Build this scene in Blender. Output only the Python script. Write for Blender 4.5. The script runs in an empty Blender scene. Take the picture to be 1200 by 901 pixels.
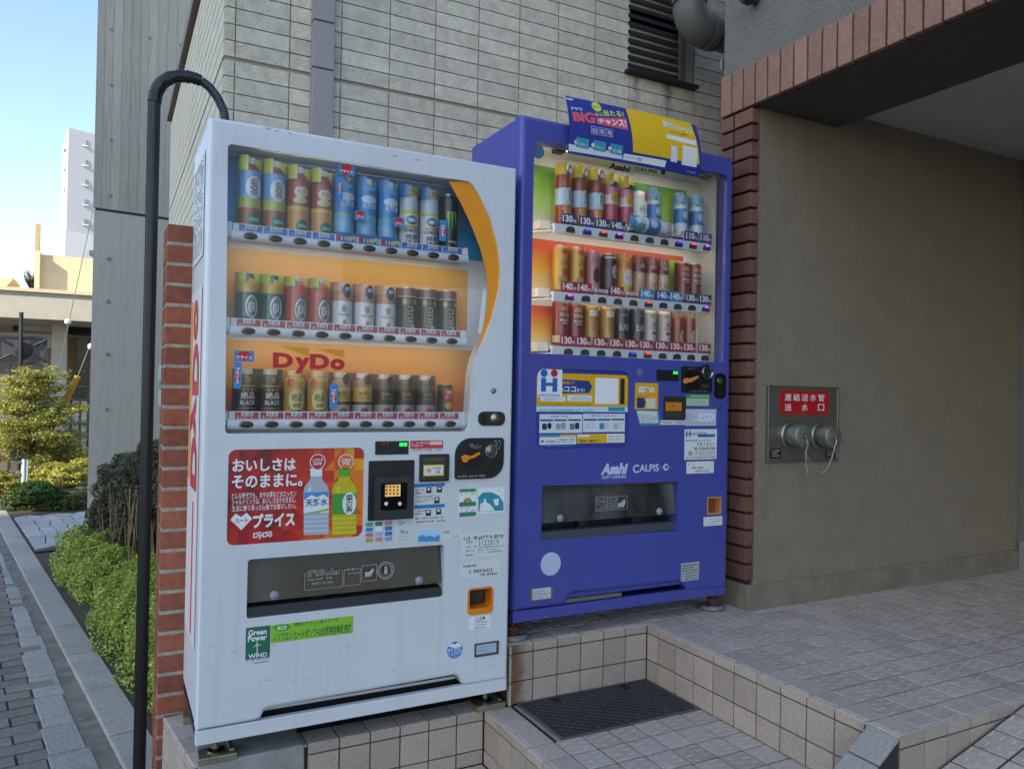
import bpy, bmesh, math, random
import numpy as np
from mathutils import Vector, Matrix
from mathutils.geometry import tessellate_polygon
R = math.radians
random.seed(7); rng = np.random.default_rng(7)
scene = bpy.context.scene
COL = scene.collection

# ------------------------------------------------------------------ camera
F_PX = 905.8; YAW, PITCH, ROLL = R(27.527), R(0.543), R(1.067)
CAM = Vector((-0.2432, -2.4032, 1.044))
FW = Vector((math.sin(YAW)*math.cos(PITCH), math.cos(YAW)*math.cos(PITCH), math.sin(PITCH)))
RT0 = Vector((math.cos(YAW), -math.sin(YAW), 0)); UP0 = RT0.cross(FW)
RT = RT0*math.cos(ROLL) + UP0*math.sin(ROLL); UP = -RT0*math.sin(ROLL) + UP0*math.cos(ROLL)
cd = bpy.data.cameras.new('camera'); cam = bpy.data.objects.new('camera', cd); COL.objects.link(cam)
cd.sensor_fit = 'HORIZONTAL'; cd.sensor_width = 36; cd.lens = 36*F_PX/1200
cd.clip_start = 0.05; cd.clip_end = 2000
cam.matrix_world = Matrix(((RT.x, UP.x, -FW.x, CAM.x), (RT.y, UP.y, -FW.y, CAM.y), (RT.z, UP.z, -FW.z, CAM.z), (0, 0, 0, 1)))
scene.camera = cam

# ------------------------------------------------------------------ world, sun, exposure
SUN_EL = R(33); SUN_AZ = math.atan2(-0.80, -0.36)          # azimuth clockwise from +Y
world = bpy.data.worlds.new('World'); scene.world = world; world.use_nodes = True
nt = world.node_tree; bg = nt.nodes['Background']
sky = nt.nodes.new('ShaderNodeTexSky'); sky.sky_type = 'NISHITA'; sky.sun_disc = False
sky.sun_elevation = SUN_EL; sky.sun_rotation = SUN_AZ; sky.air_density = 1.0; sky.dust_density = 0.6; sky.ozone_density = 1.0
nt.links.new(sky.outputs[0], bg.inputs[0]); bg.inputs[1].default_value = 0.15
sd = bpy.data.lights.new('sun', 'SUN'); sd.energy = 4.2; sd.angle = R(0.5); sd.color = (1.0, 0.89, 0.72)
sun = bpy.data.objects.new('sun', sd); COL.objects.link(sun)
sun_dir = Vector((math.sin(SUN_AZ)*math.cos(SUN_EL), math.cos(SUN_AZ)*math.cos(SUN_EL), math.sin(SUN_EL)))
sun.rotation_euler = sun_dir.to_track_quat('Z', 'Y').to_euler()
scene.view_settings.view_transform = 'Standard'; scene.view_settings.look = 'None'
scene.view_settings.exposure = 1.22; scene.view_settings.gamma = 1
scene.cycles.use_denoising = True
scene.cycles.max_bounces = 7; scene.cycles.transparent_max_bounces = 12

# ------------------------------------------------------------------ pixel -> place
def ray(u, v):
    return FW + RT*((u-600)/F_PX) + UP*((450.5-v)/F_PX)
def on(ax, val, u, v):
    d = ray(u, v); t = (val-CAM[ax])/d[ax]; return CAM + d*t
def onX(u, v, X): return on(0, X, u, v)
def onY(u, v, Y): return on(1, Y, u, v)
def onZ(u, v, Z): return on(2, Z, u, v)

# ------------------------------------------------------------------ materials
def lin(h):
    if not isinstance(h, str): return tuple(h)
    h = h.lstrip('#'); o = []
    for i in (0, 2, 4):
        c = int(h[i:i+2], 16)/255; o.append(c/12.92 if c <= .04045 else ((c+.055)/1.055)**2.4)
    return tuple(o)
MATS = {}
def pm(name, color, rough=.5, metal=0., var=.06, vs=9., bump=0., bs=120., rvar=0., spec=.5, coat=0., emit=0., stain=0., stain_col='#2a2620', stain_scale=3., det=4., bdist=.004, stretch=None, streak=0., streak_col='#4a443a', streak_scale=14.):
    if name in MATS: return MATS[name]
    m = bpy.data.materials.new(name); m.use_nodes = True; t = m.node_tree; N = t.nodes; L = t.links
    b = N['Principled BSDF']; c = lin(color)
    b.inputs['Roughness'].default_value = rough; b.inputs['Metallic'].default_value = metal
    b.inputs['Specular IOR Level'].default_value = spec; b.inputs['Coat Weight'].default_value = coat
    b.inputs['Base Color'].default_value = (*c, 1)
    if emit: b.inputs['Emission Color'].default_value = (*c, 1); b.inputs['Emission Strength'].default_value = emit
    pos = None
    if var or bump or stain or streak:
        g = N.new('ShaderNodeNewGeometry'); pos = g.outputs['Position']
        if stretch:
            mp = N.new('ShaderNodeMapping'); mp.inputs['Scale'].default_value = stretch; L.new(pos, mp.inputs['Vector']); pos = mp.outputs[0]
    col = None
    if var:
        n = N.new('ShaderNodeTexNoise'); n.inputs['Scale'].default_value = vs; n.inputs['Detail'].default_value = det; n.inputs['Roughness'].default_value = .6
        L.new(pos, n.inputs['Vector'])
        mr = N.new('ShaderNodeMapRange'); mr.inputs[1].default_value = .3; mr.inputs[2].default_value = .7; mr.inputs[3].default_value = 1-var; mr.inputs[4].default_value = 1+var
        L.new(n.outputs[0], mr.inputs[0])
        mx = N.new('ShaderNodeVectorMath'); mx.operation = 'SCALE'; mx.inputs[0].default_value = c; L.new(mr.outputs[0], mx.inputs['Scale']); col = mx.outputs[0]
    if rvar:
        oi = N.new('ShaderNodeObjectInfo')
        mr2 = N.new('ShaderNodeMapRange'); mr2.inputs[3].default_value = 1-rvar; mr2.inputs[4].default_value = 1+rvar; L.new(oi.outputs['Random'], mr2.inputs[0])
        mx2 = N.new('ShaderNodeVectorMath'); mx2.operation = 'SCALE'; mx2.inputs[0].default_value = c
        if col: L.new(col, mx2.inputs[0])
        L.new(mr2.outputs[0], mx2.inputs['Scale']); col = mx2.outputs[0]
    if stain:
        n3 = N.new('ShaderNodeTexNoise'); n3.inputs['Scale'].default_value = stain_scale; n3.inputs['Detail'].default_value = 6; n3.inputs['Roughness'].default_value = .65; L.new(pos, n3.inputs['Vector'])
        mr3 = N.new('ShaderNodeMapRange'); mr3.inputs[1].default_value = .52; mr3.inputs[2].default_value = .72; mr3.inputs[3].default_value = 0; mr3.inputs[4].default_value = stain; L.new(n3.outputs[0], mr3.inputs[0])
        mm = N.new('ShaderNodeMix'); mm.data_type = 'RGBA'; mm.inputs[6].default_value = (*c, 1); mm.inputs[7].default_value = (*lin(stain_col), 1)
        L.new(mr3.outputs[0], mm.inputs[0])
        if col: L.new(col, mm.inputs[6])
        col = mm.outputs[2]
    if streak:                                        # vertical runs of dirt
        mp2 = N.new('ShaderNodeMapping'); mp2.inputs['Scale'].default_value = (1, 1, .05); L.new(N.new('ShaderNodeNewGeometry').outputs['Position'], mp2.inputs['Vector'])
        n4 = N.new('ShaderNodeTexNoise'); n4.inputs['Scale'].default_value = streak_scale; n4.inputs['Detail'].default_value = 4; L.new(mp2.outputs[0], n4.inputs['Vector'])
        mr4 = N.new('ShaderNodeMapRange'); mr4.inputs[1].default_value = .56; mr4.inputs[2].default_value = .78; mr4.inputs[3].default_value = 0; mr4.inputs[4].default_value = streak; L.new(n4.outputs[0], mr4.inputs[0])
        mm4 = N.new('ShaderNodeMix'); mm4.data_type = 'RGBA'; mm4.inputs[6].default_value = (*c, 1); mm4.inputs[7].default_value = (*lin(streak_col), 1); L.new(mr4.outputs[0], mm4.inputs[0])
        if col: L.new(col, mm4.inputs[6])
        col = mm4.outputs[2]
    if col: L.new(col, b.inputs['Base Color'])
    if bump:
        n2 = N.new('ShaderNodeTexNoise'); n2.inputs['Scale'].default_value = bs; n2.inputs['Detail'].default_value = 5; L.new(pos, n2.inputs['Vector'])
        bp = N.new('ShaderNodeBump'); bp.inputs['Strength'].default_value = bump; bp.inputs['Distance'].default_value = bdist
        L.new(n2.outputs[0], bp.inputs['Height']); L.new(bp.outputs[0], b.inputs['Normal'])
    MATS[name] = m; return m
def glass(name, tint=(1, 1, 1), gloss=1.0, rough=.02, haze=0.0, haze_col=(.8, .8, .8)):
    if name in MATS: return MATS[name]
    m = bpy.data.materials.new(name); m.use_nodes = True; t = m.node_tree; N = t.nodes; L = t.links
    N.remove(N['Principled BSDF']); out = N['Material Output']
    tr = N.new('ShaderNodeBsdfTransparent'); tr.inputs[0].default_value = (*tint, 1)
    gl = N.new('ShaderNodeBsdfGlossy'); gl.inputs['Roughness'].default_value = rough
    fr = N.new('ShaderNodeFresnel'); fr.inputs[0].default_value = 1.45
    mu = N.new('ShaderNodeMath'); mu.operation = 'MULTIPLY'; mu.inputs[1].default_value = gloss; L.new(fr.outputs[0], mu.inputs[0])
    mx = N.new('ShaderNodeMixShader'); L.new(mu.outputs[0], mx.inputs[0]); L.new(tr.outputs[0], mx.inputs[1]); L.new(gl.outputs[0], mx.inputs[2])
    last = mx.outputs[0]
    if haze:
        df = N.new('ShaderNodeBsdfDiffuse'); df.inputs[0].default_value = (*haze_col, 1)
        m2 = N.new('ShaderNodeMixShader'); gm = N.new('ShaderNodeNewGeometry'); mp = N.new('ShaderNodeMapping'); mp.inputs['Scale'].default_value = (1, 1, .35); mp.inputs['Rotation'].default_value = (0, .5, 0); L.new(gm.outputs['Position'], mp.inputs[0])
        nz = N.new('ShaderNodeTexNoise'); nz.inputs['Scale'].default_value = 7; nz.inputs['Detail'].default_value = 7; L.new(mp.outputs[0], nz.inputs['Vector'])
        hz = N.new('ShaderNodeMapRange'); hz.inputs[1].default_value = .35; hz.inputs[2].default_value = .75; hz.inputs[3].default_value = haze*.2; hz.inputs[4].default_value = haze*1.8; L.new(nz.outputs[0], hz.inputs[0]); L.new(hz.outputs[0], m2.inputs[0]); L.new(last, m2.inputs[1]); L.new(df.outputs[0], m2.inputs[2]); last = m2.outputs[0]
    L.new(last, out.inputs['Surface']); MATS[name] = m; return m
def ramp_mat(name, stops, z0, z1, axis=2, rough=.5):
    m = bpy.data.materials.new(name); m.use_nodes = True; t = m.node_tree; N = t.nodes; L = t.links; b = N['Principled BSDF']; b.inputs['Roughness'].default_value = rough
    g = N.new('ShaderNodeNewGeometry'); s = N.new('ShaderNodeSeparateXYZ'); L.new(g.outputs['Position'], s.inputs[0])
    mr = N.new('ShaderNodeMapRange'); mr.inputs[1].default_value = z0; mr.inputs[2].default_value = z1; L.new(s.outputs[axis], mr.inputs[0])
    cr = N.new('ShaderNodeValToRGB'); L.new(mr.outputs[0], cr.inputs[0]); e = cr.color_ramp.elements
    for i, (p, c) in enumerate(stops):
        el = e[i] if i < 2 else e.new(p)
        el.position = p; el.color = (*lin(c), 1)
    ck = N.new('ShaderNodeTexChecker'); ck.inputs['Scale'].default_value = 240; L.new(g.outputs['Position'], ck.inputs['Vector'])
    mrc = N.new('ShaderNodeMapRange'); mrc.inputs[3].default_value = .93; mrc.inputs[4].default_value = 1.0; L.new(ck.outputs['Fac'], mrc.inputs[0])
    vm = N.new('ShaderNodeVectorMath'); vm.operation = 'SCALE'; L.new(cr.outputs[0], vm.inputs[0]); L.new(mrc.outputs[0], vm.inputs['Scale'])
    L.new(vm.outputs[0], b.inputs['Base Color']); return m
_pc = {}
def ink(h, rough=.45):
    "plain print or plastic of one colour"
    k = (h, rough)
    if k not in _pc: _pc[k] = pm('ink_%s_%d' % (h.strip('#'), int(rough*100)), h, rough, var=0)
    return _pc[k]

# ------------------------------------------------------------------ mesh helpers
WL = {}
def wl(o): return WL.get(o.name, Vector((0, 0, 0))) if o else Vector((0, 0, 0))
def link(o, parent=None, loc=(0, 0, 0)):
    COL.objects.link(o); loc = Vector(loc); WL[o.name] = loc
    if parent: o.parent = parent
    o.location = loc - wl(parent); return o
class MB:
    def __init__(s): s.v = []; s.f = []; s.m = []
    def add(s, vs, fs, mi=0):
        b = len(s.v); s.v += [tuple(p) for p in vs]; s.f += [tuple(b+i for i in f) for f in fs]; s.m += [mi]*len(fs); return s
    def box(s, x0, x1, y0, y1, z0, z1, mi=0):
        return s.add([(x0, y0, z0), (x1, y0, z0), (x1, y1, z0), (x0, y1, z0), (x0, y0, z1), (x1, y0, z1), (x1, y1, z1), (x0, y1, z1)],
                     [(0, 3, 2, 1), (4, 5, 6, 7), (0, 1, 5, 4), (1, 2, 6, 5), (2, 3, 7, 6), (3, 0, 4, 7)], mi)
    def prism(s, outer, holes=(), y0=0., y1=.01, mi=0, map=None):
        """polygon in (x,z) with holes, front at y0, back at y1"""
        loops = [list(outer)] + [list(h) for h in holes]
        P = [[Vector((a, b, 0)) for a, b in lp] for lp in loops]
        tris = tessellate_polygon(P); flat = [p for lp in loops for p in lp]; n = len(flat)
        vs = [(a, y0, b) for a, b in flat] + [(a, y1, b) for a, b in flat]; fs = []
        for t in tris:
            a, b, c = [flat[i] for i in t]
            ar = (b[0]-a[0])*(c[1]-a[1]) - (b[1]-a[1])*(c[0]-a[0])
            if abs(ar) < 1e-12: continue
            t = tuple(t) if ar > 0 else tuple(reversed(t))      # ccw in xz seen from -y
            fs.append(t); fs.append(tuple(n+i for i in reversed(t)))
        k = 0
        for li, lp in enumerate(loops):
            m = len(lp); A = sum(lp[i][0]*lp[(i+1) % m][1]-lp[(i+1) % m][0]*lp[i][1] for i in range(m))
            fl = (A > 0) == (li == 0)
            for i in range(m):
                a, b = k+i, k+(i+1) % m
                fs.append((b, a, n+a, n+b) if fl else (a, b, n+b, n+a))
            k += m
        return s.add(vs, fs, mi)
    def rounded_plate(s, outer, holes, y0, y1, r, n=4, mi=0):
        """plate whose outer front edge is rounded with radius r"""
        A = sum(outer[i][0]*outer[(i+1) % len(outer)][1]-outer[(i+1) % len(outer)][0]*outer[i][1] for i in range(len(outer)))
        o = [Vector(p) for p in (outer if A > 0 else reversed(outer))]; m = len(o)
        def inset(d):
            q = []
            for i in range(m):
                e0 = (o[i]-o[i-1]).normalized(); e1 = (o[(i+1) % m]-o[i]).normalized()
                n0 = Vector((-e0.y, e0.x)); n1 = Vector((-e1.y, e1.x)); b = n0+n1; k = max(.5, 1+n0.dot(n1)); q.append(o[i]+b*(d/k))
            return q
        rings = []
        for i in range(n+1):
            t = math.pi/2*i/n; rings.append(([tuple(p) for p in inset(r*(1-math.cos(t)))], y0+r*(1-math.sin(t))))
        front = rings[-1][0]
        s.prism(front, holes, y0, y1-.001, mi)
        vs = [(p[0], y1, p[1]) for p in rings[0][0]]; fs = []
        for lp, y in rings: vs += [(p[0], y, p[1]) for p in lp]
        for j in range(len(rings)):
            for i in range(m): k = (i+1) % m; fs.append((j*m+k, j*m+i, (j+1)*m+i, (j+1)*m+k)[::-1])
        return s.add(vs, fs, mi)
    def lathe(s, prof, c=(0, 0, 0), seg=20, axis='z', mi=0, a0=0., a1=2*math.pi, cap=True):
        """prof = [(height, radius)]"""
        full = abs(a1-a0-2*math.pi) < 1e-6; n = seg if full else seg+1; vs = []; fs = []
        for h, r in prof:
            for i in range(n):
                a = a0+(a1-a0)*i/seg; x, y = r*math.sin(a), -r*math.cos(a)
                vs.append({'z': (c[0]+x, c[1]+y, c[2]+h), 'y': (c[0]+x, c[1]-h, c[2]-y), 'x': (c[0]+h, c[1]+x, c[2]-y)}[axis])
        for j in range(len(prof)-1):
            for i in range(seg):
                k = (i+1) % n if full else i+1
                a, b = j*n+i, j*n+k; fs.append((a, b, b+n, a+n))
        if full and cap:
            if prof[0][1] > 1e-5: fs.append(tuple(reversed(range(n))))
            if prof[-1][1] > 1e-5: fs.append(tuple((len(prof)-1)*n+i for i in range(n)))
        return s.add(vs, fs, mi)
    def tube(s, pts, r, seg=10, mi=0, cap=True):
        pts = [Vector(p) for p in pts]; n = len(pts); rs = r if isinstance(r, (list, tuple)) else [r]*n; vs = []; fs = []
        prev = None
        for i, p in enumerate(pts):
            d = (pts[min(i+1, n-1)]-pts[max(i-1, 0)]).normalized()
            if prev is None: x = d.orthogonal().normalized()
            else: x = (prev-d*prev.dot(d)).normalized()
            prev = x; y = d.cross(x)
            for k in range(seg):
                a = 2*math.pi*k/seg; vs.append(p+(x*math.cos(a)+y*math.sin(a))*rs[i])
        for i in range(n-1):
            for k in range(seg):
                a, b = i*seg+k, i*seg+(k+1) % seg; fs.append((a, b, b+seg, a+seg))
        if cap: fs.append(tuple(reversed(range(seg)))); fs.append(tuple((n-1)*seg+k for k in range(seg)))
        return s.add(vs, fs, mi)
    def mesh(s, name, mats, smooth=False):
        me = bpy.data.meshes.new(name); me.from_pydata(s.v, [], s.f)
        for m in (mats if isinstance(mats, (list, tuple)) else [mats]): me.materials.append(m)
        if len(me.polygons) == len(s.m): me.polygons.foreach_set('material_index', s.m)
        if smooth:
            me.polygons.foreach_set('use_smooth', [True]*len(me.polygons)); me.set_sharp_from_angle(angle=R(38))
        me.update(); return me
    def obj(s, name, mats, parent=None, loc=(0, 0, 0), smooth=False, bevel=0., local=True, seg=2):
        """verts are world coordinates when loc is 0"""
        o = bpy.data.objects.new(name, s.mesh(name, mats, smooth)); link(o, parent, loc)
        if bevel:
            md = o.modifiers.new('bevel', 'BEVEL'); md.width = bevel; md.segments = seg; md.limit_method = 'ANGLE'; md.angle_limit = R(50); md.harden_normals = False
        return o
def put(name, me, parent=None, loc=(0, 0, 0)):
    return link(bpy.data.objects.new(name, me), parent, loc)
def thing(name, label, cat, loc=(0, 0, 0), group=None):
    o = bpy.data.objects.new(name, None); o.empty_display_size = .05; link(o, None, loc); tag(o, label, cat, group); return o
def tag(o, label, cat, group=None):
    o['label'] = label; o['category'] = cat
    if group: o['group'] = group
    return o
def structure(o): o['kind'] = 'structure'; return o
def stuff(o): o['kind'] = 'stuff'; return o
def rrect(x0, z0, x1, z1, r, n=5):
    r = min(r, (x1-x0)/2-1e-5, (z1-z0)/2-1e-5); o = []
    for cx, cz, a in ((x1-r, z0+r, -90), (x1-r, z1-r, 0), (x0+r, z1-r, 90), (x0+r, z0+r, 180)):
        for i in range(n+1):
            t = R(a+90*i/n); o.append((cx+r*math.cos(t), cz+r*math.sin(t)))
    return o
def disc(cx, cz, r, n=20, rx=None):
    return [(cx+(rx or r)*math.cos(2*math.pi*i/n), cz+r*math.sin(2*math.pi*i/n)) for i in range(n)]

# ------------------------------------------------------------------ lettering
_tc = {}
def text_mesh(s, bold=.0, align='CENTER', spacing=1.0, line=1.0):
    """verts of a flat text normalised to the box 0..1 x 0..1, and faces"""
    k = (s, bold, align, spacing, line)
    if k in _tc: return _tc[k]
    c = bpy.data.curves.new('lettering', 'FONT'); c.body = s; c.size = 1; c.offset = bold; c.align_x = align; c.space_character = spacing; c.space_line = line; c.resolution_u = 3
    o = bpy.data.objects.new('lettering_source', c)
    me = bpy.data.meshes.new_from_object(o)
    n = len(me.vertices); co = np.zeros(n*3); me.vertices.foreach_get('co', co); co = co.reshape(-1, 3)
    fs = [tuple(p.vertices) for p in me.polygons]
    mn, mx = co.min(0), co.max(0); a = (co[:, :2]-mn[:2])/np.maximum(mx[:2]-mn[:2], 1e-6)
    bpy.data.objects.remove(o); bpy.data.curves.remove(c); bpy.data.meshes.remove(me)
    _tc[k] = (a, fs, float((mx[0]-mn[0])/max(mx[1]-mn[1], 1e-6))); return _tc[k]
def text_mb(mb, s, x0, z0, x1, z1, y, bold=.0, shear=0., spacing=1., align='CENTER', mi=0, line=1., keep=False):
    a, fs, asp = text_mesh(s, bold, align, spacing, line)
    if keep:                                   # keep the type's own proportions, fit in the box
        w, h = x1-x0, z1-z0
        if w/h > asp: nw = h*asp; x0, x1 = (x0+x1-nw)/2, (x0+x1+nw)/2
        else: nh = w/asp; z0, z1 = (z0+z1-nh)/2, (z0+z1+nh)/2
    vs = [(x0+p[0]*(x1-x0)+shear*(p[1]-.5)*(z1-z0), y, z0+p[1]*(z1-z0)) for p in a]
    return mb.add(vs, fs, mi)

# ================================================================== levels
L2, L1, L0, ST = .146, -.068, -.25, -.45      # porch floor, lower landing, forecourt, street
TP = .1015                                     # tile pitch
grout = pm('grout', '#2f2e2b', .9, var=.2, vs=30, bump=.4)
tile_top = pm('floor_tile', '#b1a69b', .62, var=.16, vs=60, bump=.15, bs=500, rvar=.12, stain=.26, stain_col='#7a726a', stain_scale=2.6)
tile_ridge = pm('worn_tile_ridge', '#bdb5aa', .7, var=.15, vs=80)
tile_face = pm('riser_tile', '#a89a8c', .72, var=.3, vs=260, bump=.2, bs=600, rvar=.11, stain=.3, stain_col='#6a6058', stain_scale=4)
concrete = pm('plain_concrete', '#8d8b84', .85, var=.15, vs=6, bump=.3, bs=90, stain=.35, stain_col='#5d5a52')

# ------------------------------------------------------------------ ground: one sheet to the horizon
g = MB(); g.add([(-700, -700, ST-.03), (700, -700, ST-.03), (700, 900, ST-.03), (-700, 900, ST-.03)], [(0, 1, 2, 3)])
structure(g.obj('ground', pm('far_ground', '#6d6a64', .9, var=.15, vs=.3)))

SD = Vector((-.1703, .9854, 0)); SN = Vector((.9854, .1703, 0))          # street direction, and to its right
S0 = onZ(144, 900, ST); S0 = Vector((S0.x, S0.y, 0))                       # a point on the kerb edge
def sp(a, b, z): p = S0 + SD*a + SN*b; return (p.x, p.y, z)               # a along the street, b right of the kerb edge
def sslab(mb, a0, a1, b0, b1, z0, z1, mi=0):
    vs = [sp(a0, b0, z0), sp(a0, b1, z0), sp(a1, b1, z0), sp(a1, b0, z0), sp(a0, b0, z1), sp(a0, b1, z1), sp(a1, b1, z1), sp(a1, b0, z1)]
    return mb.add(vs, [(0, 3, 2, 1), (4, 5, 6, 7), (0, 1, 5, 4), (1, 2, 6, 5), (2, 3, 7, 6), (3, 0, 4, 7)], mi)
# street: block paving, granite band, gutter, kerb
st = structure(sslab(MB(), -9, 45, -14, -.1, ST-.028, ST-.012).obj('street', pm('paving_joint', '#55524b', .95, var=.2, vs=20, bump=.4)))
pav = pm('paving_block', '#77716a', .85, var=.2, vs=35, bump=.5, bs=160, rvar=.18, stain=.35, stain_col='#5a564e', stain_scale=5)
pb = MB().box(-.097, .097, -.047, .047, -.02, 0); pbm = pb.mesh('paving_block', pav)
rot = math.atan2(SD.y, SD.x) - math.pi/2
cnt = 0; far = MB()
for i in range(-14, 120):
    for j in range(60):
        a = i*.105; b = -.232+.027*max(0, a) - .205*(j+.5 - (.5 if i % 2 else 0))
        if a > 9 and j > 14: continue
        p = Vector(sp(a, b, ST)); d = p-CAM; z = d.dot(FW)
        if z < .3: continue
        u = 600+F_PX*d.dot(RT)/z; v = 450.5-F_PX*d.dot(UP)/z
        near = -60 < u < 140 and v < 1000 and a < 5.5 and cnt < 290
        if near:
            o = put('paving_block', pbm, st, p + Vector((0, 0, random.uniform(-.003, .002)))); o.rotation_euler.z = rot+random.uniform(-.01, .01); cnt += 1
        elif a < 12 and j < 26:
            sslab(far, a-.047, a+.047, b-.097, b+.097, ST-.02, ST+random.uniform(-.003, .002))
fo = far.obj('paving_block', pav, st); stuff(fo)
granite = pm('granite', '#97968f', .75, var=.28, vs=90, bump=.6, bs=60, rvar=.12, stain=.45, stain_col='#5b5850', stain_scale=6)
band = structure(sslab(MB(), -9, 40, -.245, -.05, ST-.026, ST-.008).obj('granite_band', pm('band_joint', '#4a4842', .95)))
a = -1.2
while a < 12:
    ln = random.uniform(.26, .42)
    sslab(MB(), a, a+ln-.006, -.222+.027*max(0, a)+random.uniform(-.003, .003), -.075+random.uniform(-.012, .012), ST-.02, ST+random.uniform(0, .003)).obj('granite_slab', granite, band, bevel=.004)
    a += ln
structure(sslab(MB(), -9, 40, -.10, -.002, ST-.03, ST-.003).obj('gutter', pm('gutter_concrete', '#77736a', .88, var=.3, vs=14, bump=.5, bs=70, stain=.5, stain_col='#48453f', stain_scale=5)))
kerb = structure(sslab(MB(), -9, 40, .004, .146, ST-.03, ST+.01).obj('kerb', pm('kerb_core', '#5e5b55', .9)))
kst = pm('kerb_stone', '#9c9890', .78, var=.22, vs=70, bump=.4, bs=90, rvar=.08, stain=.4, stain_col='#68645c', stain_scale=4)
a = -1.5
while a < 9:
    sslab(MB(), a, a+.592, 0, .15, ST-.03, ST+.018).obj('kerb_stone', kst, kerb, bevel=.006); a += .6
structure(sslab(MB(), -2, 45, .152, 6, ST-.03, ST+.012).obj('planting_bed', pm('soil', '#4a4034', .95, var=.35, vs=25, bump=.8, bs=40)))
# crazy paving slabs across the bed (pale flat stones)
cp = structure(MB().add([sp(4.55, .153, ST+.026), sp(4.55, 1.0, ST+.026), sp(6.6, 1.0, ST+.026), sp(6.6, .153, ST+.026)], [(0, 1, 2, 3)]).obj('stone_path', pm('path_joint', '#4c4943', .95)))
slab_m = pm('pale_stone', '#a8a6a2', .8, var=.16, vs=30, bump=.3, bs=80, rvar=.14)
NX, NA = 6, 9; gp = {}
for i in range(NX+1):
    for k in range(NA+1):
        gp[i, k] = (4.6+k*.22+(random.uniform(-.07, .07) if 0 < k < NA else 0)+(.1 if i % 2 else 0), .165+i*.135+(random.uniform(-.04, .04) if 0 < i < NX else 0))
for i in range(NX):
    for k in range(NA):
        q = [gp[i, k], gp[i+1, k], gp[i+1, k+1], gp[i, k+1]]; ca = sum(x for x, _ in q)/4; cb = sum(y for _, y in q)/4
        q = [(ca+(x-ca)*.93, cb+(y-cb)*.93) for x, y in q]
        m = MB(); m.add([sp(x, y, ST+.018) for x, y in q]+[sp(x, y, ST+.04) for x, y in q], [(4, 5, 6, 7), (0, 1, 5, 4), (1, 2, 6, 5), (2, 3, 7, 6), (3, 0, 4, 7)])
        m.obj('stone_slab', slab_m, cp)

# ------------------------------------------------------------------ porch floors
def ridged_tile(nm, mats):
    m = MB(); h = .0472; c = .0015
    m.add([(-h, -h, -.008), (h, -h, -.008), (h, h, -.008), (-h, h, -.008), (-h, -h, -c), (h, -h, -c), (h, h, -c), (-h, h, -c), (-h+c, -h+c, 0), (h-c, -h+c, 0), (h-c, h-c, 0), (-h+c, h-c, 0)],
          [(0, 1, 5, 4), (1, 2, 6, 5), (2, 3, 7, 6), (3, 0, 4, 7), (4, 5, 9, 8), (5, 6, 10, 9), (6, 7, 11, 10), (7, 4, 8, 11), (8, 9, 10, 11)])
    for x in (-.024, .024):
        for y in (-.031, 0, .031):
            a, b = .0115, .0022; yy = y+(.008 if x > 0 else -.008)
            m.add([(x-a, yy-b, -.0002), (x+a, yy-b, -.0002), (x+a, yy+b, -.0002), (x-a, yy+b, -.0002), (x-a+.001, yy, .0012), (x+a-.001, yy, .0012)],
                  [(0, 1, 5, 4), (1, 2, 5), (2, 3, 4, 5), (3, 0, 4)], 1)
    return m.mesh(nm, mats)
def flat_tile(nm, mats, sx, sy, grooves=None):
    m = MB(); hx, hy = sx/2-.0022, sy/2-.0022; c = .0018
    m.add([(-hx, -hy, -.008), (hx, -hy, -.008), (hx, hy, -.008), (-hx, hy, -.008), (-hx, -hy, -c), (hx, -hy, -c), (hx, hy, -c), (-hx, hy, -c), (-hx+c, -hy+c, 0), (hx-c, -hy+c, 0), (hx-c, hy-c, 0), (-hx+c, hy-c, 0)],
          [(0, 1, 5, 4), (1, 2, 6, 5), (2, 3, 7, 6), (3, 0, 4, 7), (4, 5, 9, 8), (5, 6, 10, 9), (6, 7, 11, 10), (7, 4, 8, 11), (8, 9, 10, 11)])
    if grooves:
        for t in (.030, .036):
            if grooves == 'x': m.box(-hx+.004, hx-.004, -t-.0012, -t+.0012, -.0002, .0011, 1)
            else: m.box(-t-.0012, -t+.0012, -hy+.004, hy-.004, -.0002, .0011, 1)
    return m.mesh(nm, mats)
TM = [tile_top, tile_ridge]
t_ridge = ridged_tile('tile', TM); t_flat = flat_tile('tile', TM, TP, TP); t_nx = flat_tile('tile', TM, TP, TP, 'x'); t_ny = flat_tile('tile', TM, TP, TP, 'y')
def face_tile(w, h, key={}):
    k = (round(w, 4), round(h, 4))
    if k not in key:
        m = MB(); a, b = w/2-.0022, h/2-.0022; c = .0015
        m.add([(-a, .008, -b), (a, .008, -b), (a, .008, b), (-a, .008, b), (-a, c, -b), (a, c, -b), (a, c, b), (-a, c, b), (-a+c, 0, -b+c), (a-c, 0, -b+c), (a-c, 0, b-c), (-a+c, 0, b-c)],
              [(0, 1, 5, 4), (1, 2, 6, 5), (2, 3, 7, 6), (3, 0, 4, 7), (4, 5, 9, 8), (5, 6, 10, 9), (6, 7, 11, 10), (7, 4, 8, 11), (8, 9, 10, 11)])
        key[k] = m.mesh('tile', tile_face)
    return key[k]
EX, EY, FY = 1.641, .032, -1.058                 # porch edge x, riser y, front edge y
porch = structure(MB().box(EX+.006, 6, FY+.006, .9, -.5, L2-.006).box(1.03, EX+.006, EY+.006, .9, -.5, L2-.006).obj('porch_floor', grout))
n = 0
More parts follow.
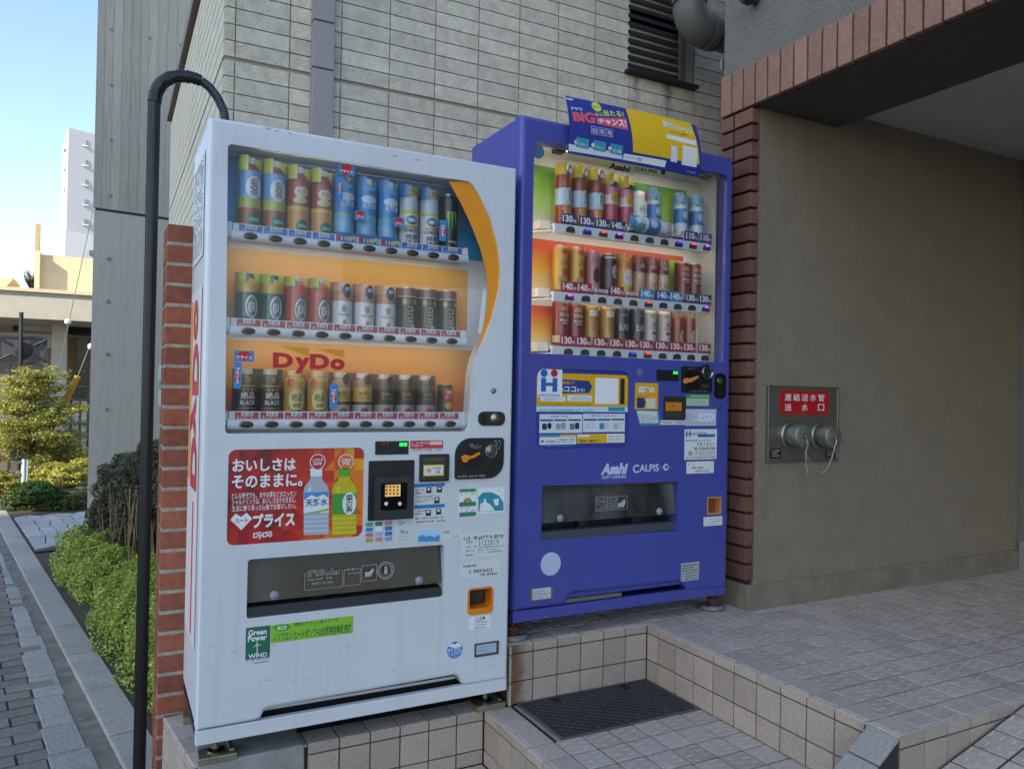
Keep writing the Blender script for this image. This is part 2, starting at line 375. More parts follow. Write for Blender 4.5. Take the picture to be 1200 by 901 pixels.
for i in range(26):
    for j in range(11):
        x = EX+TP*(i+.5); y = EY+.03-TP*(j+.5)
        if x > 4.08 and y > -.1: continue
        if y-TP/2 < FY-.01: continue
        me = t_ny if i == 0 else (t_nx if j == 10 else t_ridge)
        o = put('tile', me, porch, (x, y, L2+random.uniform(-.0006, .0006))); o.rotation_euler = (random.uniform(-.005, .005), random.uniform(-.005, .005), random.uniform(-.006, .006))
for j in range(1):
    for i in range(6):
        put('tile', t_nx, porch, (EX-TP*(i+.5)+.0, EY+TP/2, L2))
for j in range(1, 3):
    for i in range(6): put('tile', t_ridge, porch, (EX-TP*(i+.5), EY+TP*(j+.5), L2))
for j in range(1, 5):
    for i in range(5):
        y = EY+.03+TP*(j-.5)
        if i < 5 and EX+TP*(i+.5) < 2.12: put('tile', t_ridge, porch, (EX+TP*(i+.5), y, L2))
HS = (.034, .1, .08)                             # riser: nosing strip, full tile, cut tile
def riser(parent, p0, d, nrm, n, ztop, hs, first=TP):
    """rows of face tiles; p0 start on the edge, d along, nrm outwards"""
    ang = math.atan2(nrm.y, nrm.x)+math.pi/2
    s = 0.
    for i in range(n):
        w = first if i == 0 else TP; z = ztop
        for h in hs:
            c = p0+d*(s+w/2)+nrm*(.0006*random.random()); o = put('tile', face_tile(w, h), parent, (c.x, c.y, z-h/2)); o.rotation_euler = (random.uniform(-.004, .004), random.uniform(-.004, .004), ang); z -= h
        s += w
X_, Y_ = Vector((1, 0, 0)), Vector((0, 1, 0))
riser(porch, Vector((EX-6*TP, EY, 0)), X_, -Y_, 6, L2, HS)
rusty = tile_face.copy(); rusty.name = 'rust_stained_tile'                 # rust has run down from the blue machine's foot
N_ = rusty.node_tree.nodes; K_ = rusty.node_tree.links; bs_n = N_['Principled BSDF']; src = bs_n.inputs['Base Color'].links[0].from_socket
gx = N_.new('ShaderNodeNewGeometry'); sx_ = N_.new('ShaderNodeSeparateXYZ'); K_.new(gx.outputs['Position'], sx_.inputs[0])
nx_ = N_.new('ShaderNodeTexNoise'); nx_.inputs['Scale'].default_value = 30; K_.new(gx.outputs['Position'], nx_.inputs['Vector'])
ad_ = N_.new('ShaderNodeMath'); ad_.operation = 'MULTIPLY_ADD'; ad_.inputs[1].default_value = .05; K_.new(nx_.outputs[0], ad_.inputs[0]); K_.new(sx_.outputs[0], ad_.inputs[2])
rm_ = N_.new('ShaderNodeMapRange'); rm_.inputs[1].default_value = EX-6*TP+.062; rm_.inputs[2].default_value = EX-6*TP+.10; rm_.inputs[3].default_value = .85; rm_.inputs[4].default_value = 0; K_.new(ad_.outputs[0], rm_.inputs[0])
mxr = N_.new('ShaderNodeMix'); mxr.data_type = 'RGBA'; mxr.inputs[7].default_value = (*lin('#6b4426'), 1); K_.new(src, mxr.inputs[6]); K_.new(rm_.outputs[0], mxr.inputs[0]); K_.new(mxr.outputs[2], bs_n.inputs['Base Color'])
for o in [q for q in porch.children if abs(q.location.x+wl(porch).x-(EX-5.5*TP)) < .02 and abs(q.location.y-EY) < .003 and q.location.z < L2-.003]:
    o.data = o.data.copy(); o.data.materials[0] = rusty
riser(porch, Vector((EX, EY, 0)), -Y_, -X_, 11, L2, HS, first=.068)
riser(porch, Vector((EX+.002, FY, 0)), X_, -Y_, 7, L2, HS)
riser(porch, Vector((EX-6*TP, EY+.55, 0)), -Y_, -X_, 6, L2, HS, first=.055)
# lower landing with the access hatch
LX = .945
land = structure(MB().box(LX+.006, EX+.004, -3.4, EY+.004, -.5, L1-.006).obj('lower_landing', grout))
HX0, HX1, HY0, HY1 = 1.066, 1.634, -.285, .028
for i in range(7):
    for j in range(14):
        x = LX+TP*(i+.5)-.006; y = EY-.006-TP*(j+.5)
        if x+TP/2 > HX0+.02 and y+TP/2 > HY0+.02 and i > 0: continue
        if -.99 > y > -1.06: continue
        o = put('tile', t_ny if i == 0 else t_ridge, land, (x, y, L1+random.uniform(-.0006, .0006))); o.rotation_euler = (random.uniform(-.006, .006), random.uniform(-.006, .006), random.uniform(-.006, .006))
riser(land, Vector((LX-.006, EY-.004, 0)), -Y_, -X_, 12, L1, (.034, .1, .05))
# plinth that the white machine stands on (its left side follows the street)
PLX = -.002; plb = onZ(188.5, 834, L1)
ped = structure(MB().add([(PLX+.006, EY+.006, -.5), (LX+.2, EY+.006, -.5), (LX+.2, .5, -.5), (plb.x+.008, .47, -.5), (PLX+.006, EY+.006, L1-.006), (LX+.2, EY+.006, L1-.006), (LX+.2, .5, L1-.006), (plb.x+.008, .47, L1-.006)],
      [(0, 3, 2, 1), (4, 5, 6, 7), (0, 1, 5, 4), (1, 2, 6, 5), (2, 3, 7, 6), (3, 0, 4, 7)]).obj('machine_plinth', grout))
riser(ped, Vector((LX-.006-6*TP, EY, 0)), X_, -Y_, 6, L1, (.034, .1, .05))
pd = Vector((plb.x-PLX, .46-EY, 0)).normalized(); pn = Vector((-pd.y, pd.x, 0))
riser(ped, Vector((PLX, EY, 0)), pd, pn, 4, L1, (.034, .1, .1, .1))
for k in range(4):
    for w in range(2):
        c = Vector((PLX, EY, L1))+pd*(TP*(k+.5))-pn*(TP*(w+.5)); o = put('tile', t_flat, ped, c); o.rotation_euler.z = math.atan2(pd.y, pd.x)-math.pi/2
for i in range(7):
    put('tile', t_flat, ped, (LX-.006-TP*(i+.5), EY+TP/2, L1))
mort = pm('grey_mortar', '#8f8d8a', .85, var=.2, vs=20, bump=.5, bs=60)
mb = MB(); mb.add([(PLX-.001, EY-.012, -.4), (.328, EY-.012, -.4), (.332, EY+.08, -.4), (PLX, EY+.1, -.4), (PLX+.012, EY-.010, L1+.004), (.318, EY-.010, L1+.006), (.32, EY+.14, L1+.006), (PLX+.02, EY+.14, L1+.004)],
       [(0, 3, 2, 1), (4, 5, 6, 7), (0, 1, 5, 4), (1, 2, 6, 5), (2, 3, 7, 6), (3, 0, 4, 7)])
mb.obj('mortar_patch', mort, ped, bevel=.006)
# forecourt in front
fc = structure(MB().box(-.19, LX+.004, -4, EY+.004, -.5, L0-.006).obj('forecourt', grout))
for i in range(11):
    for j in range(3): put('tile', t_ridge, fc, (LX-.008-TP*(i+.5), EY-.002-TP*(j+.5), L0))
# ramp and sloping side wall right of the landing
def slab_poly(top, th):
    m = MB(); n = len(top); low = [(x, y, z-th) for x, y, z in top]
    return m.add(list(top)+low, [tuple(range(n)), tuple(reversed(range(n, 2*n)))]+[(i, n+i, n+(i+1) % n, (i+1) % n) for i in range(n)])
rmp = structure(slab_poly([(1.25, -3.3, -.12), (2.24, -3.3, .146), (2.24, FY-.003, .146), (1.25, FY-.003, -.12)], .4).obj('ramp', grout))
rz = lambda x: .146-(2.24-x)*.2687
for i in range(8):
    for j in range(7):
        x = 2.19-i*TP*.97; y = FY-.006-TP*(j+.5); o = put('tile', t_ridge, rmp, (x, y, rz(x)+.006)); o.rotation_euler.y = -math.atan(.2687)
for i in range(8):
    for j in range(7): put('tile', t_ridge, porch, (2.24+TP*(i+.5), FY-TP*(j+.5), L2))
structure(MB().box(2.243, 6, -6.6, FY-.002, -.5, L2-.006).obj('porch_apron', grout))
sw = thing('sloping_side_wall', 'sloping tiled kerb wall dropping left from the porch corner', 'kerb wall', (EX, FY, L1))
s0, s1 = .673, math.atan(.673)
mb = MB(); mb.add([(EX, FY+.004, L2-.012), (EX, -.965, L2-.012), (EX-.34, -.965, L2-.012-.34*s0), (EX-.34, FY+.004, L2-.012-.34*s0), (EX, FY+.004, -.4), (EX, -.965, -.4), (EX-.34, -.965, -.4), (EX-.34, FY+.004, -.4)],
       [(0, 1, 2, 3), (7, 6, 5, 4), (0, 3, 7, 4), (1, 5, 6, 2), (2, 6, 7, 3), (0, 4, 5, 1)]); mb.obj('core', grout, sw)
slope_tile = flat_tile('tile', [pm('pale_slope_tile', '#94908a', .7, var=.2, vs=120, bump=.2, bs=500), tile_ridge], TP, .098)
for k in range(4):
    d_ = TP*(k+.5); o = put('tile', slope_tile, sw, (EX-d_*math.cos(s1)-.002, (FY-.962)/2, L2-d_*math.sin(s1)-.001)); o.rotation_euler.y = -s1

# hatch
hm = pm('cast_iron', '#3b3b3d', .6, .35, var=.25, vs=25, bump=.1, stain=.3, stain_col='#55524e', stain_scale=8)
ht = thing('floor_hatch', 'dark cast metal floor hatch with tread pattern below the blue machine', 'hatch', ((HX0+HX1)/2, (HY0+HY1)/2, L1))
fm = pm('hatch_frame_metal', '#6c6c6c', .55, .6, var=.2, vs=30)
MB().box(HX0-.01, HX1, HY0-.008, HY1-.001, L1-.02, L1-.002).obj('bed', mort, ht)
mb = MB()
for x0, x1, y0, y1 in ((HX0, HX1, HY0, HY0+.008), (HX0, HX1, HY1-.008, HY1), (HX0, HX0+.008, HY0+.008, HY1-.008), (HX1-.008, HX1, HY0+.008, HY1-.008)): mb.box(x0, x1, y0, y1, L1-.003, L1+.006)
mb.obj('frame', fm, ht)
MB().box(HX0+.011, HX1-.011, HY0+.011, HY1-.011, L1-.004, L1+.006).obj('plate', hm, ht, bevel=.002)
mb = MB(); k = 0
x = HX0+.03
while x < HX1-.025:
    y = HY0+.026; r_ = 0
    while y < HY1-.03:
        a = .5 if (k+r_) % 2 else -.5; dx, dy = .0095*math.cos(a*1.6), .0095*math.sin(a*1.6); ex, ey = -dy*.28, dx*.28
        mb.add([(x-dx-ex, y-dy-ey, L1+.0058), (x+dx-ex, y+dy-ey, L1+.0058), (x+dx+ex, y+dy+ey, L1+.0058), (x-dx+ex, y-dy+ey, L1+.0058), (x-dx*.8, y-dy*.8, L1+.0082), (x+dx*.8, y+dy*.8, L1+.0082)],
               [(0, 1, 5, 4), (1, 2, 5), (2, 3, 4, 5), (3, 0, 4)]); y += .0175; r_ += 1
    x += .0205; k += 1
stuff(mb.obj('tread', hm, ht))
for x in (HX0+.13, HX0+.43): MB().box(x, x+.006, HY1-.06, HY1-.02, L1+.005, L1+.0095).box(x+.016, x+.022, HY1-.06, HY1-.02, L1+.005, L1+.0095).obj('lifting_slot', ink('#0c0c0c', .8), ht)

# ================================================================== porch entrance: stucco wall, brick pilaster, beam, ceiling
WY, WX, WR = .013, 2.135, 4.083
stucco = pm('stucco', '#8d8171', .92, var=.08, vs=7, bump=1.0, bs=125, stain=.12, stain_col='#6f6552', stain_scale=1.6, bdist=.012, streak=.10, streak_col='#6b614c', streak_scale=4)
stucco_gray = pm('grey_stucco', '#77756e', .92, var=.1, vs=9, bump=.9, bs=110, bdist=.010)
brick_d = pm('dark_brick', '#6e4c40', .8, var=.2, vs=60, bump=.35, bs=240, rvar=.22, stain=.3, stain_col='#4d3633', stain_scale=12)
brick_l = pm('lintel_brick', '#916f60', .8, var=.2, vs=70, bump=.35, bs=240, rvar=.16, stain=.3, stain_col='#6b4740', stain_scale=10)
dark_joint = pm('dark_joint', '#2f2b28', .95)
pe = thing('porch_entrance', 'dim porch with rough brown stucco wall, brick pilaster and brick lintel beam', 'porch', (3, 0, L2))
MB().box(2.175, WR+.3, WY, .2, L2+.105, 2.5).obj('stucco_wall', stucco, pe)
MB().box(WX+.004, WR, WY-.012, .21, L2-.005, L2+.107).obj('plinth', pm('plinth_cement', '#7d7264', .88, var=.2, vs=8, bump=.25, bs=60, stain=.5, stain_col='#8f897c', stain_scale=7), pe, bevel=.003)
MB().box(WR+.002, WR+.2, -6.5, WY-.002, L2-.005, 2.5).obj('side_wall', pm('side_wall_grey', '#6f6d69', .85, var=.1, vs=4, bump=.3, bs=60), pe)
MB().box(WR-.012, WR+.003, -6.5, WY-.015, L2-.005, L2+.15).obj('side_skirting', pm('skirting_grey', '#8a8a88', .7, var=.1), pe)
MB().box(2.648, WR+.2, -6.5, WY-.001, 2.335, 2.45).obj('ceiling', pm('ceiling_board', '#c4c4c0', .85, var=.08, vs=3), pe)
MB().box(2.72, WR, -.86, -.852, 2.331, 2.337).obj('ceiling_joint', ink('#4a4a4a', .9), pe)
MB().box(WX+.02, 2.645, -6.5, WY-.001, 2.262, 2.46).obj('beam', pm('beam_paint', '#5a514c', .9, var=.12, vs=10, bump=.3), pe)
MB().box(WX+.014, 6, -6.5, .205, 2.452, 3.9).obj('upper_wall', stucco_gray, pe)
MB().box(2.16, 2.17, .02, .2, L2+.1, 2.46).box(WX+.012, 2.176, WY+.014, .198, L2+.1, 2.262).obj('pilaster_core', dark_joint, pe)
zA, zB = onX(872, 400, WX).z, onX(872, 600, WX).z; bp_ = (zA-zB)/10.1
bm_a = MB().box(-.018, .028, -.052, .052, -bp_/2+.0055, bp_/2-.0055); bm_b = MB().box(-.018, .028, -.038, .038, -bp_/2+.0055, bp_/2-.0055)
ma, mb_ = bm_a.mesh('brick', brick_d), bm_b.mesh('brick', brick_d)
z = 2.262-bp_/2
while z > L2+.1+bp_/2-.02:
    for me, yy in ((ma, WY-.004+.052), (mb_, WY+.1+.048)):
        o = put('brick', me, pe, (WX+.011, yy, z)); o.rotation_euler = (random.uniform(-.004, .004), random.uniform(-.006, .006), random.uniform(-.008, .008))
        md = o.modifiers.new('bevel', 'BEVEL'); md.width = .0035; md.segments = 2
    z -= bp_
sol = MB().box(-.02, .03, -.0305, .0305, -.088, .088).mesh('brick', brick_l)
y = .165
while y > -3.2:
    o = put('brick', sol, pe, (WX+.008, y, 2.354)); o.rotation_euler.x = random.uniform(-.01, .01)
    md = o.modifiers.new('bevel', 'BEVEL'); md.width = .0045; md.segments = 2
    y -= .0685
MB().box(WX+.013, WX+.04, -6.5, .198, 2.264, 2.448).obj('lintel_core', dark_joint, pe)
# fire-hose inlet
def rect(px, Y): a = onY(px[0], px[1], Y); b = onY(px[2], px[3], Y); return a.x, b.z, b.x, a.z       # x0,z0,x1,z1
steel = pm('stainless', '#8d8a82', .38, .85, var=.15, vs=14, stretch=(1, 1, 8))
fy = WY-.012
fh = thing('fire_hose_inlet', 'steel fire hose inlet plate with red sign and two capped couplings', 'hose inlet', (2.46, WY, .78))
x0, z0, x1, z1 = rect((901, 453, 980.5, 538), WY-.01)
MB().box(x0, x1, fy, WY+.004, z0, z1).obj('plate', steel, fh, bevel=.003)
mb = MB()
mb.prism([(x0-.006, z0-.006), (x1+.006, z0-.006), (x1+.006, z1+.006), (x0-.006, z1+.006)], [[(x0+.004, z0+.004), (x1-.004, z0+.004), (x1-.004, z1-.004), (x0+.004, z1-.004)]], fy-.004, WY+.004); mb.obj('rim', steel, fh, bevel=.0015)
sx0, sz0, sx1, sz1 = rect((914, 457, 970.5, 485.5), fy)
sg = MB().box(sx0, sx1, fy-.0025, fy-.0002, sz0, sz1).obj('sign', ink('#b5141c', .4), fh)
W_ = sx1-sx0; H_ = sz1-sz0; mb = MB()
for i, ch in enumerate('連結送水管'): cx = sx0+W_*(.155+.17*i); text_mb(mb, ch, cx-.02, sz0+H_*.56, cx+.02, sz0+H_*.86, fy-.0032, bold=.012)
for ch, f_ in (('送', .155), ('水', .495), ('口', .835)): cx = sx0+W_*f_; text_mb(mb, ch, cx-.02, sz0+H_*.14, cx+.02, sz0+H_*.44, fy-.0032, bold=.012)
mb.obj('lettering', ink('#e8e4e0'), sg)
for px in ((902.5, 526, 915, 536.5), (967, 526, 978, 536)):
    a0, b0, a1, b1 = rect(px, fy); pl = MB().box(a0, a1, fy-.002, fy-.0002, b0, b1).obj('data_plate', ink('#17181b', .4), fh)
    mb = MB()
    for r_ in range(3): mb.box(a0+.008, a1-.008-.012*(r_ == 1), fy-.0026, fy-.0021, b0+(b1-b0)*(.2+.27*r_), b0+(b1-b0)*(.2+.27*r_)+.004)
    mb.obj('fine_print', ink('#9a9a96'), pl)
capm = pm('weathered_steel', '#83837c', .45, .6, var=.2, vs=40)
for k, (u, v) in enumerate(((926, 510), (960.5, 511))):
    c = onY(u, v, fy); c = (c.x, fy, c.z)
    MB().lathe([(-.001, .064), (.010, .064), (.015, .059), (.016, .05), (.012, .048)], c, 28, 'y').obj('flange', steel, fh, smooth=True)
    cp_ = MB().lathe([(0, .043), (.024, .043), (.026, .049), (.072, .049), (.076, .047), (.078, .043)], c, 28, 'y').obj('coupling', capm, fh, smooth=True)
    MB().lathe([(.077, .004), (.082, .004), (.083, .008), (.088, .008), (.091, .004)], c, 12, 'y').obj('knob', steel, cp_, smooth=True)
    for a_ in (35, 215): MB().lathe([(.034, .004), (.046, .004)], (c[0]+.048*math.cos(R(a_)), c[1], c[2]+.048*math.sin(R(a_))), 8, 'y').obj('lug', capm, cp_)
    # chain: left one doubles down, right one loops back to the left coupling
    p0 = Vector((c[0], fy-.089, c[2]-.008)); pts = []
    if k == 0:
        keep0 = p0
        for t in range(19): pts.append(p0+Vector((.004*math.sin(t*.5), .002*math.cos(t), -.0085*t)))
    else:
        e = keep0+Vector((.004, .0, -.06))
        for t in range(33):
            s = t/32; pts.append(p0.lerp(e, s)+Vector((0, .01*s, -.19*math.sin(math.pi*min(1, s**.8))*.62)))
    mb = MB()
    for i in range(len(pts)-1):
        a_, b_ = pts[i], pts[i+1]; d_ = (b_-a_); ln = d_.length*.72; d_.normalize(); sd_ = Vector((1, 0, 0)) if i % 2 else Vector((0, 1, 0)); sd_ = (sd_-d_*sd_.dot(d_)).normalized()
        c_ = (a_+b_)/2; loop = [c_+d_*(ln*math.cos(q*math.pi/3))+sd_*(.0028*math.sin(q*math.pi/3)) for q in range(7)]
        mb.tube(loop, .0009, 4, cap=False)
    stuff(mb.obj('chain', pm('chain_steel', '#b5b3ad', .3, .9, var=0), fh))

# ================================================================== tiled building behind
BY, BX, BT = .9, .139, 3.08
bw = thing('tiled_building', 'low building faced in rough beige split tiles behind both machines', 'building', (1.5, BY, ST))
core_m = pm('tile_joint', '#a09a8c', .95, var=.1, vs=30)
MB().box(BX+.008, 6, BY+.008, 4.1, ST, BT).obj('wall', core_m, bw)
ftile = pm('split_face_tile', '#cfc6b2', .9, var=.15, vs=26, bump=1.0, bs=110, rvar=.1, stain=.25, stain_col='#8a8375', stain_scale=2.5, bdist=.005, streak=.3, streak_col='#7d776a', streak_scale=9)
PX, PZ = .217, .067
N_ = ftile.node_tree.nodes; K_ = ftile.node_tree.links; b_n = N_['Principled BSDF']; last_ = b_n.inputs['Base Color'].links[0].from_socket
def mnode(op, *a):
    n = N_.new('ShaderNodeMath'); n.operation = op
    for i, v in enumerate(a):
        if isinstance(v, (int, float)): n.inputs[i].default_value = v
        else: K_.new(v, n.inputs[i])
    return n.outputs[0]
g_n = N_.new('ShaderNodeNewGeometry'); s_n = N_.new('ShaderNodeSeparateXYZ'); K_.new(g_n.outputs['Position'], s_n.inputs[0]); w_n = N_.new('ShaderNodeTexNoise'); w_n.inputs['Scale'].default_value = 22; K_.new(g_n.outputs['Position'], w_n.inputs['Vector'])
for u_, ln_, st_ in ((745, .22, .55), (783, .34, .75)):                    # black drips that ran from the sill's screws
    p_ = onY(u_, 100, BY); dx_ = mnode('ABSOLUTE', mnode('SUBTRACT', mnode('MULTIPLY_ADD', w_n.outputs[0], .05, s_n.outputs[0]), p_.x+.025))
    fx_ = mnode('MAXIMUM', 0., mnode('SUBTRACT', 1., mnode('DIVIDE', dx_, .035))); zz_ = mnode('DIVIDE', mnode('SUBTRACT', p_.z, s_n.outputs[2]), ln_)
    fz_ = mnode('MULTIPLY', mnode('GREATER_THAN', zz_, -.4), mnode('MAXIMUM', 0., mnode('SUBTRACT', 1., zz_))); fac_ = mnode('MINIMUM', .8, mnode('MULTIPLY', mnode('MULTIPLY', fx_, fz_), st_))
    mx_ = N_.new('ShaderNodeMix'); mx_.data_type = 'RGBA'; mx_.inputs[7].default_value = (*lin('#33302a'), 1); K_.new(last_, mx_.inputs[6]); K_.new(fac_, mx_.inputs[0]); last_ = mx_.outputs[2]
K_.new(last_, b_n.inputs['Base Color'])
ftm = MB().box(-PX/2+.0024, PX/2-.0024, -.002, .01, -PZ/2+.0024, PZ/2-.0024).mesh('tile', ftile)
fth = MB().box(-.0184, .0184, -.002, .01, -PZ/2+.0024, PZ/2-.0024).mesh('tile', ftile)
JX = onY(275.3, 60, BY).x
VX0, VX1, VZ0 = onY(735, 84, BY).x, onY(812, 100, BY).x, onY(735, 84, BY).z
zg = onY(262, 67, BY).z
def frow(k): return zg-.006-PZ*(k+.5) if k >= 0 else zg+.006+PZ*(-k-.5)
MB().box(1.3, 6, BY+.008, 4.0, BT-.1, 4.4).obj('upper_storey', core_m, bw)
for k in list(range(-15, 0))+list(range(0, 5)):
    z = frow(k)
    if z < BT-.03: put('tile', fth, bw, (JX-.021, BY, z))
    for i in range(12):
        x = JX+PX*(i+.5)
        if z > BT-.03 and x < 1.42: continue
        if z > VZ0-.02 and x+PX/2 > VX0+.02 and x-PX/2 < VX1-.02: continue
        put('tile', ftm, bw, (x, BY, z))
for x0, x1 in ((JX+PX*9, VX0-.003),):
    for k in range(-15, -4):
        z = frow(k)
        if x1-x0 > .03 and VZ0+.02 < z: MB().box(x0+.003, x1, BY-.004, BY+.01, z-PZ/2+.003, z+PZ/2-.003).obj('tile', ftile, bw)
mb = MB(); k = 0
for k in list(range(-11, 0))+list(range(0, 22)):
    z = frow(k)
    if z > BT-.03: continue
    y = BY+.012
    while y < 4.08: mb.box(BX-.001+.0, BX+.012, y, min(4.1, y+PX-.006), z-PZ/2+.0032, z+PZ/2-.0032); y += PX
stuff(mb.obj('side_tiles', pm('side_tile', '#c9c2b0', .85, var=.12, vs=20, bump=.5, bs=110, stain=.2, stain_col='#94886e', stain_scale=3), bw))
MB().box(BX-.03, 1.3, BY-.02, 4.12, BT, BT+.07).obj('coping', pm('coping_metal', '#6a5a4c', .5, .3), bw)
# metal duct on the facade
duct = pm('duct_paint', '#9a9391', .55, .1, var=.07, vs=5, stain=.2, stain_col='#776f6b', stain_scale=4)
dx0, dx1 = onY(366, 100, .85).x, onY(391.5, 100, .85).x
dt = thing('wall_duct', 'grey square metal cable duct running up the tiled wall', 'duct', (dx0, BY, 1.6))
for a0, a1 in ((1.2, onY(366, 78, .85).z-.003), (onY(366, 78, .85).z+.003, onY(366, 22, .85).z-.003), (onY(366, 22, .85).z+.003, 3.3)):
    MB().box(dx0, dx1, .85, BY-.005, a0, a1).obj('segment', duct, dt, bevel=.003)
MB().box(dx0+.004, dx1-.004, .854, BY-.006, 1.2, 3.3).obj('liner', ink('#4b4644', .8), dt)
# louvred opening
lv = thing('louvre_window', 'black slatted louvre window with dark sill high on the tiled wall', 'window', (VX0, BY, VZ0))
lm = pm('louvre_black', '#2b2a29', .5, .2, var=.15, vs=20)
lx1 = onY(794, 95, BY).x
MB().box(VX0-.006, VX1, BY+.02, BY+.05, VZ0, 3.6).obj('back', ink('#060606', .9), lv)
z = VZ0+.02
while z < 3.3:
    m_ = MB(); m_.add([(VX0, BY-.006, z), (lx1, BY-.006, z), (lx1, BY+.022, z+.034), (VX0, BY+.022, z+.034), (VX0, BY-.006, z+.022), (lx1, BY-.006, z+.022), (lx1, BY+.022, z+.04), (VX0, BY+.022, z+.04)],
        [(0, 3, 2, 1), (4, 5, 6, 7), (0, 1, 5, 4), (1, 2, 6, 5), (2, 3, 7, 6), (3, 0, 4, 7)]); m_.obj('slat', lm, lv); z += .044
fr = pm('frame_bronze', '#6f6a62', .45, .4, var=.1)
MB().box(lx1, lx1+.022, BY-.018, BY+.02, VZ0+.004, 3.4).box(lx1+.026, lx1+.04, BY-.014, BY+.02, VZ0+.004, 3.4).obj('frame', fr, lv)
MB().box(lx1+.041, VX1-.004, BY-.006, BY+.02, VZ0+.004, 3.4).obj('side_panel', pm('louvre_side', '#8f8a7c', .85, var=.15, vs=20, bump=.4), lv)
MB().box(VX0-.02, VX1+.008, BY-.045, BY+.02, VZ0-.016, VZ0+.003).obj('sill', lm, lv, bevel=.003)
# drain pipe with elbow
pipe = pm('pvc_grey', '#6b6a64', .5, var=.12, vs=12, stain=.25, stain_col='#4d4b45')
pc = onY(808, 0, .6); ex_, ez_ = pc.x, onY(820, 28, .6).z-.03
dp = thing('drain_pipe', 'thick grey plastic drain pipe with an elbow above the blue machine', 'pipe', (ex_, .6, 3))
rr = .077; br = .10
arc = [(ex_+br-br*math.cos(t*math.pi/16), .6, ez_+br-br*math.sin(t*math.pi/16)) for t in range(9)]
MB().tube(arc, rr*1.08, 24, cap=False).obj('elbow', pipe, dp, smooth=True)
MB().lathe([(0, rr*1.0), (.03, rr*1.0), (.03, rr*1.13), (.075, rr*1.13), (.075, rr), (1.2, rr)], (ex_, .6, ez_+br-.02), 24).obj('upright', pipe, dp, smooth=True)
MB().lathe([(-.02, rr*1.0), (.01, rr*1.0), (.01, rr*1.13), (.05, rr*1.13), (.05, rr*.98), (1.0, rr*.98)], (ex_+br, .6, ez_), 24, 'x').obj('outlet', pipe, dp, smooth=True)
MB().tube([(ex_+br+.075, .6+rr*math.cos(t*.42)*1.02, ez_+rr*math.sin(t*.42)*1.02) for t in range(16)], .006, 6, cap=False).obj('clamp', steel, dp)
# small hexagonal bracket and pipe stub by the stucco edge
hb = thing('wall_bracket', 'small white angular metal bracket beside the stucco edge', 'bracket', (2.45, .5, 2.6))
c = onY(851, 78, .45); mb = MB(); hexa = lambda r_: [(c.x+r_*math.cos(R(a_)), c.z+1.2*r_*math.sin(R(a_))) for a_ in range(30, 390, 60)]
mb.prism(hexa(.04), [hexa(.032)], .44, .455); mb.obj('plate', pm('bracket_white', '#8f8c85', .5, var=.1), hb)
MB().prism(hexa(.033), [], .452, .46).obj('back', pm('bracket_back', '#8a857c', .6, var=.1), hb)
c = onX(884, 0, WX); vs_ = thing('vent_stub', 'short dark vent pipe poking from the upper stucco wall', 'vent', (WX, c.y, c.z))
MB().lathe([(-.05, .02), (.01, .02)], (WX+.01, c.y, c.z), 14, 'x').obj('pipe', ink('#3a3835', .6), vs_, smooth=True)
MB().lathe([(-.075, .026), (-.05, .03), (-.035, .03)], (WX+.01, c.y, c.z), 14, 'x').obj('hood', ink('#2b2a28', .5), vs_, smooth=True)

# ================================================================== left brick pier
BPY = .455
brick_r = pm('red_brick', '#94553f', .82, var=.2, vs=45, bump=.4, bs=220, rvar=.16, stain=.32, stain_col='#5c332c', stain_scale=14)
mortar_l = pm('light_mortar', '#a19c8e', .95, var=.25, vs=60, bump=.6, bs=150)
bpier = thing('brick_pier', 'red brick pier with pale mortar just left of the white machine', 'brick pier', (0, BPY, ST))
pl_, pt_ = onY(196, 262, BPY).x, onY(196, 262, BPY).z
MB().box(pl_+.003, .3, BPY+.0025, BPY+.2, ST-.02, pt_-.012).obj('mortar_core', mortar_l, bpier)
z = pt_; k = 0; bh = .0695
while z > ST:
    ln = .21
    m_ = MB().box(pl_+(0 if k % 2 else .002), pl_+ln, BPY, BPY+.1, z-bh+.011, z); o = m_.obj('brick', brick_r, bpier, bevel=.0035)
    MB().box(pl_+ln+.01, pl_+ln+.15, BPY, BPY+.1, z-bh+.011, z).obj('brick', brick_r, bpier)
    MB().box(pl_+.001, pl_+.1, BPY+.11, BPY+.2, z-bh+.011, z).obj('brick', brick_r, bpier)
    z -= bh; k += 1
# little mint tile chips on the pier edge
for v in (436, 465):
    p = onY(187, v, BPY); MB().box(p.x-.004, p.x+.004, BPY-.004, BPY+.006, p.z-.028, p.z+.024).obj('tile_chip', pm('mint_tile', '#9fc0b8', .3), bpier)

# ================================================================== black conduit with taped bend
cpole = thing('conduit_pole', 'tall black conduit with a taped bend feeding the white machine', 'conduit', (-.115, .56, ST))
black_pl = pm('black_plastic', '#1b1b1c', .38, var=.15, vs=30)
tape = pm('black_tape', '#141414', .32, var=.2, vs=60, bump=.9, bs=45)
py_ = .56; top = onY(181, 118, py_); bot = onY(164, 860, py_)
axx = lambda z: bot.x+(top.x-bot.x)*(z-bot.z)/(top.z-bot.z)
MB().tube([(axx(z), py_, z) for z in (ST, 0, .6, 1.2, top.z)], .0192, 18).obj('pipe', black_pl, cpole, smooth=True)
mb = MB()
for i in range(18):
    a_ = 2*math.pi*i/18; c_, s_ = math.cos(a_)*.0194, math.sin(a_)*.0194
    mb.tube([(axx(ST)+c_, py_+s_, ST+.05), (axx(top.z)+c_, py_+s_, top.z)], .0011, 4)
mb.obj('ribs', black_pl, cpole)
bend = [onY(u, v, py_) for u, v in ((181, 120), (183, 108), (189, 98), (199, 91.5), (212, 89.5), (225, 91), (236, 95))]
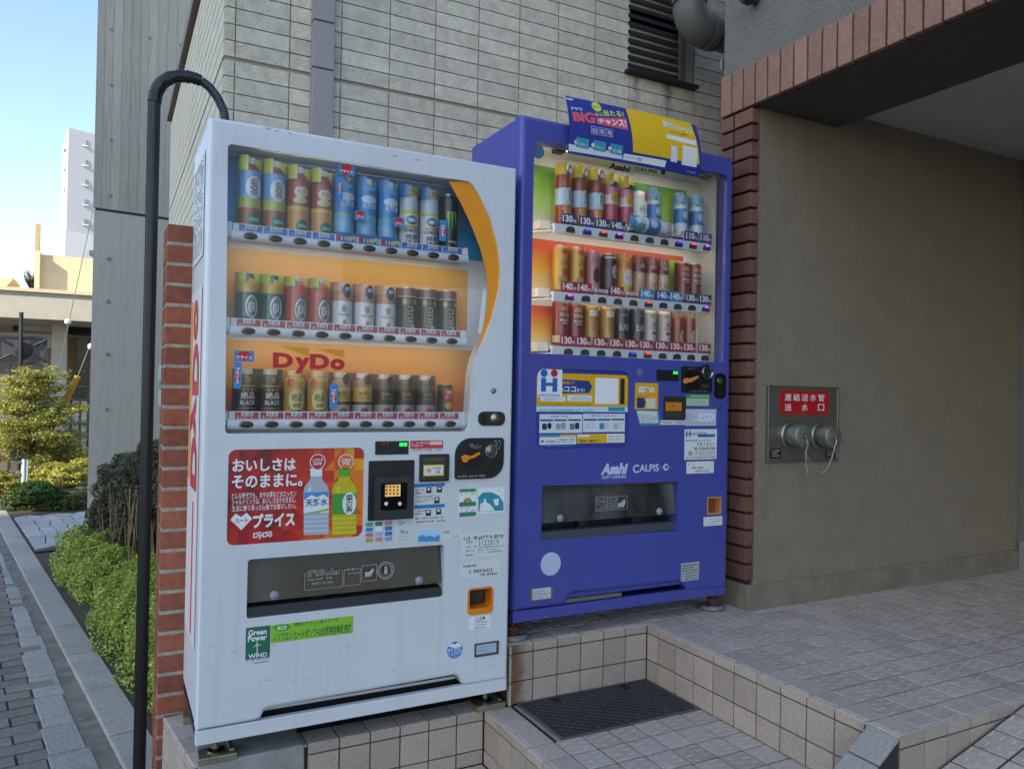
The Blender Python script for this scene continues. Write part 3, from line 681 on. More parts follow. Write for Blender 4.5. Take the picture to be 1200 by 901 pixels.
flex = [onY(u, v, py_) for u, v in ((236, 95), (246, 103), (255, 115), (262, 130), (265, 150), (266, 175))]
MB().tube(bend, [.0205, .0225, .0235, .0225, .0215, .0205, .019], 14).obj('taped_bend', tape, cpole, smooth=True)
mb = MB()
for i in range(16):
    s = i/16*(len(bend)-1); j = int(s); p = bend[j].lerp(bend[j+1], s-j); q = bend[j].lerp(bend[j+1], min(1, s-j+.22)); mb.tube([p, q], (.0226+.002*random.random())*(1-.1*i/16), 12)
mb.obj('tape_wrap', tape, cpole)
MB().tube(flex, .0150, 12).obj('flexible_hose', pm('blue_grey_hose', '#3f5560', .4, var=.1), cpole, smooth=True)
mb = MB()
for i in range(34):
    s = i/34*(len(flex)-1); j = int(s); p = flex[j].lerp(flex[j+1], s-j); q = flex[j].lerp(flex[j+1], min(1, s-j+.06)); mb.tube([p, q], .0162, 12)
mb.obj('hose_rings', black_pl, cpole)

# ================================================================== concrete corner wall further back
board = pm('board_concrete', '#b3ab9c', .85, var=.22, vs=5, bump=.5, bs=70, stain=.6, stain_col='#6c675c', stain_scale=5, stretch=(9, 9, .5), rvar=.14)
board2 = pm('smooth_concrete', '#bab3a6', .85, var=.14, vs=5, bump=.2, bs=70, stain=.3, stain_col='#7d7c77', stain_scale=5, stretch=(7, 7, .6))
cw = thing('concrete_wall', 'tall board-marked grey concrete wall behind the black conduit', 'concrete wall', (-.4, 6, ST))
CA = onZ(101.5, 622, ST); CA = Vector((CA.x, CA.y, 0)); zj = onY(113, 245, CA.y).z
def cslab(mb, b0, b1, d0, d1, z0, z1):
    q = [CA+SN*b0+SD*d0, CA+SN*b1+SD*d0, CA+SN*b1+SD*d1, CA+SN*(b0+.5*(d1-d0))+SD*d1]
    return mb.add([(p.x, p.y, z) for z in (z0, z1) for p in q], [(0, 3, 2, 1), (4, 5, 6, 7), (0, 1, 5, 4), (1, 2, 6, 5), (2, 3, 7, 6), (3, 0, 4, 7)])
cslab(MB(), 0, 2.2, 0, .3, ST-.02, zj-.012).obj('lower_wall', board2, cw)
cslab(MB(), .01, 2.2, .012, .3, zj-.013, zj+.013).obj('joint', ink('#4c4a46', .9), cw)
cslab(MB(), -.012, 2.2, -.008, .3, zj+.012, 7).obj('upper_wall', board2, cw)
b = -.012; 
while b < 2.1:
    w = random.uniform(.075, .1); d = random.uniform(.0, .006)
    cslab(MB(), b+.0015, b+w-.0015, -.012-d, -.0085, zj+.013, 7).obj('board_strip', board, cw); b += w
hole = pm('tie_hole', '#88847b', .9)
for u, v in ((131, 35), (131, 100), (131, 165), (130, 230), (176, 45), (176, 109), (212, 53), (127, 353), (126.5, 415), (125.5, 479.5), (124, 543.5), (128, 303)):
    t = (CA-CAM).dot(SD)-.02; d = ray(u, v); p = CAM+d*(t/d.dot(SD)); m_ = MB()
    q = [p+SN*(.017*math.cos(i*.449))+Vector((0, 0, .017*math.sin(i*.449))) for i in range(14)]; q2 = [a_+SD*.05 for a_ in q]
    m_.add(q+q2, [tuple(range(14))]+[(i, 14+i, 14+(i+1) % 14, (i+1) % 14) for i in range(14)]); m_.obj('tie_hole', hole, cw)

# ================================================================== vending machines
WHITE = pm('white_enamel', '#d6dade', .36, var=.03, vs=3, stain=.16, stain_col='#a7a49c', stain_scale=5, coat=.15, streak=.14, streak_col='#9a968a', streak_scale=30, bump=.05, bs=3.5, bdist=.01)
WHITE2 = pm('white_plastic', '#dfe2e6', .4, var=.02)
BLUE = pm('blue_enamel', '#464c9f', .36, var=.05, vs=3, stain=.22, stain_col='#565b9c', stain_scale=6, coat=.15, streak=.16, streak_col='#5c609c', streak_scale=30, bump=.05, bs=3.5, bdist=.01)
BLUE_SIDE = BLUE
BLK = pm('black_panel', '#17181b', .38, var=.05)
DARK = ink('#0b0b0c', .7); CHROME = pm('chrome', '#a9a6a0', .22, 1.0, var=.1, vs=20)
RUST = pm('rust', '#5e3a26', .9, var=.35, vs=40, bump=.4)
ZINC = pm('zinc_plate', '#a09a80', .4, .8, var=.25, vs=20)
ORANGE = ink('#e8861e', .35); PAPER = pm('paper', '#dcdedd', .7, var=.03, vs=20)
PANE = glass('window_pane', (1, 1, 1), .5, .015, haze=.016)
SMOKE = glass('smoked_flap', (.5, .5, .5), .7, .05, haze=.19, haze_col=(.2, .2, .205))
CLEAR = glass('clear_sleeve', (.985, .985, .98), .8, .08)
def fp(u, v, Y): p = onY(u, v, Y); return (p.x, p.z)
def poly(pts, Y): return [fp(u, v, Y) for u, v in pts]
def sticker(parent, name, px, Y, mat, r=0., th=.0012, label=None):
    x0, z0, x1, z1 = rect(px, Y)
    mb = MB().prism(rrect(x0, z0, x1, z1, r) if r else [(x0, z0), (x1, z0), (x1, z1), (x0, z1)], [], Y-th, Y+.0004)
    o = mb.obj(name, mat, parent)
    if label: o['label'] = label
    return o
def words(parent, s, px, Y, mat, bold=.0, shear=0., keep=False, spacing=1., line=1., align='CENTER'):
    x0, z0, x1, z1 = rect(px, Y); mb = MB(); text_mb(mb, s, x0, z0, x1, z1, Y, bold, shear, spacing, align, 0, line, keep)
    return mb.obj('lettering', mat, parent)
def shape(parent, name, px, Y, mat, kind='rect'):
    x0, z0, x1, z1 = rect(px, Y)
    pts = {'rect': lambda: [(x0, z0), (x1, z0), (x1, z1), (x0, z1)], 'round': lambda: disc((x0+x1)/2, (z0+z1)/2, (z1-z0)/2, 22, (x1-x0)/2), 'rr': lambda: rrect(x0, z0, x1, z1, min(x1-x0, z1-z0)*.25)}[kind]()
    return MB().prism(pts, [], Y-.0003, Y+.0002).obj(name, mat, parent)
def fineprint(parent, px, Y, mat, rows, fill=.55, seed=1, lead=.0, cols=1):
    """rows of unreadably small print as broken strokes"""
    rn = random.Random(seed); x0, z0, x1, z1 = rect(px, Y); mb = MB(); h = (z1-z0)/rows
    for r_ in range(rows):
        zc = z1-h*(r_+.5); end = x1 if rn.random() > .3 else x0+(x1-x0)*rn.uniform(.55, .95); x = x0+lead*(x1-x0)*(r_ % 3 == 1)
        while x < end:
            w = rn.uniform(.35, 1.0)*h*.8
            if rn.random() < .86:
                hh = h*fill*rn.uniform(.7, 1)
                for q in range(3):
                    if rn.random() < .75: mb.box(x, x+w*.8, Y-.0002, Y+.0001, zc-hh/2+hh*q/3, zc-hh/2+hh*q/3+hh*.17)
                mb.box(x+w*.3, x+w*.42, Y-.0002, Y+.0001, zc-hh/2, zc+hh/2)
            x += w
    return mb.obj('fine_print', mat, parent)
def shell(name, mat, parent, x0, x1, y0, y1, z0, z1, t=.018):
    """open-fronted cabinet"""
    mb = MB().box(x0, x0+t, y0, y1, z0, z1).box(x1-t, x1, y0, y1, z0, z1).box(x0+t, x1-t, y1-t, y1, z0, z1).box(x0+t, x1-t, y0, y1-t, z0, z0+t).box(x0+t, x1-t, y0, y1-t, z1-t, z1)
    return mb.obj(name, mat, parent, bevel=.004)
INK = ink('#23252b'); GREYINK = ink('#6a6e74'); WHT = ink('#eceef0'); RED = ink('#b8202c'); NAVY = ink('#25306f'); TEAL = ink('#2a93a8'); YEL = ink('#e3b422'); GRN = ink('#2f9a4a')

# ------------------------------------------------------------------ white machine
W1, H1, D1 = 1.0138, 1.83, .459
wm = thing('vending_machine', 'white drink vending machine with orange curved window trim and red poster', 'vending machine', (W1/2, .2, L1))
win = poly([(270, 169), (548, 212.5), (553, 215.5), (563, 231), (575, 256), (584, 290), (587, 318), (585, 340), (577, 372), (565, 402), (557, 420), (553, 440), (551, 470), (549.5, 500), (546, 505.5), (267, 508), (263.8, 505), (264.5, 440), (267, 172)], 0)
trayp = poly([(293, 655.3), (518, 638), (520.5, 640.5), (519.8, 695), (517, 699), (291, 724.6), (288.8, 722), (290.4, 658)], 0)
adr = rect((268, 527, 425.2, 628.3), 0); adp = rrect(*adr, .022)
crp = rrect(*rect((548, 689.5, 577.5, 717.5), 0), .016)
outer = poly([(229.6, 856.7), (300, 844.3), (306, 841.5), (310.3, 832), (316, 829.5), (533, 791.2), (537, 792.5), (541.5, 801), (546, 802.6), (593.8, 795.4)], 0)
zl = outer[0][1]; zr = outer[-1][1]
outer = [(.0, zl)]+outer[1:-1]+[(W1, zr), (W1, H1), (0, H1)]
mb = MB(); mb.rounded_plate(outer, [win, trayp, adp, crp], 0, .055, .012); mb.obj('door', WHITE, wm, smooth=True)
mb = MB(); mb.prism([(.005, .06), (W1-.005, .06), (W1-.005, H1-.006), (.005, H1-.006)], [[(.03, .09), (W1-.03, .09), (W1-.03, H1-.03), (.03, H1-.03)]], .0555, .066); mb.obj('door_gasket', ink('#241f2b', .6), wm)
shell('cabinet', WHITE, wm, .002, W1-.002, .0665, D1, .045, H1-.002)
MB().box(0, W1, .006, .03, 0, .043).obj('base_rail', WHITE, wm, bevel=.003)
MB().box(.004, W1-.004, .031, D1, 0.002, .02).obj('base_frame', ink('#2a2a2b', .7), wm)
MB().box(.02, W1-.02, .075, .09, .021, .25).obj('vent_baffle', ink('#1a1a1b', .8), wm)
for i in range(14): MB().box(.3+i*.045, .335+i*.045, .068, .0745, .075, .125).obj('vent_slat', ink('#2b2c2e', .6), wm)
# feet
for fx, fy_ in ((.065, .075), (W1-.05, .075), (.05, .4)):
    ft = MB().lathe([(L1+.014, .026), (L1+.022, .026), (L1+.026, .012), (-.001, .011)], (fx, fy_, 0), 16).obj('foot', CHROME, wm, smooth=True)
    m_ = MB().box(fx-.055, fx+.055, fy_-.055, fy_-.032, L1+.001, L1+.022).box(fx-.05, fx+.05, fy_-.032, fy_+.04, L1+.009, L1+.013)
    m_.box(fx+.035, fx+.05, fy_-.032, fy_+.05, L1+.013, L1+.026).obj('bracket', ZINC, ft, bevel=.003)
# display box
IY = .125
mb = MB().box(.03, W1-.03, IY, IY+.006, .88, H1-.03)
mb.box(.962, .972, .057, IY-.001, .9, 1.77).box(.04, .05, .057, IY-.001, .9, 1.77).box(.05, .962, .057, IY-.001, 1.765, 1.775).box(.05, .962, .057, IY-.001, .893, .9)
mb.obj('display_lining', pm('lining_grey', '#dfe2e6', .5, var=.03), wm)
def panel(px, Y, m, nm='backdrop', parent=None):
    x0, z0, x1, z1 = rect(px, Y); return MB().box(x0, x1, Y-.0015, Y, z0, z1).obj(nm, m, parent)
zt = lambda u, v, Y: onY(u, v, Y).z
x_l, x_r = .055, onY(548, 300, IY).x
ROWZ = [zt(268, 272, .03), zt(268, 384, .03), zt(266, 494, .03)]          # mid height of each button rail
blue_bg = ramp_mat('blue_backdrop', [(0, '#3d9fd6'), (.5, '#2f86c8'), (1, '#2a6ea8')], ROWZ[0], 1.77)
or_bg1 = ramp_mat('orange_backdrop', [(0, '#dd7a2a'), (.45, '#eea040'), (1, '#e2b45e')], ROWZ[1], ROWZ[0])
or_bg2 = ramp_mat('orange_backdrop_low', [(0, '#dc6a1e'), (.45, '#ea8a2c'), (1, '#e0a84e')], ROWZ[2], ROWZ[1])
MB().box(x_l, .96, IY-.004, IY-.001, ROWZ[0]+.01, 1.76).obj('backdrop', blue_bg, wm)
MB().box(x_l, x_r, IY-.004, IY-.001, ROWZ[1]+.01, ROWZ[0]-.03).obj('backdrop', or_bg1, wm)
MB().box(x_l, onY(556, 450, IY).x, IY-.004, IY-.001, ROWZ[2]+.01, ROWZ[1]-.03).obj('backdrop', or_bg2, wm)
GY = .010
MB().prism([(x, z) for x, z in win], [], GY, GY+.003).obj('window_glass', PANE, wm)
# orange crescent behind the glass
cres = poly([(526, 213), (549, 213.5), (553, 216.5), (562, 231.5), (574, 256.5), (583, 290), (586, 318), (584, 340), (576, 372), (564.5, 402), (557.5, 418.5), (558, 414), (566, 384), (570.5, 362), (572, 340), (569, 315), (563, 292), (553, 266), (541, 240)], GY-.001)
MB().prism(cres, [], GY-.0016, GY-.0004).obj('curved_trim', pm('orange_trim', '#ec961a', .4, var=.04, vs=6), wm)
wtag = poly([(566, 340), (569.5, 338), (568, 372), (565, 391), (560, 392)], GY+.005); MB().prism(wtag, [], GY+.0045, GY+.0052).obj('white_tab', WHT, wm)
# shelves, buttons, price tags
XC = [onY(u, v, .06).x for u, v in ((293.5, 220), (527.5, 262))]
CX = [XC[0]+(XC[1]-XC[0])*i/9 for i in range(10)]
rail_m = pm('rail_plastic', '#cfd6df', .42, var=.03); btn_m = pm('button_chrome', '#6d675c', .25, .8, var=.2, vs=60); btn_d = ink('#1d1b19', .3)
mb = MB()
bt = MB().lathe([(0, .0215), (.004, .0205), (.006, .016), (.0068, .0)], (0, 0, 0), 22, 'y', cap=False)
for i, v_ in enumerate(bt.v): bt.v[i] = (v_[0], v_[1], v_[2]*.5+(.0 if True else 0))
btm = bt.mesh('button', [btn_m], smooth=True)
slot = MB().prism([(-.017, -.001), (.017, -.001), (.011, .0045), (0, .0062), (-.011, .0045)], [], -.0068, -.006).mesh('button_slot', btn_d)
PRICE1 = [['¥140', '¥140', '¥150', '¥150', '110円', '110円', '110円', '¥150', '¥150', '¥210'], ['¥140']*10, ['¥130', '¥130', '¥130', '¥130', '¥140', '¥140', '¥140', '¥140', '¥140', '¥130']]
rails_x = (onY(268, 272, .03).x, onY(549, 303, .03).x)
tagb, tagr = ink('#2f62ad', .4), ink('#a8243a', .4); shelfz = []
for r_ in range(3):
    zc = ROWZ[r_]; zb = zc-.020; ztag = zc+.006; ztop = zc+.031; shelfz.append(ztop-.004)
    m_ = MB().box(rails_x[0]-.006, rails_x[1], .030, IY-.005, zc-.012, ztag+.002).box(rails_x[0]+.012, rails_x[1]-.012, .036, .042, ztag+.002, ztop)
    m_.box(rails_x[0]-.006, rails_x[0]+.010, .034, IY-.005, ztag, ztop+.002).box(rails_x[1]-.014, rails_x[1], .034, IY-.005, ztag, ztop+.002)
    sh = m_.obj('shelf', rail_m, wm, bevel=.002)
    MB().tube([(rails_x[0]+.006, .03, zc-.008), (rails_x[1]-.006, .03, zc-.008)], .0155, 16).obj('button_rail', rail_m, sh, smooth=True)
    for i in range(10):
        put('button', btm, sh, (CX[i]-.004, .0165, zc-.008)); put('button_slot', slot, sh, (CX[i]-.004, .0165, zc-.008))
        big = r_ == 0 and 4 <= i <= 6
        w = .034; y = .0335; top = ztop+(.008 if big else -.003)
        tg = MB().box(CX[i]-w, CX[i]+w, y, y+.002, ztag+.0005, top).obj('price_tag', tagb if r_ == 0 else tagr, wm)
        m_ = MB()
        if big:
            text_mb(m_, '110円', CX[i]-.017, ztag+.006, CX[i]+.031, ztag+.022, y-.0005, bold=.02); m_.obj('lettering', ink('#f0e24a'), tg)
            MB().box(CX[i]-.031, CX[i]-.021, y-.0006, y-.0001, ztag+.004, ztag+.025).obj('price_flash', RED, tg)
        else:
            MB().box(CX[i]-.016, CX[i]+.018, y-.0007, y-.0001, top-.010, top+.0015).obj('price_chip', PAPER, tg)
            text_mb(m_, PRICE1[r_][i], CX[i]-.013, top-.0085, CX[i]+.015, top-.0015, y-.0012, bold=.02); m_.obj('lettering', INK, tg)
            m_ = MB(); text_mb(m_, 'つめた〜い' if r_ == 0 else 'あったか〜い', CX[i]-.029, ztag+.003, CX[i]+.018, ztag+.0125, y-.0006); m_.obj('lettering', ink('#d8dbe6'), tg)
LED = pm('unseen_strip_led', '#fff4e2', .5, var=0, emit=3.6)  # unseen strips, added to lift the display to the fronts' brightness
MB().box(.0502, .0514, .02, .05, .93, 1.74).obj('unseen_lamp_strip', LED, wm); MB().box(.15, .78, .03, .055, 1.7635, 1.7648).obj('unseen_lamp_strip', LED, wm)
for zc in ROWZ[:2]: MB().box(rails_x[0]+.03, rails_x[1]-.03, .047, .056, zc-.0145, zc-.0125).obj('unseen_lamp_strip', LED, wm)  # hidden under the shelves, added because the lower rows came out dim
# logo on the glass
lg = [('D', 320, 413, 343.5, 431.5), ('y', 345.5, 418.5, 363, 438), ('D', 363.5, 414.5, 386, 433), ('o', 387, 420, 404, 434)]
for ch, *px in lg: words(wm, ch, px, GY-.0006, ink('#c01a28'), bold=.055)
for pts in ([(327, 405.5), (362.5, 407.5), (362.5, 417.5)], [(368.5, 408), (403.5, 410), (403.5, 419.5)]): MB().prism(poly(pts, GY-.0006), [], GY-.0009, GY-.0004).obj('logo_wedge', ink('#e29a1a'), wm)
def flash(px, Y, kind):
    o = sticker(wm, 'price_flash', px, Y, ink('#2a86c8'), th=.0008); u0, v0, u1, v1 = px
    if kind == 'tall':
        MB().prism(poly([(u0+1, (v0+v1)/2+1), ((u0+u1)/2, v0+3), (u1-1, (v0+v1)/2-1), (u1-1, v1-8), (u0+1, v1-7)], Y-.001), [], Y-.0012, Y-.0009).obj('red_patch', RED, o)
        m_ = MB(); x0, z0, x1, z1 = rect((u0+1.5, v0+6, u1-1.5, v1-6), Y-.0014); text_mb(m_, 'プ\nラ\nイ\nス', x0, z0, x1, z1, Y-.0014, bold=.03, line=.9); m_.obj('lettering', WHT, o)
    else:
        MB().prism(poly([(u0+1, (v0+v1)/2), ((u0+u1)/2-4, v0+1), ((u0+u1)/2+4, v0+1), (u1-1, (v0+v1)/2+1), ((u0+u1)/2, v1-1)], Y-.001), [], Y-.0012, Y-.0009).obj('red_patch', RED, o)
        words(o, 'プライス', (u0+2, (v0+v1)/2-1, u1-2, (v0+v1)/2+(v1-v0)*.28), Y-.0014, WHT, bold=.03)
    return o
flash((396, 191.5, 415.5, 207), GY-.0004, 'wide'); flash((395, 208, 401.5, 233), GY-.0004, 'tall'); flash((416, 246.5, 428, 259), GY-.0004, 'wide')
flash((461.5, 254.5, 473.5, 267), GY-.0004, 'wide'); flash((515, 257.5, 522.5, 283), GY-.0004, 'tall')
flash((274.8, 410.5, 297.5, 424), GY-.0004, 'wide'); flash((274.5, 424.5, 282.3, 455.5), GY-.0004, 'tall'); flash((386.5, 450, 395.2, 478), GY-.0004, 'tall')
# poster
PY = .006
ad = MB().prism(adp, [], PY+.0005, PY+.003).obj('poster', ink('#bf2a24', .35), wm); ad['label'] = 'red and orange poster with two bottles'
x0, z0, x1, z1 = adr; nx, nz = 13, 8; m_ = MB(); pal = ['#7d1a22', '#a01f24', '#b8251f', '#c93320', '#d9541e', '#e57a1c', '#e9a01c', '#ecc31e']
for i in range(nx):
    for k in range(nz):
        ax, bx = x0+(x1-x0)*i/nx, x0+(x1-x0)*(i+1)/nx; az, bz = z0+(z1-z0)*k/nz, z0+(z1-z0)*(k+1)/nz
        for tri in (((ax, az), (bx, az), (bx, bz)), ((ax, az), (bx, bz), (ax, bz))) if (i+k) % 2 else (((ax, az), (bx, az), (ax, bz)), ((bx, az), (bx, bz), (ax, bz))):
            if any(abs(p[0]-q) < 1e-6 for p in tri for q in (x0, x1)) and any(abs(p[1]-q) < 1e-6 for p in tri for q in (z0, z1)): continue
            cxx = sum(p[0] for p in tri)/3; czz = sum(p[1] for p in tri)/3
            g_ = (cxx-x0)/(x1-x0); h_ = (czz-z0)/(z1-z0)
            lv_ = 1.3+5.2*max(0, g_-.32)*1.35+1.1*max(0, .3-h_)*3*(1-g_*.6)+random.uniform(-1.0, 1.0)
            m_.add([(p[0], PY, p[1]) for p in tri], [(0, 1, 2)], int(max(0, min(7, lv_))))
m_.obj('facet_print', [ink(c_, .35) for c_ in pal], ad)
TY = PY-.0006
words(ad, 'おいしさは', (272.5, 538, 346.6, 550.8), TY, WHT, .03); words(ad, 'そのままに。', (271.8, 556.6, 354.5, 569.5), TY, WHT, .03)
words(ad, 'どんな時代でも、水やお茶などのエッセン', (271.8, 577.5, 347, 581.5), TY, WHT, .01); words(ad, 'シャルドリンクは、おいしさはそのままに、', (271.8, 585, 347, 588.6), TY, WHT, .01); words(ad, '生活に寄り添った価格でお届けしたい。', (271.8, 592.5, 347, 595.6), TY, WHT, .01)
MB().prism(poly([(270, 609), (276, 601.5), (282.5, 605.5), (289, 600.5), (295.5, 607.5), (282.8, 621)], TY), [], TY-.0003, TY+.0002).obj('heart', WHT, ad)
words(ad, 'ハート', (275.5, 607, 290.5, 612.5), TY-.0006, RED, .03); words(ad, 'プライス', (296.6, 602, 345.7, 616), TY, WHT, .045); words(ad, 'DyDo', (296.8, 624.5, 319, 630.5), TY, WHT, .03)
MB().prism(poly([(299, 623.5), (306, 623.2), (306, 625)], TY), [], TY-.0003, TY+.0002).prism(poly([(309.5, 623), (318.5, 622.5), (318.5, 624.5)], TY), [], TY-.0003, TY+.0002).obj('logo_wedge', WHT, ad)
def bottle_print(u0, u1, vcap, liq, cap_c, lab, labtop, labbot, dark):
    uc = (u0+u1)/2; w = u1-u0
    body = [(uc-w*.21, vcap+10), (uc+w*.21, vcap+10), (uc+w*.25, vcap+14), (uc+w*.44, vcap+21), (u1, vcap+28)]
    right = [(u1-(.6 if k % 2 else 0), vcap+28+k*5.5) for k in range(1, 10)]; left = [(u0+(.6 if k % 2 else 0), vcap+28+k*5.6) for k in range(9, 0, -1)]
    pts = body+right+left+[(u0, vcap+28), (uc-w*.44, vcap+21), (uc-w*.25, vcap+14)]
    pts = [(u, min(v, 632.5-(u-355)*.055)) for u, v in pts]
    o = MB().prism(poly(pts, TY-.0003), [], TY-.0006, TY-.0002).obj('bottle_picture', ink(liq, .35), ad)
    MB().prism(poly([(uc-w*.23, vcap), (uc+w*.23, vcap), (uc+w*.23, vcap+9.5), (uc-w*.23, vcap+10)], TY-.001), [], TY-.0012, TY-.0008).obj('cap_print', ink(cap_c, .35), ad)
    MB().prism(poly([(u0+.3, labtop+1), (u1-.3, labtop), (u1-.3, labbot-.7), (u0+.3, labbot)], TY-.001), [], TY-.0012, TY-.0008).obj('label_print', ink(lab, .35), ad)
    for k in range(4): MB().prism(poly([(u0+1, labbot+4+k*5.5), (u1-1.5, labbot+3.2+k*5.5), (u1-1.5, labbot+4.3+k*5.5), (u0+1, labbot+5.4+k*5.5)], TY-.0009), [], TY-.0011, TY-.0008).obj('rib_print', ink(dark, .35), ad)
    MB().prism(poly([(uc-w*.32, vcap+24), (uc-w*.2, vcap+20), (uc-w*.2, labtop), (uc-w*.32, labtop)], TY-.0009), [], TY-.0011, TY-.0008).obj('highlight_print', ink(dark, .35), ad)
bottle_print(355.6, 385.6, 548.5, '#aeb7c6', '#e8ecf0', '#e6ecf4', 576.5, 601, '#d3dae4')
sk = MB().prism(poly([(356.2, 577), (385, 576), (385, 583), (379, 579), (371, 582.5), (365, 579.5), (356.2, 586)], TY-.0015), [], TY-.0017, TY-.0013).obj('mountain_print', ink('#4f8fd0'), ad)
MB().prism(poly([(356.2, 601), (366, 599.5), (385, 595.5), (385, 598), (368, 601.5)], TY-.0015), [], TY-.0017, TY-.0013).obj('green_stripe', ink('#8fb83a'), ad)
words(ad, '天然水', (358, 584.5, 384, 592), TY-.002, ink('#27305a'), .02)
bottle_print(389, 418, 548.3, '#c8b81e', '#58a82c', '#3f9c3c', 577.5, 603, '#dcd24a')
m_ = MB(); x0_, z0_, x1_, z1_ = rect((401.5, 577, 417, 602.5), TY-.0016); m_.prism(disc((x0_+x1_)/2, (z0_+z1_)/2, (z1_-z0_)/2, 20, (x1_-x0_)/2), [], TY-.0018, TY-.0014).obj('oval_print', WHT, ad)
words(ad, '葉\nの\n茶', (405, 579.5, 413.5, 600), TY-.0022, ink('#22332a'), .02, line=.9)
for cu, c_, s in ((372.2, '#c01e2a', 'こだわり\n採水地'), (405.5, '#e2702a', '人気の\n緑茶')):
    x0_, z0_, x1_, z1_ = rect((cu-9, 532.2, cu+9, 549.5), TY-.001)
    MB().prism(disc((x0_+x1_)/2, (z0_+z1_)/2, (z1_-z0_)/2, 24, (x1_-x0_)/2), [], TY-.0012, TY-.0008).obj('badge_ring', WHT, ad)
    MB().prism(disc((x0_+x1_)/2, (z0_+z1_)/2, (z1_-z0_)/2*.9, 24, (x1_-x0_)/2*.9), [], TY-.0016, TY-.0012).obj('badge', ink(c_, .35), ad)
    words(ad, s, (cu-6, 537, cu+6, 545), TY-.002, WHT, .02)
# take-out flap and chamber
SMOKE2 = glass('grey_flap', (.5, .5, .5), .7, .05, haze=.34, haze_col=(.27, .28, .28))
def tray(m, p, Y, ff, knobs, framem, depth=.16, pane=SMOKE):
    xs = [a for a, _ in p]; zs = [b for _, b in p]; x0, x1, z0, z1 = min(xs), max(xs), min(zs), max(zs)
    mb = MB().box(x0-.01, x1+.01, Y+depth, Y+depth+.006, z0-.01, z1+.01).box(x0-.012, x0-.004, Y+.057, Y+depth-.001, z0-.01, z1+.01).box(x1+.004, x1+.012, Y+.057, Y+depth-.001, z0-.01, z1+.01).box(x0-.004, x1+.004, Y+.057, Y+depth-.001, z1+.002, z1+.01).box(x0-.004, x1+.004, Y+.02, Y+depth-.001, z0-.01, z0-.002)
    mb.obj('take_out_chamber', ink('#3c3c3d', .6), m)
    zs_ = z0+(z1-z0)*.16; zf = z0+(z1-z0)*ff; zk = zf+.004
    fl = MB(); fl.add([(x0+.004, Y+.012, zf), (x1-.004, Y+.012, zf), (x1-.004, Y+.030, z1-.006), (x0+.004, Y+.030, z1-.006), (x0+.004, Y+.016, zf), (x1-.004, Y+.016, zf), (x1-.004, Y+.034, z1-.006), (x0+.004, Y+.034, z1-.006)],
        [(0, 1, 2, 3), (7, 6, 5, 4), (0, 4, 5, 1), (1, 5, 6, 2), (2, 6, 7, 3), (3, 7, 4, 0)]); f_ = fl.obj('flap', pane, m)
    s_ = MB(); s_.add([(x0+.003, Y+.003, z0+.003), (x1-.003, Y+.003, z0+.003), (x1-.003, Y+.018, zs_), (x0+.003, Y+.018, zs_), (x1-.003, Y+.05, zs_+.002), (x0+.003, Y+.05, zs_+.002)], [(0, 1, 2, 3), (3, 2, 4, 5)]); s_.obj('sill', framem, m)
    MB().box(x0+.004, x1-.004, Y+.04, Y+.05, zs_+.03, zs_+.05).box(x0+.2, x0+.24, Y+.06, Y+.1, z0, zs_+.05).box(x0+.45, x0+.49, Y+.06, Y+.1, z0, zs_+.05).obj('inner_guide', ink('#2b2b2b', .5), m)
    for kx in knobs: MB().lathe([(0, .014), (.004, .014), (.009, .008), (.01, 0)], (x0+(x1-x0)*kx, Y+.0165, zk+.01), 16, 'y').obj('hinge_knob', pm('knob_grey', '#8f949a', .35, var=0), m, smooth=True)
    return f_
fl = tray(wm, trayp, 0, .25, (.13, .87), pm('dark_sill', '#2e2c2a', .5, var=.1))
tw = ink('#b9b8b0', .5)
for px in ((357, 664, 401, 687), (403, 661.5, 422, 684.5), (424, 659.5, 441, 679.5)):
    x0, z0, x1, z1 = rect(px, .012); z1 = z0+.052; t_ = .0012
    MB().prism([(x0, z0), (x1, z0), (x1, z1), (x0, z1)], [[(x0+t_, z0+t_), (x1-t_, z0+t_), (x1-t_, z1-t_), (x0+t_, z1-t_)]], .0098, .0102).obj('print_box', tw, fl)
fineprint(fl, (360, 667, 398, 683), .0098, tw, 4, .6, 3); fineprint(fl, (405, 665, 420, 673), .0098, tw, 2, .6, 4)
c0 = fp(452, 668, .0098); MB().prism(disc(*c0, .028, 28), [disc(*c0, .0255, 28)], .0098, .0102).prism(disc(*c0, .021, 24), [disc(*c0, .0195, 24)], .0098, .0102).obj('print_ring', tw, fl)
MB().prism(disc(c0[0], c0[1]-.004, .009, 12, .006), [], .0098, .0102).prism(disc(c0[0], c0[1]+.008, .005, 12), [], .0098, .0102).obj('print_figure', tw, fl)
c1 = fp(433, 670, .0098); MB().prism([(c1[0]-.015, c1[1]-.014), (c1[0]+.004, c1[1]-.014), (c1[0]+.015, c1[1]+.004), (c1[0]+.012, c1[1]+.012), (c1[0]-.003, c1[1]+.001), (c1[0]-.015, c1[1]+.002)], [], .0098, .0102).obj('print_hand', tw, fl)
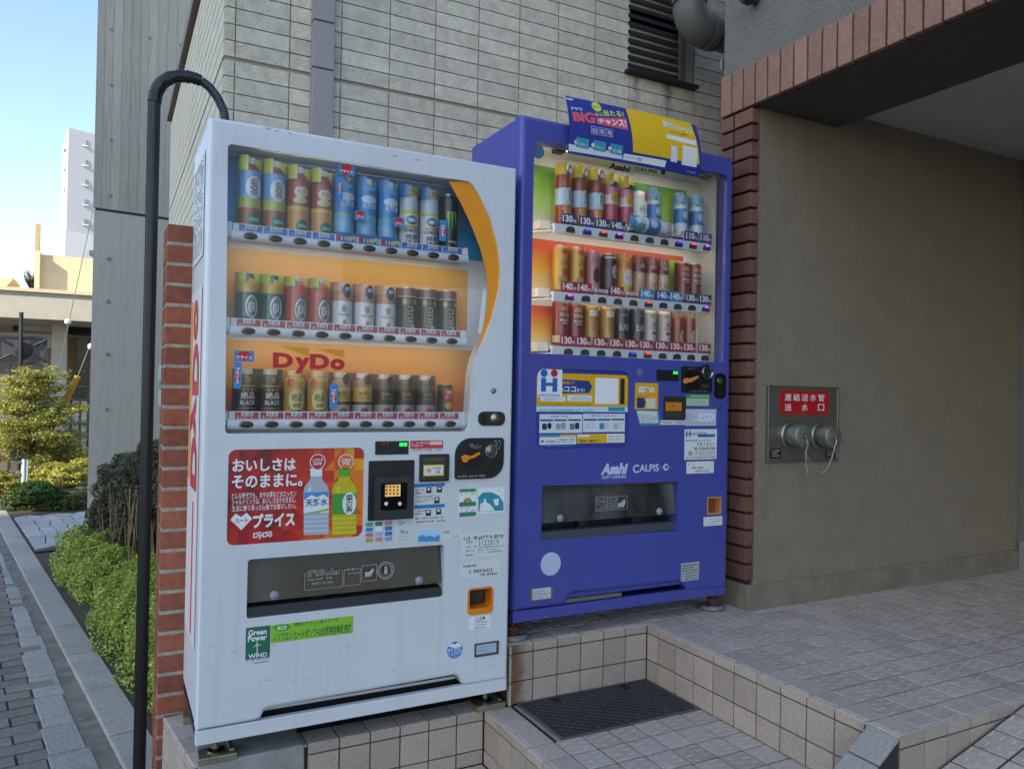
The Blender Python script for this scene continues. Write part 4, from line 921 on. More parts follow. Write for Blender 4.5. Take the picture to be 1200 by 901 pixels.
# controls
sc_ = sticker(wm, 'led_display', (439.7, 517, 478.3, 532), 0, BLK, .002, .003)
words(sc_, '売切', (468, 518.5, 477, 523), -.0036, pm('led_green', '#22e04a', .4, var=0, emit=1.2), .02); MB().prism(disc(*fp(450, 519.5, -.0034), .0025, 8), [], -.0036, -.0031).prism(disc(*fp(454.5, 519.2, -.0034), .0025, 8), [], -.0036, -.0031).obj('led_dot', pm('led_red', '#b02030', .4, var=0, emit=.3), sc_)
s_ = sticker(wm, 'red_sticker', (481, 516.2, 519, 525), 0, ink('#c83a48')); fineprint(s_, (482.5, 517.5, 502, 523.5), -.0016, WHT, 2, .7, 5); shape(s_, 'white_box', (504, 517, 518, 521), -.0016, ink('#e8c8cc')); fineprint(wm, (484, 525.5, 516, 528.5), -.0004, ink('#c0606a'), 1, .7, 6)
tp = sticker(wm, 'reader_plate', (432, 540, 484, 607), 0, BLK, .004, .004)
x0, z0, x1, z1 = rect((437.5, 558, 481, 605), -.004); MB().prism(rrect(x0, z0, x1, z1, .012), [], -.03, -.0042).obj('card_reader', pm('reader_shell', '#2b2e33', .5, var=.08, vs=60), wm, bevel=.006)
rd = sticker(wm, 'reader_face', (446.5, 566.5, 476.5, 596.5), -.0302, ink('#08090b', .12), .003)
sc2 = sticker(rd, 'reader_screen', (451.5, 568.2, 469, 581), -.0316, pm('reader_lcd', '#d8b45a', .4, var=0, emit=.25))
m_ = MB()
for i in range(12):
    p = fp(453+(i % 4)*4.3, 570.2+(i//4)*4, -.033); m_.prism(rrect(p[0]-.0035, p[1]-.0035, p[0]+.0035, p[1]+.0035, .001), [], -.0331, -.0328)
m_.obj('icon_print', ink('#a8503a'), rd)
for u in (452.5, 468.5): MB().prism(disc(*fp(u, 590, -.0318), .0062, 14), [], -.0322, -.0317).obj('reader_lamp', WHT, rd)
for u, v in ((447.5, 563.5), (474.8, 562.6), (446.8, 599), (473.8, 597.6)): MB().lathe([(0, .003), (.0015, .002)], (*fp(u, v, -.03)[:1], -.0301, fp(u, v, -.03)[1]), 8, 'y').obj('screw', CHROME, wm)
bs_ = sticker(wm, 'bill_slot', (491.3, 532.2, 524.5, 563), 0, pm('bill_bezel', '#242526', .4, var=.05), .004, .012)
bi = sticker(bs_, 'slot_mouth', (495, 541, 521.5, 561), -.0121, ink('#3d3c2c', .5), .002); sticker(bs_, 'slot_lip', (495, 536.5, 521.5, 540.5), -.0121, ink('#4d4a33', .4))
bk = sticker(bs_, 'ok_sticker', (496.3, 544.8, 519.8, 557), -.0136, ink('#d8d23a'), .001); shape(bk, 'white_box', (497.8, 546.3, 518.6, 555.6), -.015, WHT)
words(bk, 'OK', (510, 550.5, 516.5, 554.8), -.0156, ink('#c0365a'), .02); words(bk, '新紙幣', (507, 547.2, 517.5, 549.6), -.0156, NAVY, .02)
c_ = fp(502.5, 551, -.0156); MB().prism(disc(*c_, .0095, 18), [disc(*c_, .0078, 18)], -.0158, -.0155).prism(disc(*c_, .0042, 12), [], -.0158, -.0155).obj('mark', RED, bk)
x0, z0, x1, z1 = rect((533.2, 513.3, 589, 559.5), 0); big, sm = .058, .012; pts = []
for cx, cz, a_, r__ in ((x1-big, z0+big, -90, big), (x1-sm, z1-sm, 0, sm), (x0+big, z1-big, 90, big), (x0+sm, z0+sm, 180, sm)):
    for i in range(9): t = R(a_+90*i/8); pts.append((cx+r__*math.cos(t), cz+r__*math.sin(t)))
cpn = MB().prism(pts, [], -.007, .0004).obj('coin_panel', BLK, wm, bevel=.002)
def dial(c, r_, nm, m_, y, par, h=.004): return MB().lathe([(0, r_), (h, r_*.97), (h, 0)], (c[0], y, c[1]), 26, 'y').obj(nm, m_, par, smooth=True)
cd_ = fp(553, 537, -.007); dial(cd_, .036, 'dial_recess', ink('#0d0e10', .3), -.0071, cpn, .002)
cs = fp(574.7, 528.4, -.007); MB().lathe([(0, .0245), (.006, .0235), (.006, .021), (.004, .0205)], (cs[0], -.0071, cs[1]), 28, 'y', cap=False).obj('coin_slot_ring', CHROME, cpn, smooth=True); MB().lathe([(0, .0205), (.002, .019), (.0045, .0)], (cs[0], -.0071, cs[1]), 24, 'y').obj('coin_slot', pm('slot_metal', '#8a8a88', .25, .9, var=.1), cpn, smooth=True)
lev = poly([(540, 535), (544.5, 532.5), (549, 533.5), (553, 534), (561.5, 529.5), (562.5, 531.5), (555, 536.5), (549, 538), (546.5, 541.5), (542, 541.5)], -.012); MB().prism(lev, [], -.018, -.0095).obj('return_lever', ORANGE, cpn, bevel=.002)
words(cpn, '返却レバー', (551, 519.5, 564, 526.5), -.0075, ink('#a9acb0'), .0, shear=-.6); words(cpn, 'コイン', (579, 514.5, 587, 527), -.0075, ink('#a9acb0'), .0, shear=.2); fineprint(cpn, (536, 556, 570, 559), -.0075, ink('#a9acb0'), 1, .7, 8)
lk = sticker(wm, 'lock', (560.2, 482, 591, 498.6), 0, pm('lock_brown', '#3c3630', .3, .5, var=.1), .021, .005); lc = fp(580, 490, -.005); MB().lathe([(0, .019), (.004, .018), (.006, .006), (.006, 0)], (lc[0], -.0051, lc[1]), 22, 'y').obj('lock_cylinder', CHROME, lk, smooth=True); shape(lk, 'lock_recess', (564, 485.5, 570, 495.5), -.0054, ink('#15120f', .5))
sc0 = fp(578, 457.8, 0); MB().lathe([(0, .0105), (.003, .01), (.005, .005), (.0052, 0)], (sc0[0], .0, sc0[1]), 16, 'y').obj('key_plug', pm('plug_grey', '#8d9095', .35, .6, var=0), wm, smooth=True)
# instruction and service stickers
s_ = sticker(wm, 'instruction_sticker', (485, 566.5, 521.5, 613), 0, PAPER); shape(s_, 'blue_bar', (485.3, 567, 521.2, 569.5), -.0016, ink('#2f7cc0')); shape(s_, 'blue_bar', (485.3, 592, 521, 594.2), -.0016, ink('#2f7cc0'))
for u, v in ((499.5, 571), (512, 570.2), (509, 583), (499, 597.5), (511, 596)): shape(s_, 'pictogram', (u, v, u+6, v+6.5), -.0016, ink('#31343c')); shape(s_, 'pictogram', (u+1.3, v+1, u+4.6, v+3), -.002, WHT)
for k, px in enumerate(((487, 572, 497, 579), (487, 580.5, 520, 582.2), (487, 584, 507, 588), (487, 597, 497, 603), (487, 605.5, 520, 611.5))): fineprint(s_, px, -.0016, INK, 2 if k != 1 else 1, .6, 20+k)
s_ = sticker(wm, 'rainbow_sticker', (538, 572.6, 557.8, 604.5), 0, WHT); shape(s_, 'green_bar', (538.3, 573, 557.5, 575.8), -.0016, GRN); shape(s_, 'green_bar', (538.3, 588.5, 557.5, 592.5), -.0016, ink('#2c8a56')); shape(s_, 'green_bar', (538.3, 600.5, 557.5, 604.2), -.0016, ink('#2c8a56'))
c_ = fp(548, 588.4, -.0016)
for k, cc in enumerate(('#c8402c', '#e0a32a', '#4a9a5a', '#3c6fc0')):
    ro, ri = .0155-.0026*k, .0155-.0026*(k+1); arc_ = [(c_[0]+ro*math.cos(R(a_)), c_[1]+ro*math.sin(R(a_))) for a_ in range(0, 181, 15)]+[(c_[0]+ri*math.cos(R(a_)), c_[1]+ri*math.sin(R(a_))) for a_ in range(180, -1, -15)]
    MB().prism(arc_, [], -.0019, -.0016).obj('rainbow_band', ink(cc), s_)
fineprint(s_, (540, 577, 556, 580), -.0016, GRN, 1, .7, 30); fineprint(s_, (540, 593.5, 556, 599), -.0016, INK, 2, .5, 31)
s_ = sticker(wm, 'teal_sticker', (560, 572, 590.5, 600), 0, WHT, .002); m_ = MB(); MB().prism(poly([(560.6, 599.5), (560.6, 582), (566, 577), (576, 576.5), (585, 581), (590, 589), (590, 598)], -.0016), [], -.0018, -.0015).obj('teal_arc', TEAL, s_)
MB().prism(poly([(562, 599.2), (563, 590), (567, 588.5), (567, 584.5), (569.5, 584.2), (569.5, 588), (574, 590.5), (578, 595), (579.5, 598)], -.002), [], -.0022, -.0019).prism(poly([(578, 585), (584.5, 584), (584, 592), (580, 592)], -.002), [], -.0022, -.0019).obj('white_figure', WHT, s_); fineprint(s_, (582, 572.8, 589.5, 575.8), -.0016, ink('#d06a5a'), 1, .8, 32)
cols_ = ['#57a36a', '#3f7f5a', '#d77aa0', '#3b87cc', '#e9edf0', '#2f86b8', '#d86a8a', '#9fb8dc', '#3a78c0', '#b8a638', '#d88a8a', '#7aa3d8']
for k in range(12):
    u, v = 428.5+(k % 3)*11.3, 612.2+(k//3)*6.1-(k % 3)*.8; o = shape(wm, 'payment_logo', (u, v, u+8.5, v+4.2), -.0004, ink(cols_[k]), 'rr')
s_ = sticker(wm, 'clear_sticker', (465, 610, 476.5, 616.5), 0, PAPER); words(s_, 'Q+', (466.5, 610.8, 474.5, 615), -.0016, ink('#2f6fd0'), .02); s_ = sticker(wm, 'clear_sticker', (464.5, 619, 479, 635), 0, PAPER); words(s_, 'Pro', (470, 621, 478.5, 625.5), -.0016, INK); fineprint(s_, (466, 627.5, 478, 633.5), -.0016, ink('#a9b4c4'), 2, .5, 41)
s_ = sticker(wm, 'sky_sticker', (489.7, 621.5, 515.5, 634.5), 0, ink('#b8d6ee')); MB().prism(poly([(490, 634.5), (490, 629), (495, 626.5), (500, 629), (504, 627), (509, 629.5), (515, 626), (515.2, 634)], -.0016), [], -.0018, -.0015).obj('wave_print', ink('#3f98d0'), s_)
s_ = sticker(wm, 'clear_sticker', (517, 619.5, 529, 630), 0, PAPER); words(s_, 'LINE', (519, 621.5, 526.5, 624.8), -.0016, INK); s_ = sticker(wm, 'clear_sticker', (529.8, 618.5, 541, 632), 0, PAPER); words(s_, 'PayPay', (530.5, 626.5, 538, 630), -.0016, ink('#9aa0a8'))
s_ = sticker(wm, 'service_notice', (541, 626.5, 591, 649.5), 0, PAPER); fineprint(s_, (543, 627.5, 589, 631), -.0016, INK, 1, .7, 50); fineprint(s_, (546, 633, 556, 652), -.0016, INK, 4, .45, 51); fineprint(s_, (560, 640, 589, 646.5), -.0016, INK, 3, .5, 52)
words(s_, '3122819', (561, 633.2, 584, 637.6), -.0016, INK, .0, spacing=1.4)
s_ = sticker(wm, 'address_notice', (540, 660, 586, 674), 0, PAPER); fineprint(s_, (542, 661.5, 557, 664), -.0016, INK, 1, .8, 54); fineprint(s_, (550, 666.5, 578, 669.5), -.0016, INK, 1, .8, 55); fineprint(s_, (562, 671, 583, 673.3), -.0016, INK, 1, .8, 56)
# coin return cup
x0, z0, x1, z1 = rect((548, 689.5, 577.5, 717.5), 0); m_ = MB()
m_.prism(rrect(x0+.0004, z0+.0004, x1-.0004, z1-.0004, .0156), [rrect(x0+.007, z0+.022, x1-.007, z1-.006, .008)], -.003, .052); cr_ = m_.obj('coin_return', ORANGE, wm)
MB().box(x0+.004, x1-.004, .053, .06, z0+.018, z1-.004).obj('return_back', pm('dark_return', '#2a2523', .6, var=.3, vs=50), cr_); MB().prism(poly([(551, 704), (551, 692), (567, 691), (563, 704)], .03), [], .028, .031).obj('return_flap', glass('return_flap', (.4, .36, .33), 1.0, .1, .2, (.2, .18, .17)), cr_)
s_ = sticker(wm, 'caution_sticker', (549.8, 723, 574.5, 735), 0, WHT); words(s_, '⚠注意', (557, 723, 568.5, 726.5), -.0016, INK, .02); fineprint(s_, (556, 728, 573, 735), -.0016, INK, 3, .5, 58)
c_ = fp(533, 761.2, 0); bl = MB().prism(disc(*c_, .0285, 28), [], -.0012, .0004).obj('round_sticker', ink('#2f7fc2'), wm); words(bl, 'ガラスびん', (524.5, 759.5, 541.5, 764.5), -.0016, WHT, .02); MB().prism(poly([(525, 757), (529, 753.5), (533, 755), (537, 752), (541, 755.5), (541, 757), (533, 759)], -.0015), [], -.0017, -.0013).obj('white_print', WHT, bl); fineprint(bl, (527, 766, 539, 770), -.0016, WHT, 2, .5, 60)
pf = sticker(wm, 'plate_frame', (556, 754, 583.8, 765.3), 0, pm('plate_brown', '#5e5258', .4, .3, var=.05), .001, .005); pq = sticker(pf, 'name_plate', (558.5, 756, 581.3, 763.3), -.005, ink('#b9c2d4', .3)); fineprint(pq, (560, 757.5, 580, 763), -.0068, ink('#8d98b0'), 3, .6, 61)
s_ = sticker(wm, 'green_power_sticker', (288.2, 735.6, 316, 769), 0, ink('#1f6f52'))
words(s_, 'Green', (291, 738.3, 312.5, 742.5), -.0016, WHT, .03); words(s_, 'Power', (290.5, 745, 313, 749.2), -.0016, WHT, .03); words(s_, 'WIND', (291, 766.5, 313, 768.6), -.0016, WHT, .02)
c_ = fp(301.5, 754.5, -.0016); m_ = MB().box(c_[0]-.0012, c_[0]+.0012, -.0019, -.0015, c_[1]-.028, c_[1])
for a_ in (100, 215, 335): m_.prism([(c_[0]+.0015*math.cos(R(a_+90)), c_[1]+.0015*math.sin(R(a_+90))), (c_[0]-.0015*math.cos(R(a_+90)), c_[1]-.0015*math.sin(R(a_+90))), (c_[0]+.017*math.cos(R(a_)), c_[1]+.017*math.sin(R(a_)))], [], -.0019, -.0015)
m_.obj('turbine_print', WHT, s_); fineprint(wm, (288.2, 772, 315, 776), -.0004, GREYINK, 2, .6, 62)
s_ = sticker(wm, 'eco_sticker', (317.6, 732.5, 413.5, 741), 0, ink('#8fc43a')); MB().prism([(lambda p: (p[0], p[1]))(fp(u, v, -.0016)) for u, v in ((320, 735), (326, 731.5), (337, 731), (341, 734), (336, 738.5), (325, 739.8))], [], -.0018, -.0015).obj('leaf_print', ink('#2f9a5a'), s_)
words(s_, 'eco', (325, 733.5, 336, 737), -.0022, ink('#e6f0a0'), .02); words(s_, '環境にやさしく省エネです', (344.6, 729.3, 396, 727.6), -.0016, ink('#2f7a3a'), .02)
words(s_, 'ノンフロン ヒートポンプ+LED照明自動販売機', (320, 741.5, 411.5, 740.6), -.0016, ink('#1f6a3a'), .02)
# scuffs on the door
m_ = MB(); 
for u, v, w, h in ((311, 149.5, 7, 1.2), (322, 152.5, 5, 1), (338, 155.5, 4, 1.2), (460, 182, 6, .8), (486, 186.5, 7, .9), (502, 190, 3, .7), (594, 252, 1, 2)): m_.prism(poly([(u, v), (u+w, v+.2*w), (u+w*.8, v+h+.2*w), (u+.4, v+h)], -.0003), [], -.0004, .0002)
rs = random.Random(5)
for _ in range(26):
    u, v = rs.uniform(240, 590), rs.uniform(745, 800); w, h = rs.uniform(1.5, 9), rs.uniform(.25, .6)
    if v < 832-(u-310)*.17 and v > 745+(413-u)*.0: m_.prism(poly([(u, v), (u+w, v-.18*w), (u+w, v-.18*w+h), (u, v+h)], -.0003), [], -.0004, .0002)
m_.obj('scuff', pm('scuff_grey', '#9a978c', .7, var=.2), wm)
stuff(bpy.data.objects['scuff'])
# left flank: vertical logo on a white and orange film, and a notice
sx = -.0006
def side_quad(name, pts, m, parent=wm, off=0.): return MB().add([(sx-off, p.y, p.z) for p in (onX(u, v, sx) for u, v in pts)], [tuple(range(len(pts)))]).obj(name, m, parent)
def side_rect(name, y0, y1, z0, z1, m, parent=wm, off=0.): return MB().box(sx-off-.0005, sx-off+.0006, y0, y1, z0, z1).obj(name, m, parent)
film = side_rect('side_film', .1, .42, .25, 1.35, ink('#e3e2e4', .35)); side_rect('orange_stripe', .34, .40, .74, 1.32, ink('#e2a04a'), film, .001)
m_ = MB(); a_, fs_, _ = text_mesh('DyDo', .05, 'CENTER', 1.1, 1.)
m_.add([(sx-.002, .37-.24*q[1], .72+.6*q[0]) for q in a_], fs_); m_.obj('lettering', ink('#c4202e'), film)
side_rect('red_stripe', .2, .23, .27, .68, ink('#c4202e'), film, .001)
nt_ = side_rect('side_notice', .1, .40, 1.44, 1.76, PAPER); m_ = MB()
for k in range(26):
    y_ = .12
    while y_ < .39:
        w_ = random.uniform(.01, .03)
        if random.random() < .75: m_.box(sx-.0013, sx-.0006, y_, y_+w_*.7, 1.455+k*.0115, 1.460+k*.0115)
        y_ += w_
m_.obj('fine_print', ink('#7a6a8a'), nt_)

# ------------------------------------------------------------------ blue machine
BF = .04; X0, W2 = 1.051, 1.007; X1 = X0+W2; ZB = .2161; ZT = ZB+1.8254; D2 = .44
bm = thing('vending_machine', 'blue drink vending machine standing against the brick pilaster', 'vending machine', (X0+W2/2, .25, L2))
bwin = poly([(634, 165.5), (846, 203.5), (852, 206.5), (853.5, 211), (848, 425), (622, 413.5), (626, 175), (628, 168.5)], BF)
btray = poly([(635.6, 569.4), (795, 564.2), (793.6, 621.4), (634, 633)], BF)
badr = rect((629.2, 431.2, 736.5, 524.4), BF); badp = rrect(*badr, .035)
bcr = poly([(828.6, 582.3), (845.2, 581.5), (844.8, 601), (828.4, 602.6)], BF)
bo = poly([(661, 709.3), (664, 706.5), (669, 697.4), (673, 695.6), (797, 681.8), (801, 684), (806, 691.3), (809, 692.8)], BF)
zl, zr = fp(616, 714.3, BF)[1], fp(850.7, 689, BF)[1]
outer = [(X0, zl)]+bo+[(X1, zr), (X1, ZT), (X0, ZT)]
mb = MB(); mb.rounded_plate(outer, [bwin, btray, badp, bcr], BF, BF+.055, .016); mb.obj('door', BLUE, bm, smooth=True)
mb = MB(); mb.prism([(X0+.006, ZB+.06), (X1-.006, ZB+.06), (X1-.006, ZT-.006), (X0+.006, ZT-.006)], [[(X0+.03, ZB+.09), (X1-.03, ZB+.09), (X1-.03, ZT-.03), (X0+.03, ZT-.03)]], BF+.0555, BF+.066); mb.obj('door_gasket', ink('#1a1a3a', .6), bm)
shell('cabinet', BLUE, bm, X0+.003, X1-.003, BF+.0665, BF+D2, ZB+.045, ZT-.002)
MB().box(X0+.004, X1, BF+.006, BF+.03, ZB, ZB+.042).box(X0+.01, X1-.01, BF+.031, BF+D2, ZB+.002, ZB+.016).obj('base_rail', BLUE, bm, bevel=.003)
lx, lz = fp(630, 693, BF)[0], ZB
sl0 = fp(664, 700, BF)[0]; sl1 = fp(805, 686, BF)[0]
MB().box(X0+.02, X1-.02, BF+.07, BF+.085, ZB+.046, ZB+.2).obj('vent_baffle', ink('#101014', .8), bm)
MB().box(sl0, sl1, BF+.02, BF+.03, ZB+.062, ZB+.08).obj('vent_bar', BLUE, bm, bevel=.002)
for k in (.22, .36, .6, .8): MB().box(sl0+(sl1-sl0)*k, sl0+(sl1-sl0)*k+.012, BF+.02, BF+.03, ZB+.0805, ZB+.11).obj('vent_rib', BLUE, bm)
MB().box(sl0-.01, sl0+.26, BF+.016, BF+.024, ZB+.046, ZB+.06).obj('drip_strip', pm('drip_grey', '#77766f', .5, .3), bm)
MB().lathe([(ZB+.042, .02), (ZB+.05, .022), (ZB+.06, .02), (ZB+.066, .02)], (X0+.025, BF+.03, 0), 14).obj('hinge', RUST, bm, smooth=True)
for u, v in ((639.3, 722.5), (825, 697.5)): p = fp(u, v, BF+.006); MB().lathe([(0, .007), (.004, .006), (.005, 0)], (p[0], BF+.0062, p[1]), 10, 'y').obj('bolt', CHROME, bm)
for fx, fy_ in ((X0+.028, BF+.05), (X1-.03, BF+.055), (X0+.04, BF+.38)):
    ft = MB().lathe([(L2+.012, .018), (L2+.022, .02), (L2+.03, .014), (L2+.034, .022), (L2+.046, .022), (L2+.048, .009), (ZB+.002, .009)], (fx, fy_, 0), 16).obj('foot', RUST, bm, smooth=True)
    a_ = [(fx+.05*math.cos(t*.5236), fy_+.042*math.sin(t*.5236), L2+.012) for t in range(13)]
    MB().tube(a_, .011, 8, cap=False).lathe([(L2+.001, .042), (L2+.008, .04)], (fx, fy_, 0), 16).obj('foot_plate', pm('galvanised', '#85878a', .5, .5, var=.2, vs=30, stain=.5, stain_col='#6b4a36', stain_scale=25), ft, smooth=True)
BIY = BF+.18
x0, z0 = min(a for a, _ in bwin), min(b for _, b in bwin); x1, z1 = max(a for a, _ in bwin), max(b for _, b in bwin)
cream = pm('cream_lining', '#dedbd0', .5, var=.03)
mb = MB().box(x0-.02, x1+.04, BIY, BIY+.006, z0-.02, z1+.02).box(x1+.004, x1+.012, BF+.057, BIY-.001, z0-.02, z1+.02).box(x0-.012, x0-.004, BF+.057, BIY-.001, z0-.02, z1+.02).box(x0-.004, x1+.004, BF+.057, BIY-.001, z1+.003, z1+.01).box(x0-.004, x1+.004, BF+.057, BIY-.001, z0-.012, z0-.003)
mb.obj('display_lining', cream, bm)
BBY = BF+.085                                                    # plane of the button rails
brz = [onY(660, 268, BBY).z, onY(655, 347, BBY).z, onY(652, 410.5, BBY).z]
brx = (onY(647, 340, BBY).x, onY(829, 352, BBY).x)
b1 = ramp_mat('leaf_backdrop', [(0, '#d3dcc8'), (.3, '#b9d07a'), (.7, '#8fbb3c'), (1, '#5f9a2c')], brz[0]+.02, z1-.04)
b2 = ramp_mat('sunset_backdrop', [(0, '#e6dca8'), (.4, '#e2a83c'), (.8, '#d9562a'), (1, '#cf4a2a')], brz[1]+.02, brz[0]-.02)
b3 = ramp_mat('sunset_backdrop_low', [(0, '#ece0a4'), (.4, '#e8ab3a'), (.8, '#dc5a26'), (1, '#d24e2a')], brz[2]+.02, brz[1]-.02)
MB().box(x0, x1-.075, BIY-.004, BIY-.001, brz[0]+.0, z1-.04).obj('backdrop', b1, bm)
MB().box(x0, x1-.085, BIY-.004, BIY-.001, brz[1]+.0, brz[0]-.03).obj('backdrop', b2, bm)
MB().box(x0, x1-.085, BIY-.004, BIY-.001, brz[2]+.0, brz[1]-.03).obj('backdrop', b3, bm)
gb_x = onY(790, 320, BIY).x; MB().box(onY(778, 300, BIY).x, x1-.1, BIY-.006, BIY-.0042, brz[1]+.005, brz[0]-.05).obj('backdrop', pm('leaf_green_card', '#8db43c', .5, var=.1, vs=40), bm)
m_ = MB()
for k in range(26):
    cx_, cz_ = random.uniform(x0+.01, x1-.1), random.uniform(brz[0]+.1, z1-.1); a_ = random.uniform(0, 6.28); l_ = random.uniform(.015, .03)
    m_.prism([(cx_, cz_), (cx_+l_*.5*math.cos(a_-.45), cz_+l_*.5*math.sin(a_-.45)), (cx_+l_*math.cos(a_), cz_+l_*math.sin(a_)), (cx_+l_*.5*math.cos(a_+.45), cz_+l_*.5*math.sin(a_+.45))], [], BIY-.0052, BIY-.0042)
m_.obj('leaf_print', ink('#8cc455'), bm)
BG = BF+.010
MB().prism(bwin, [], BG, BG+.003).obj('window_glass', PANE, bm)
bro = pm('rail_white', '#d6dae0', .4, var=.02); 
bbtn = MB().lathe([(0, .017), (.004, .0165), (.007, .012), (.008, 0)], (0, 0, 0), 18, 'y', cap=False)
bb = MB(); bb.prism([(-.019, -.011), (.019, -.011), (.0175, .003), (.012, .0095), (0, .0115), (-.012, .0095), (-.0175, .003)], [], -.007, 0); bbm = bb.mesh('button', pm('button_dark', '#2c2e2b', .35, var=.1))
BCX = [onY(u, v, BBY).x for u, v in ((665.5, 340), (825, 360))]; XB = [BCX[0]+(BCX[1]-BCX[0])*i/9 for i in range(10)]
leds = {'b': pm('led_blue', '#3020ff', .4, var=0, emit=2.2), 'r': pm('led_orange', '#ff3010', .4, var=0, emit=2.0), 'p': pm('led_purple', '#b030ff', .4, var=0, emit=1.8)}
LIT = [{1: 'b', 2: 'r', 3: 'p', 7: 'b', 8: 'r', 9: 'p'}, {0: 'p', 5: 'r', 9: 'p'}, {4: 'b', 5: 'r'}]
PRICE2 = [['130', '130', '130', '140', '', '', '', '', '110', '110'], ['140', '140', '', '140', '', '140', '140', '140', '130', '130'], ['130']*10]
btag = ink('#2b3668', .4); bred = ink('#a32232', .4); bcy = ink('#2f8fc4', .4); bshelf = []
for r_ in range(3):
    zc = brz[r_]; a0, a1 = brx; zt_ = zc+.022; bshelf.append(zt_+.004)
    m_ = MB().box(a0, a1, BBY-.008, BBY+.006, zc-.022, zc+.016).box(a0+.004, a1-.004, BBY+.006, BIY-.006, zc+.004, zc+.018)
    sh = m_.obj('shelf', bro, bm, bevel=.002)
    MB().box(a0-.05, a0-.001, BBY+.02, BIY-.008, zc-.004, zc+.028).tube([(a0-.085, BBY+.05, zc-.018), (a0+.0, BBY+.0, zc-.012)], .003, 6).obj('rail_bracket', cream, sh)
    for i in range(10):
        put('button', bbm, sh, (XB[i], BBY-.0082, zc-.003))
        if i in LIT[r_]: MB().prism([(XB[i]-.010, zc+.001), (XB[i]+.010, zc+.001), (XB[i]+.007, zc+.0066), (XB[i]-.007, zc+.0066)], [], BBY-.0166, BBY-.0155).obj('button_lamp', leds[LIT[r_][i]], sh)
        pr = PRICE2[r_][i]; w_ = .034
        if pr:
            tm_ = btag if r_ == 0 or (r_ == 1 and i > 7) else (bcy if r_ == 1 and i in (5, 7) else (ink('#2f55a8', .4) if r_ == 1 and i == 6 else bred))
            jx = XB[i]+random.uniform(-.004, .004); ty = BBY-.005
            tg = MB().box(jx-w_, jx+w_, ty, ty+.0015, zc+.0165, zc+.058).obj('price_tag', tm_, bm)
            m_ = MB(); text_mb(m_, pr, jx-w_*.86, zc+.026, jx+w_*.45, zc+.053, ty-.0005, bold=.035); text_mb(m_, '円', jx+w_*.5, zc+.026, jx+w_*.9, zc+.038, ty-.0005, bold=.02); m_.obj('lettering', WHT, tg)
        else:
            tg = MB().box(XB[i]-w_*.9, XB[i]+w_*.9, BBY-.004, BBY-.0025, zc+.0165, zc+.040).obj('price_tag', PAPER, bm); MB().box(XB[i]-w_*.85, XB[i]+w_*.85, BBY-.0046, BBY-.0041, zc+.018, zc+.028).obj('tag_band', btag if r_ == 0 else bred, tg)
            m_ = MB(); text_mb(m_, '¥150' if r_ else '¥120', XB[i]-.02, zc+.030, XB[i]+.02, zc+.038, BBY-.0046, bold=.02); m_.obj('lettering', INK, tg)
MB().box(x0-.003, x0+.001, BF+.058, BF+.08, z0+.02, z1-.03).obj('unseen_lamp_strip', LED, bm); MB().box(x0+.16, x1-.16, BF+.062, BF+.085, z1+.0005, z1+.0025).obj('unseen_lamp_strip', LED, bm)  # out of sight as well, added to light the blue machine's display
for zc in brz[:2]: MB().box(brx[0]+.02, brx[1]-.02, BBY+.008, BBY+.018, zc+.001, zc+.0035).obj('unseen_lamp_strip', LED, bm)
# words on the glass
words(bm, 'Asahi', (714, 190.5, 738, 202.5), BG-.0005, ink('#1d2a66'), .045, shear=.25); words(bm, 'CALPIS', (744.5, 195, 770, 204), BG-.0005, ink('#22252c'), .025)
MB().prism(disc(*fp(777, 202, BG-.0005), .011, 16), [], BG-.0007, BG-.0003).obj('logo_dot', ink('#2a7a8a'), bm)
fineprint(bm, (733, 201.5, 740, 204), BG-.0005, GREYINK, 1, .6, 70)
MB().prism(disc(*fp(630.5, 178, BG+.004), .026, 18), [], BG+.0035, BG+.0042).obj('round_sticker', ink('#2f6f8c'), bm)
for (u, v) in ((655, 176), (827, 206)): p = onY(u, v, BF+.08); MB().box(p.x-.02, p.x+.02, BF+.06, BF+.1, p.z-.012, p.z+.014).obj('lamp_clip', ink('#3a3733', .5), bm)
# framed advert sheet
AY = BF+.006
ad2 = MB().prism(badp, [], AY, AY+.003).obj('advert_sheet', ink('#2c3f94', .35), bm); ad2['label'] = 'yellow and blue advert sheet in a rounded frame'
AT = AY-.0005
x0, z0, x1, z1 = badr
zy = fp(735, 476.3, AT)[1]; MB().prism([(x0+.001, zy), (x1-.003, zy), (x1-.003, z1-.03), (x1-.012, z1-.016), (x0+.012, z1-.016), (x0+.001, z1-.03)], [], AT-.0003, AT+.0004).obj('yellow_field', ink('#e2ac14', .35), ad2)
MB().box(x0+.001, x1-.003, AT-.0003, AT+.0004, fp(735, 482.8, AT)[1], zy-.001).obj('pale_strip', ink('#c9dfe6'), ad2)
AT -= .0005
hs = sticker(ad2, 'name_sticker', (630, 432, 658.4, 465.6), AT, WHT, .0, .0006)
for u, c_ in ((637.6, '#2466b8'), (649.6, '#c8202c')): MB().prism(disc(*fp(u, 437.3, AT-.001), .0145, 18), [], AT-.0012, AT-.0008).obj('dot_print', ink(c_), ad2)
x0_, z0_, x1_, z1_ = rect((634.2, 442.6, 653, 459.2), AT-.001); w_ = (x1_-x0_)*.3
MB().box(x0_, x0_+w_, AT-.0012, AT-.0008, z0_, z1_).box(x1_-w_, x1_, AT-.0012, AT-.0008, z0_, z1_).box(x0_+w_, x1_-w_, AT-.0012, AT-.0008, z0_+(z1_-z0_)*.42, z0_+(z1_-z0_)*.66).obj('letter_print', ink('#2466b8'), ad2)
words(ad2, 'HACHIYOH', (631, 461.2, 656, 465), AT-.001, ink('#2466b8'), .01)
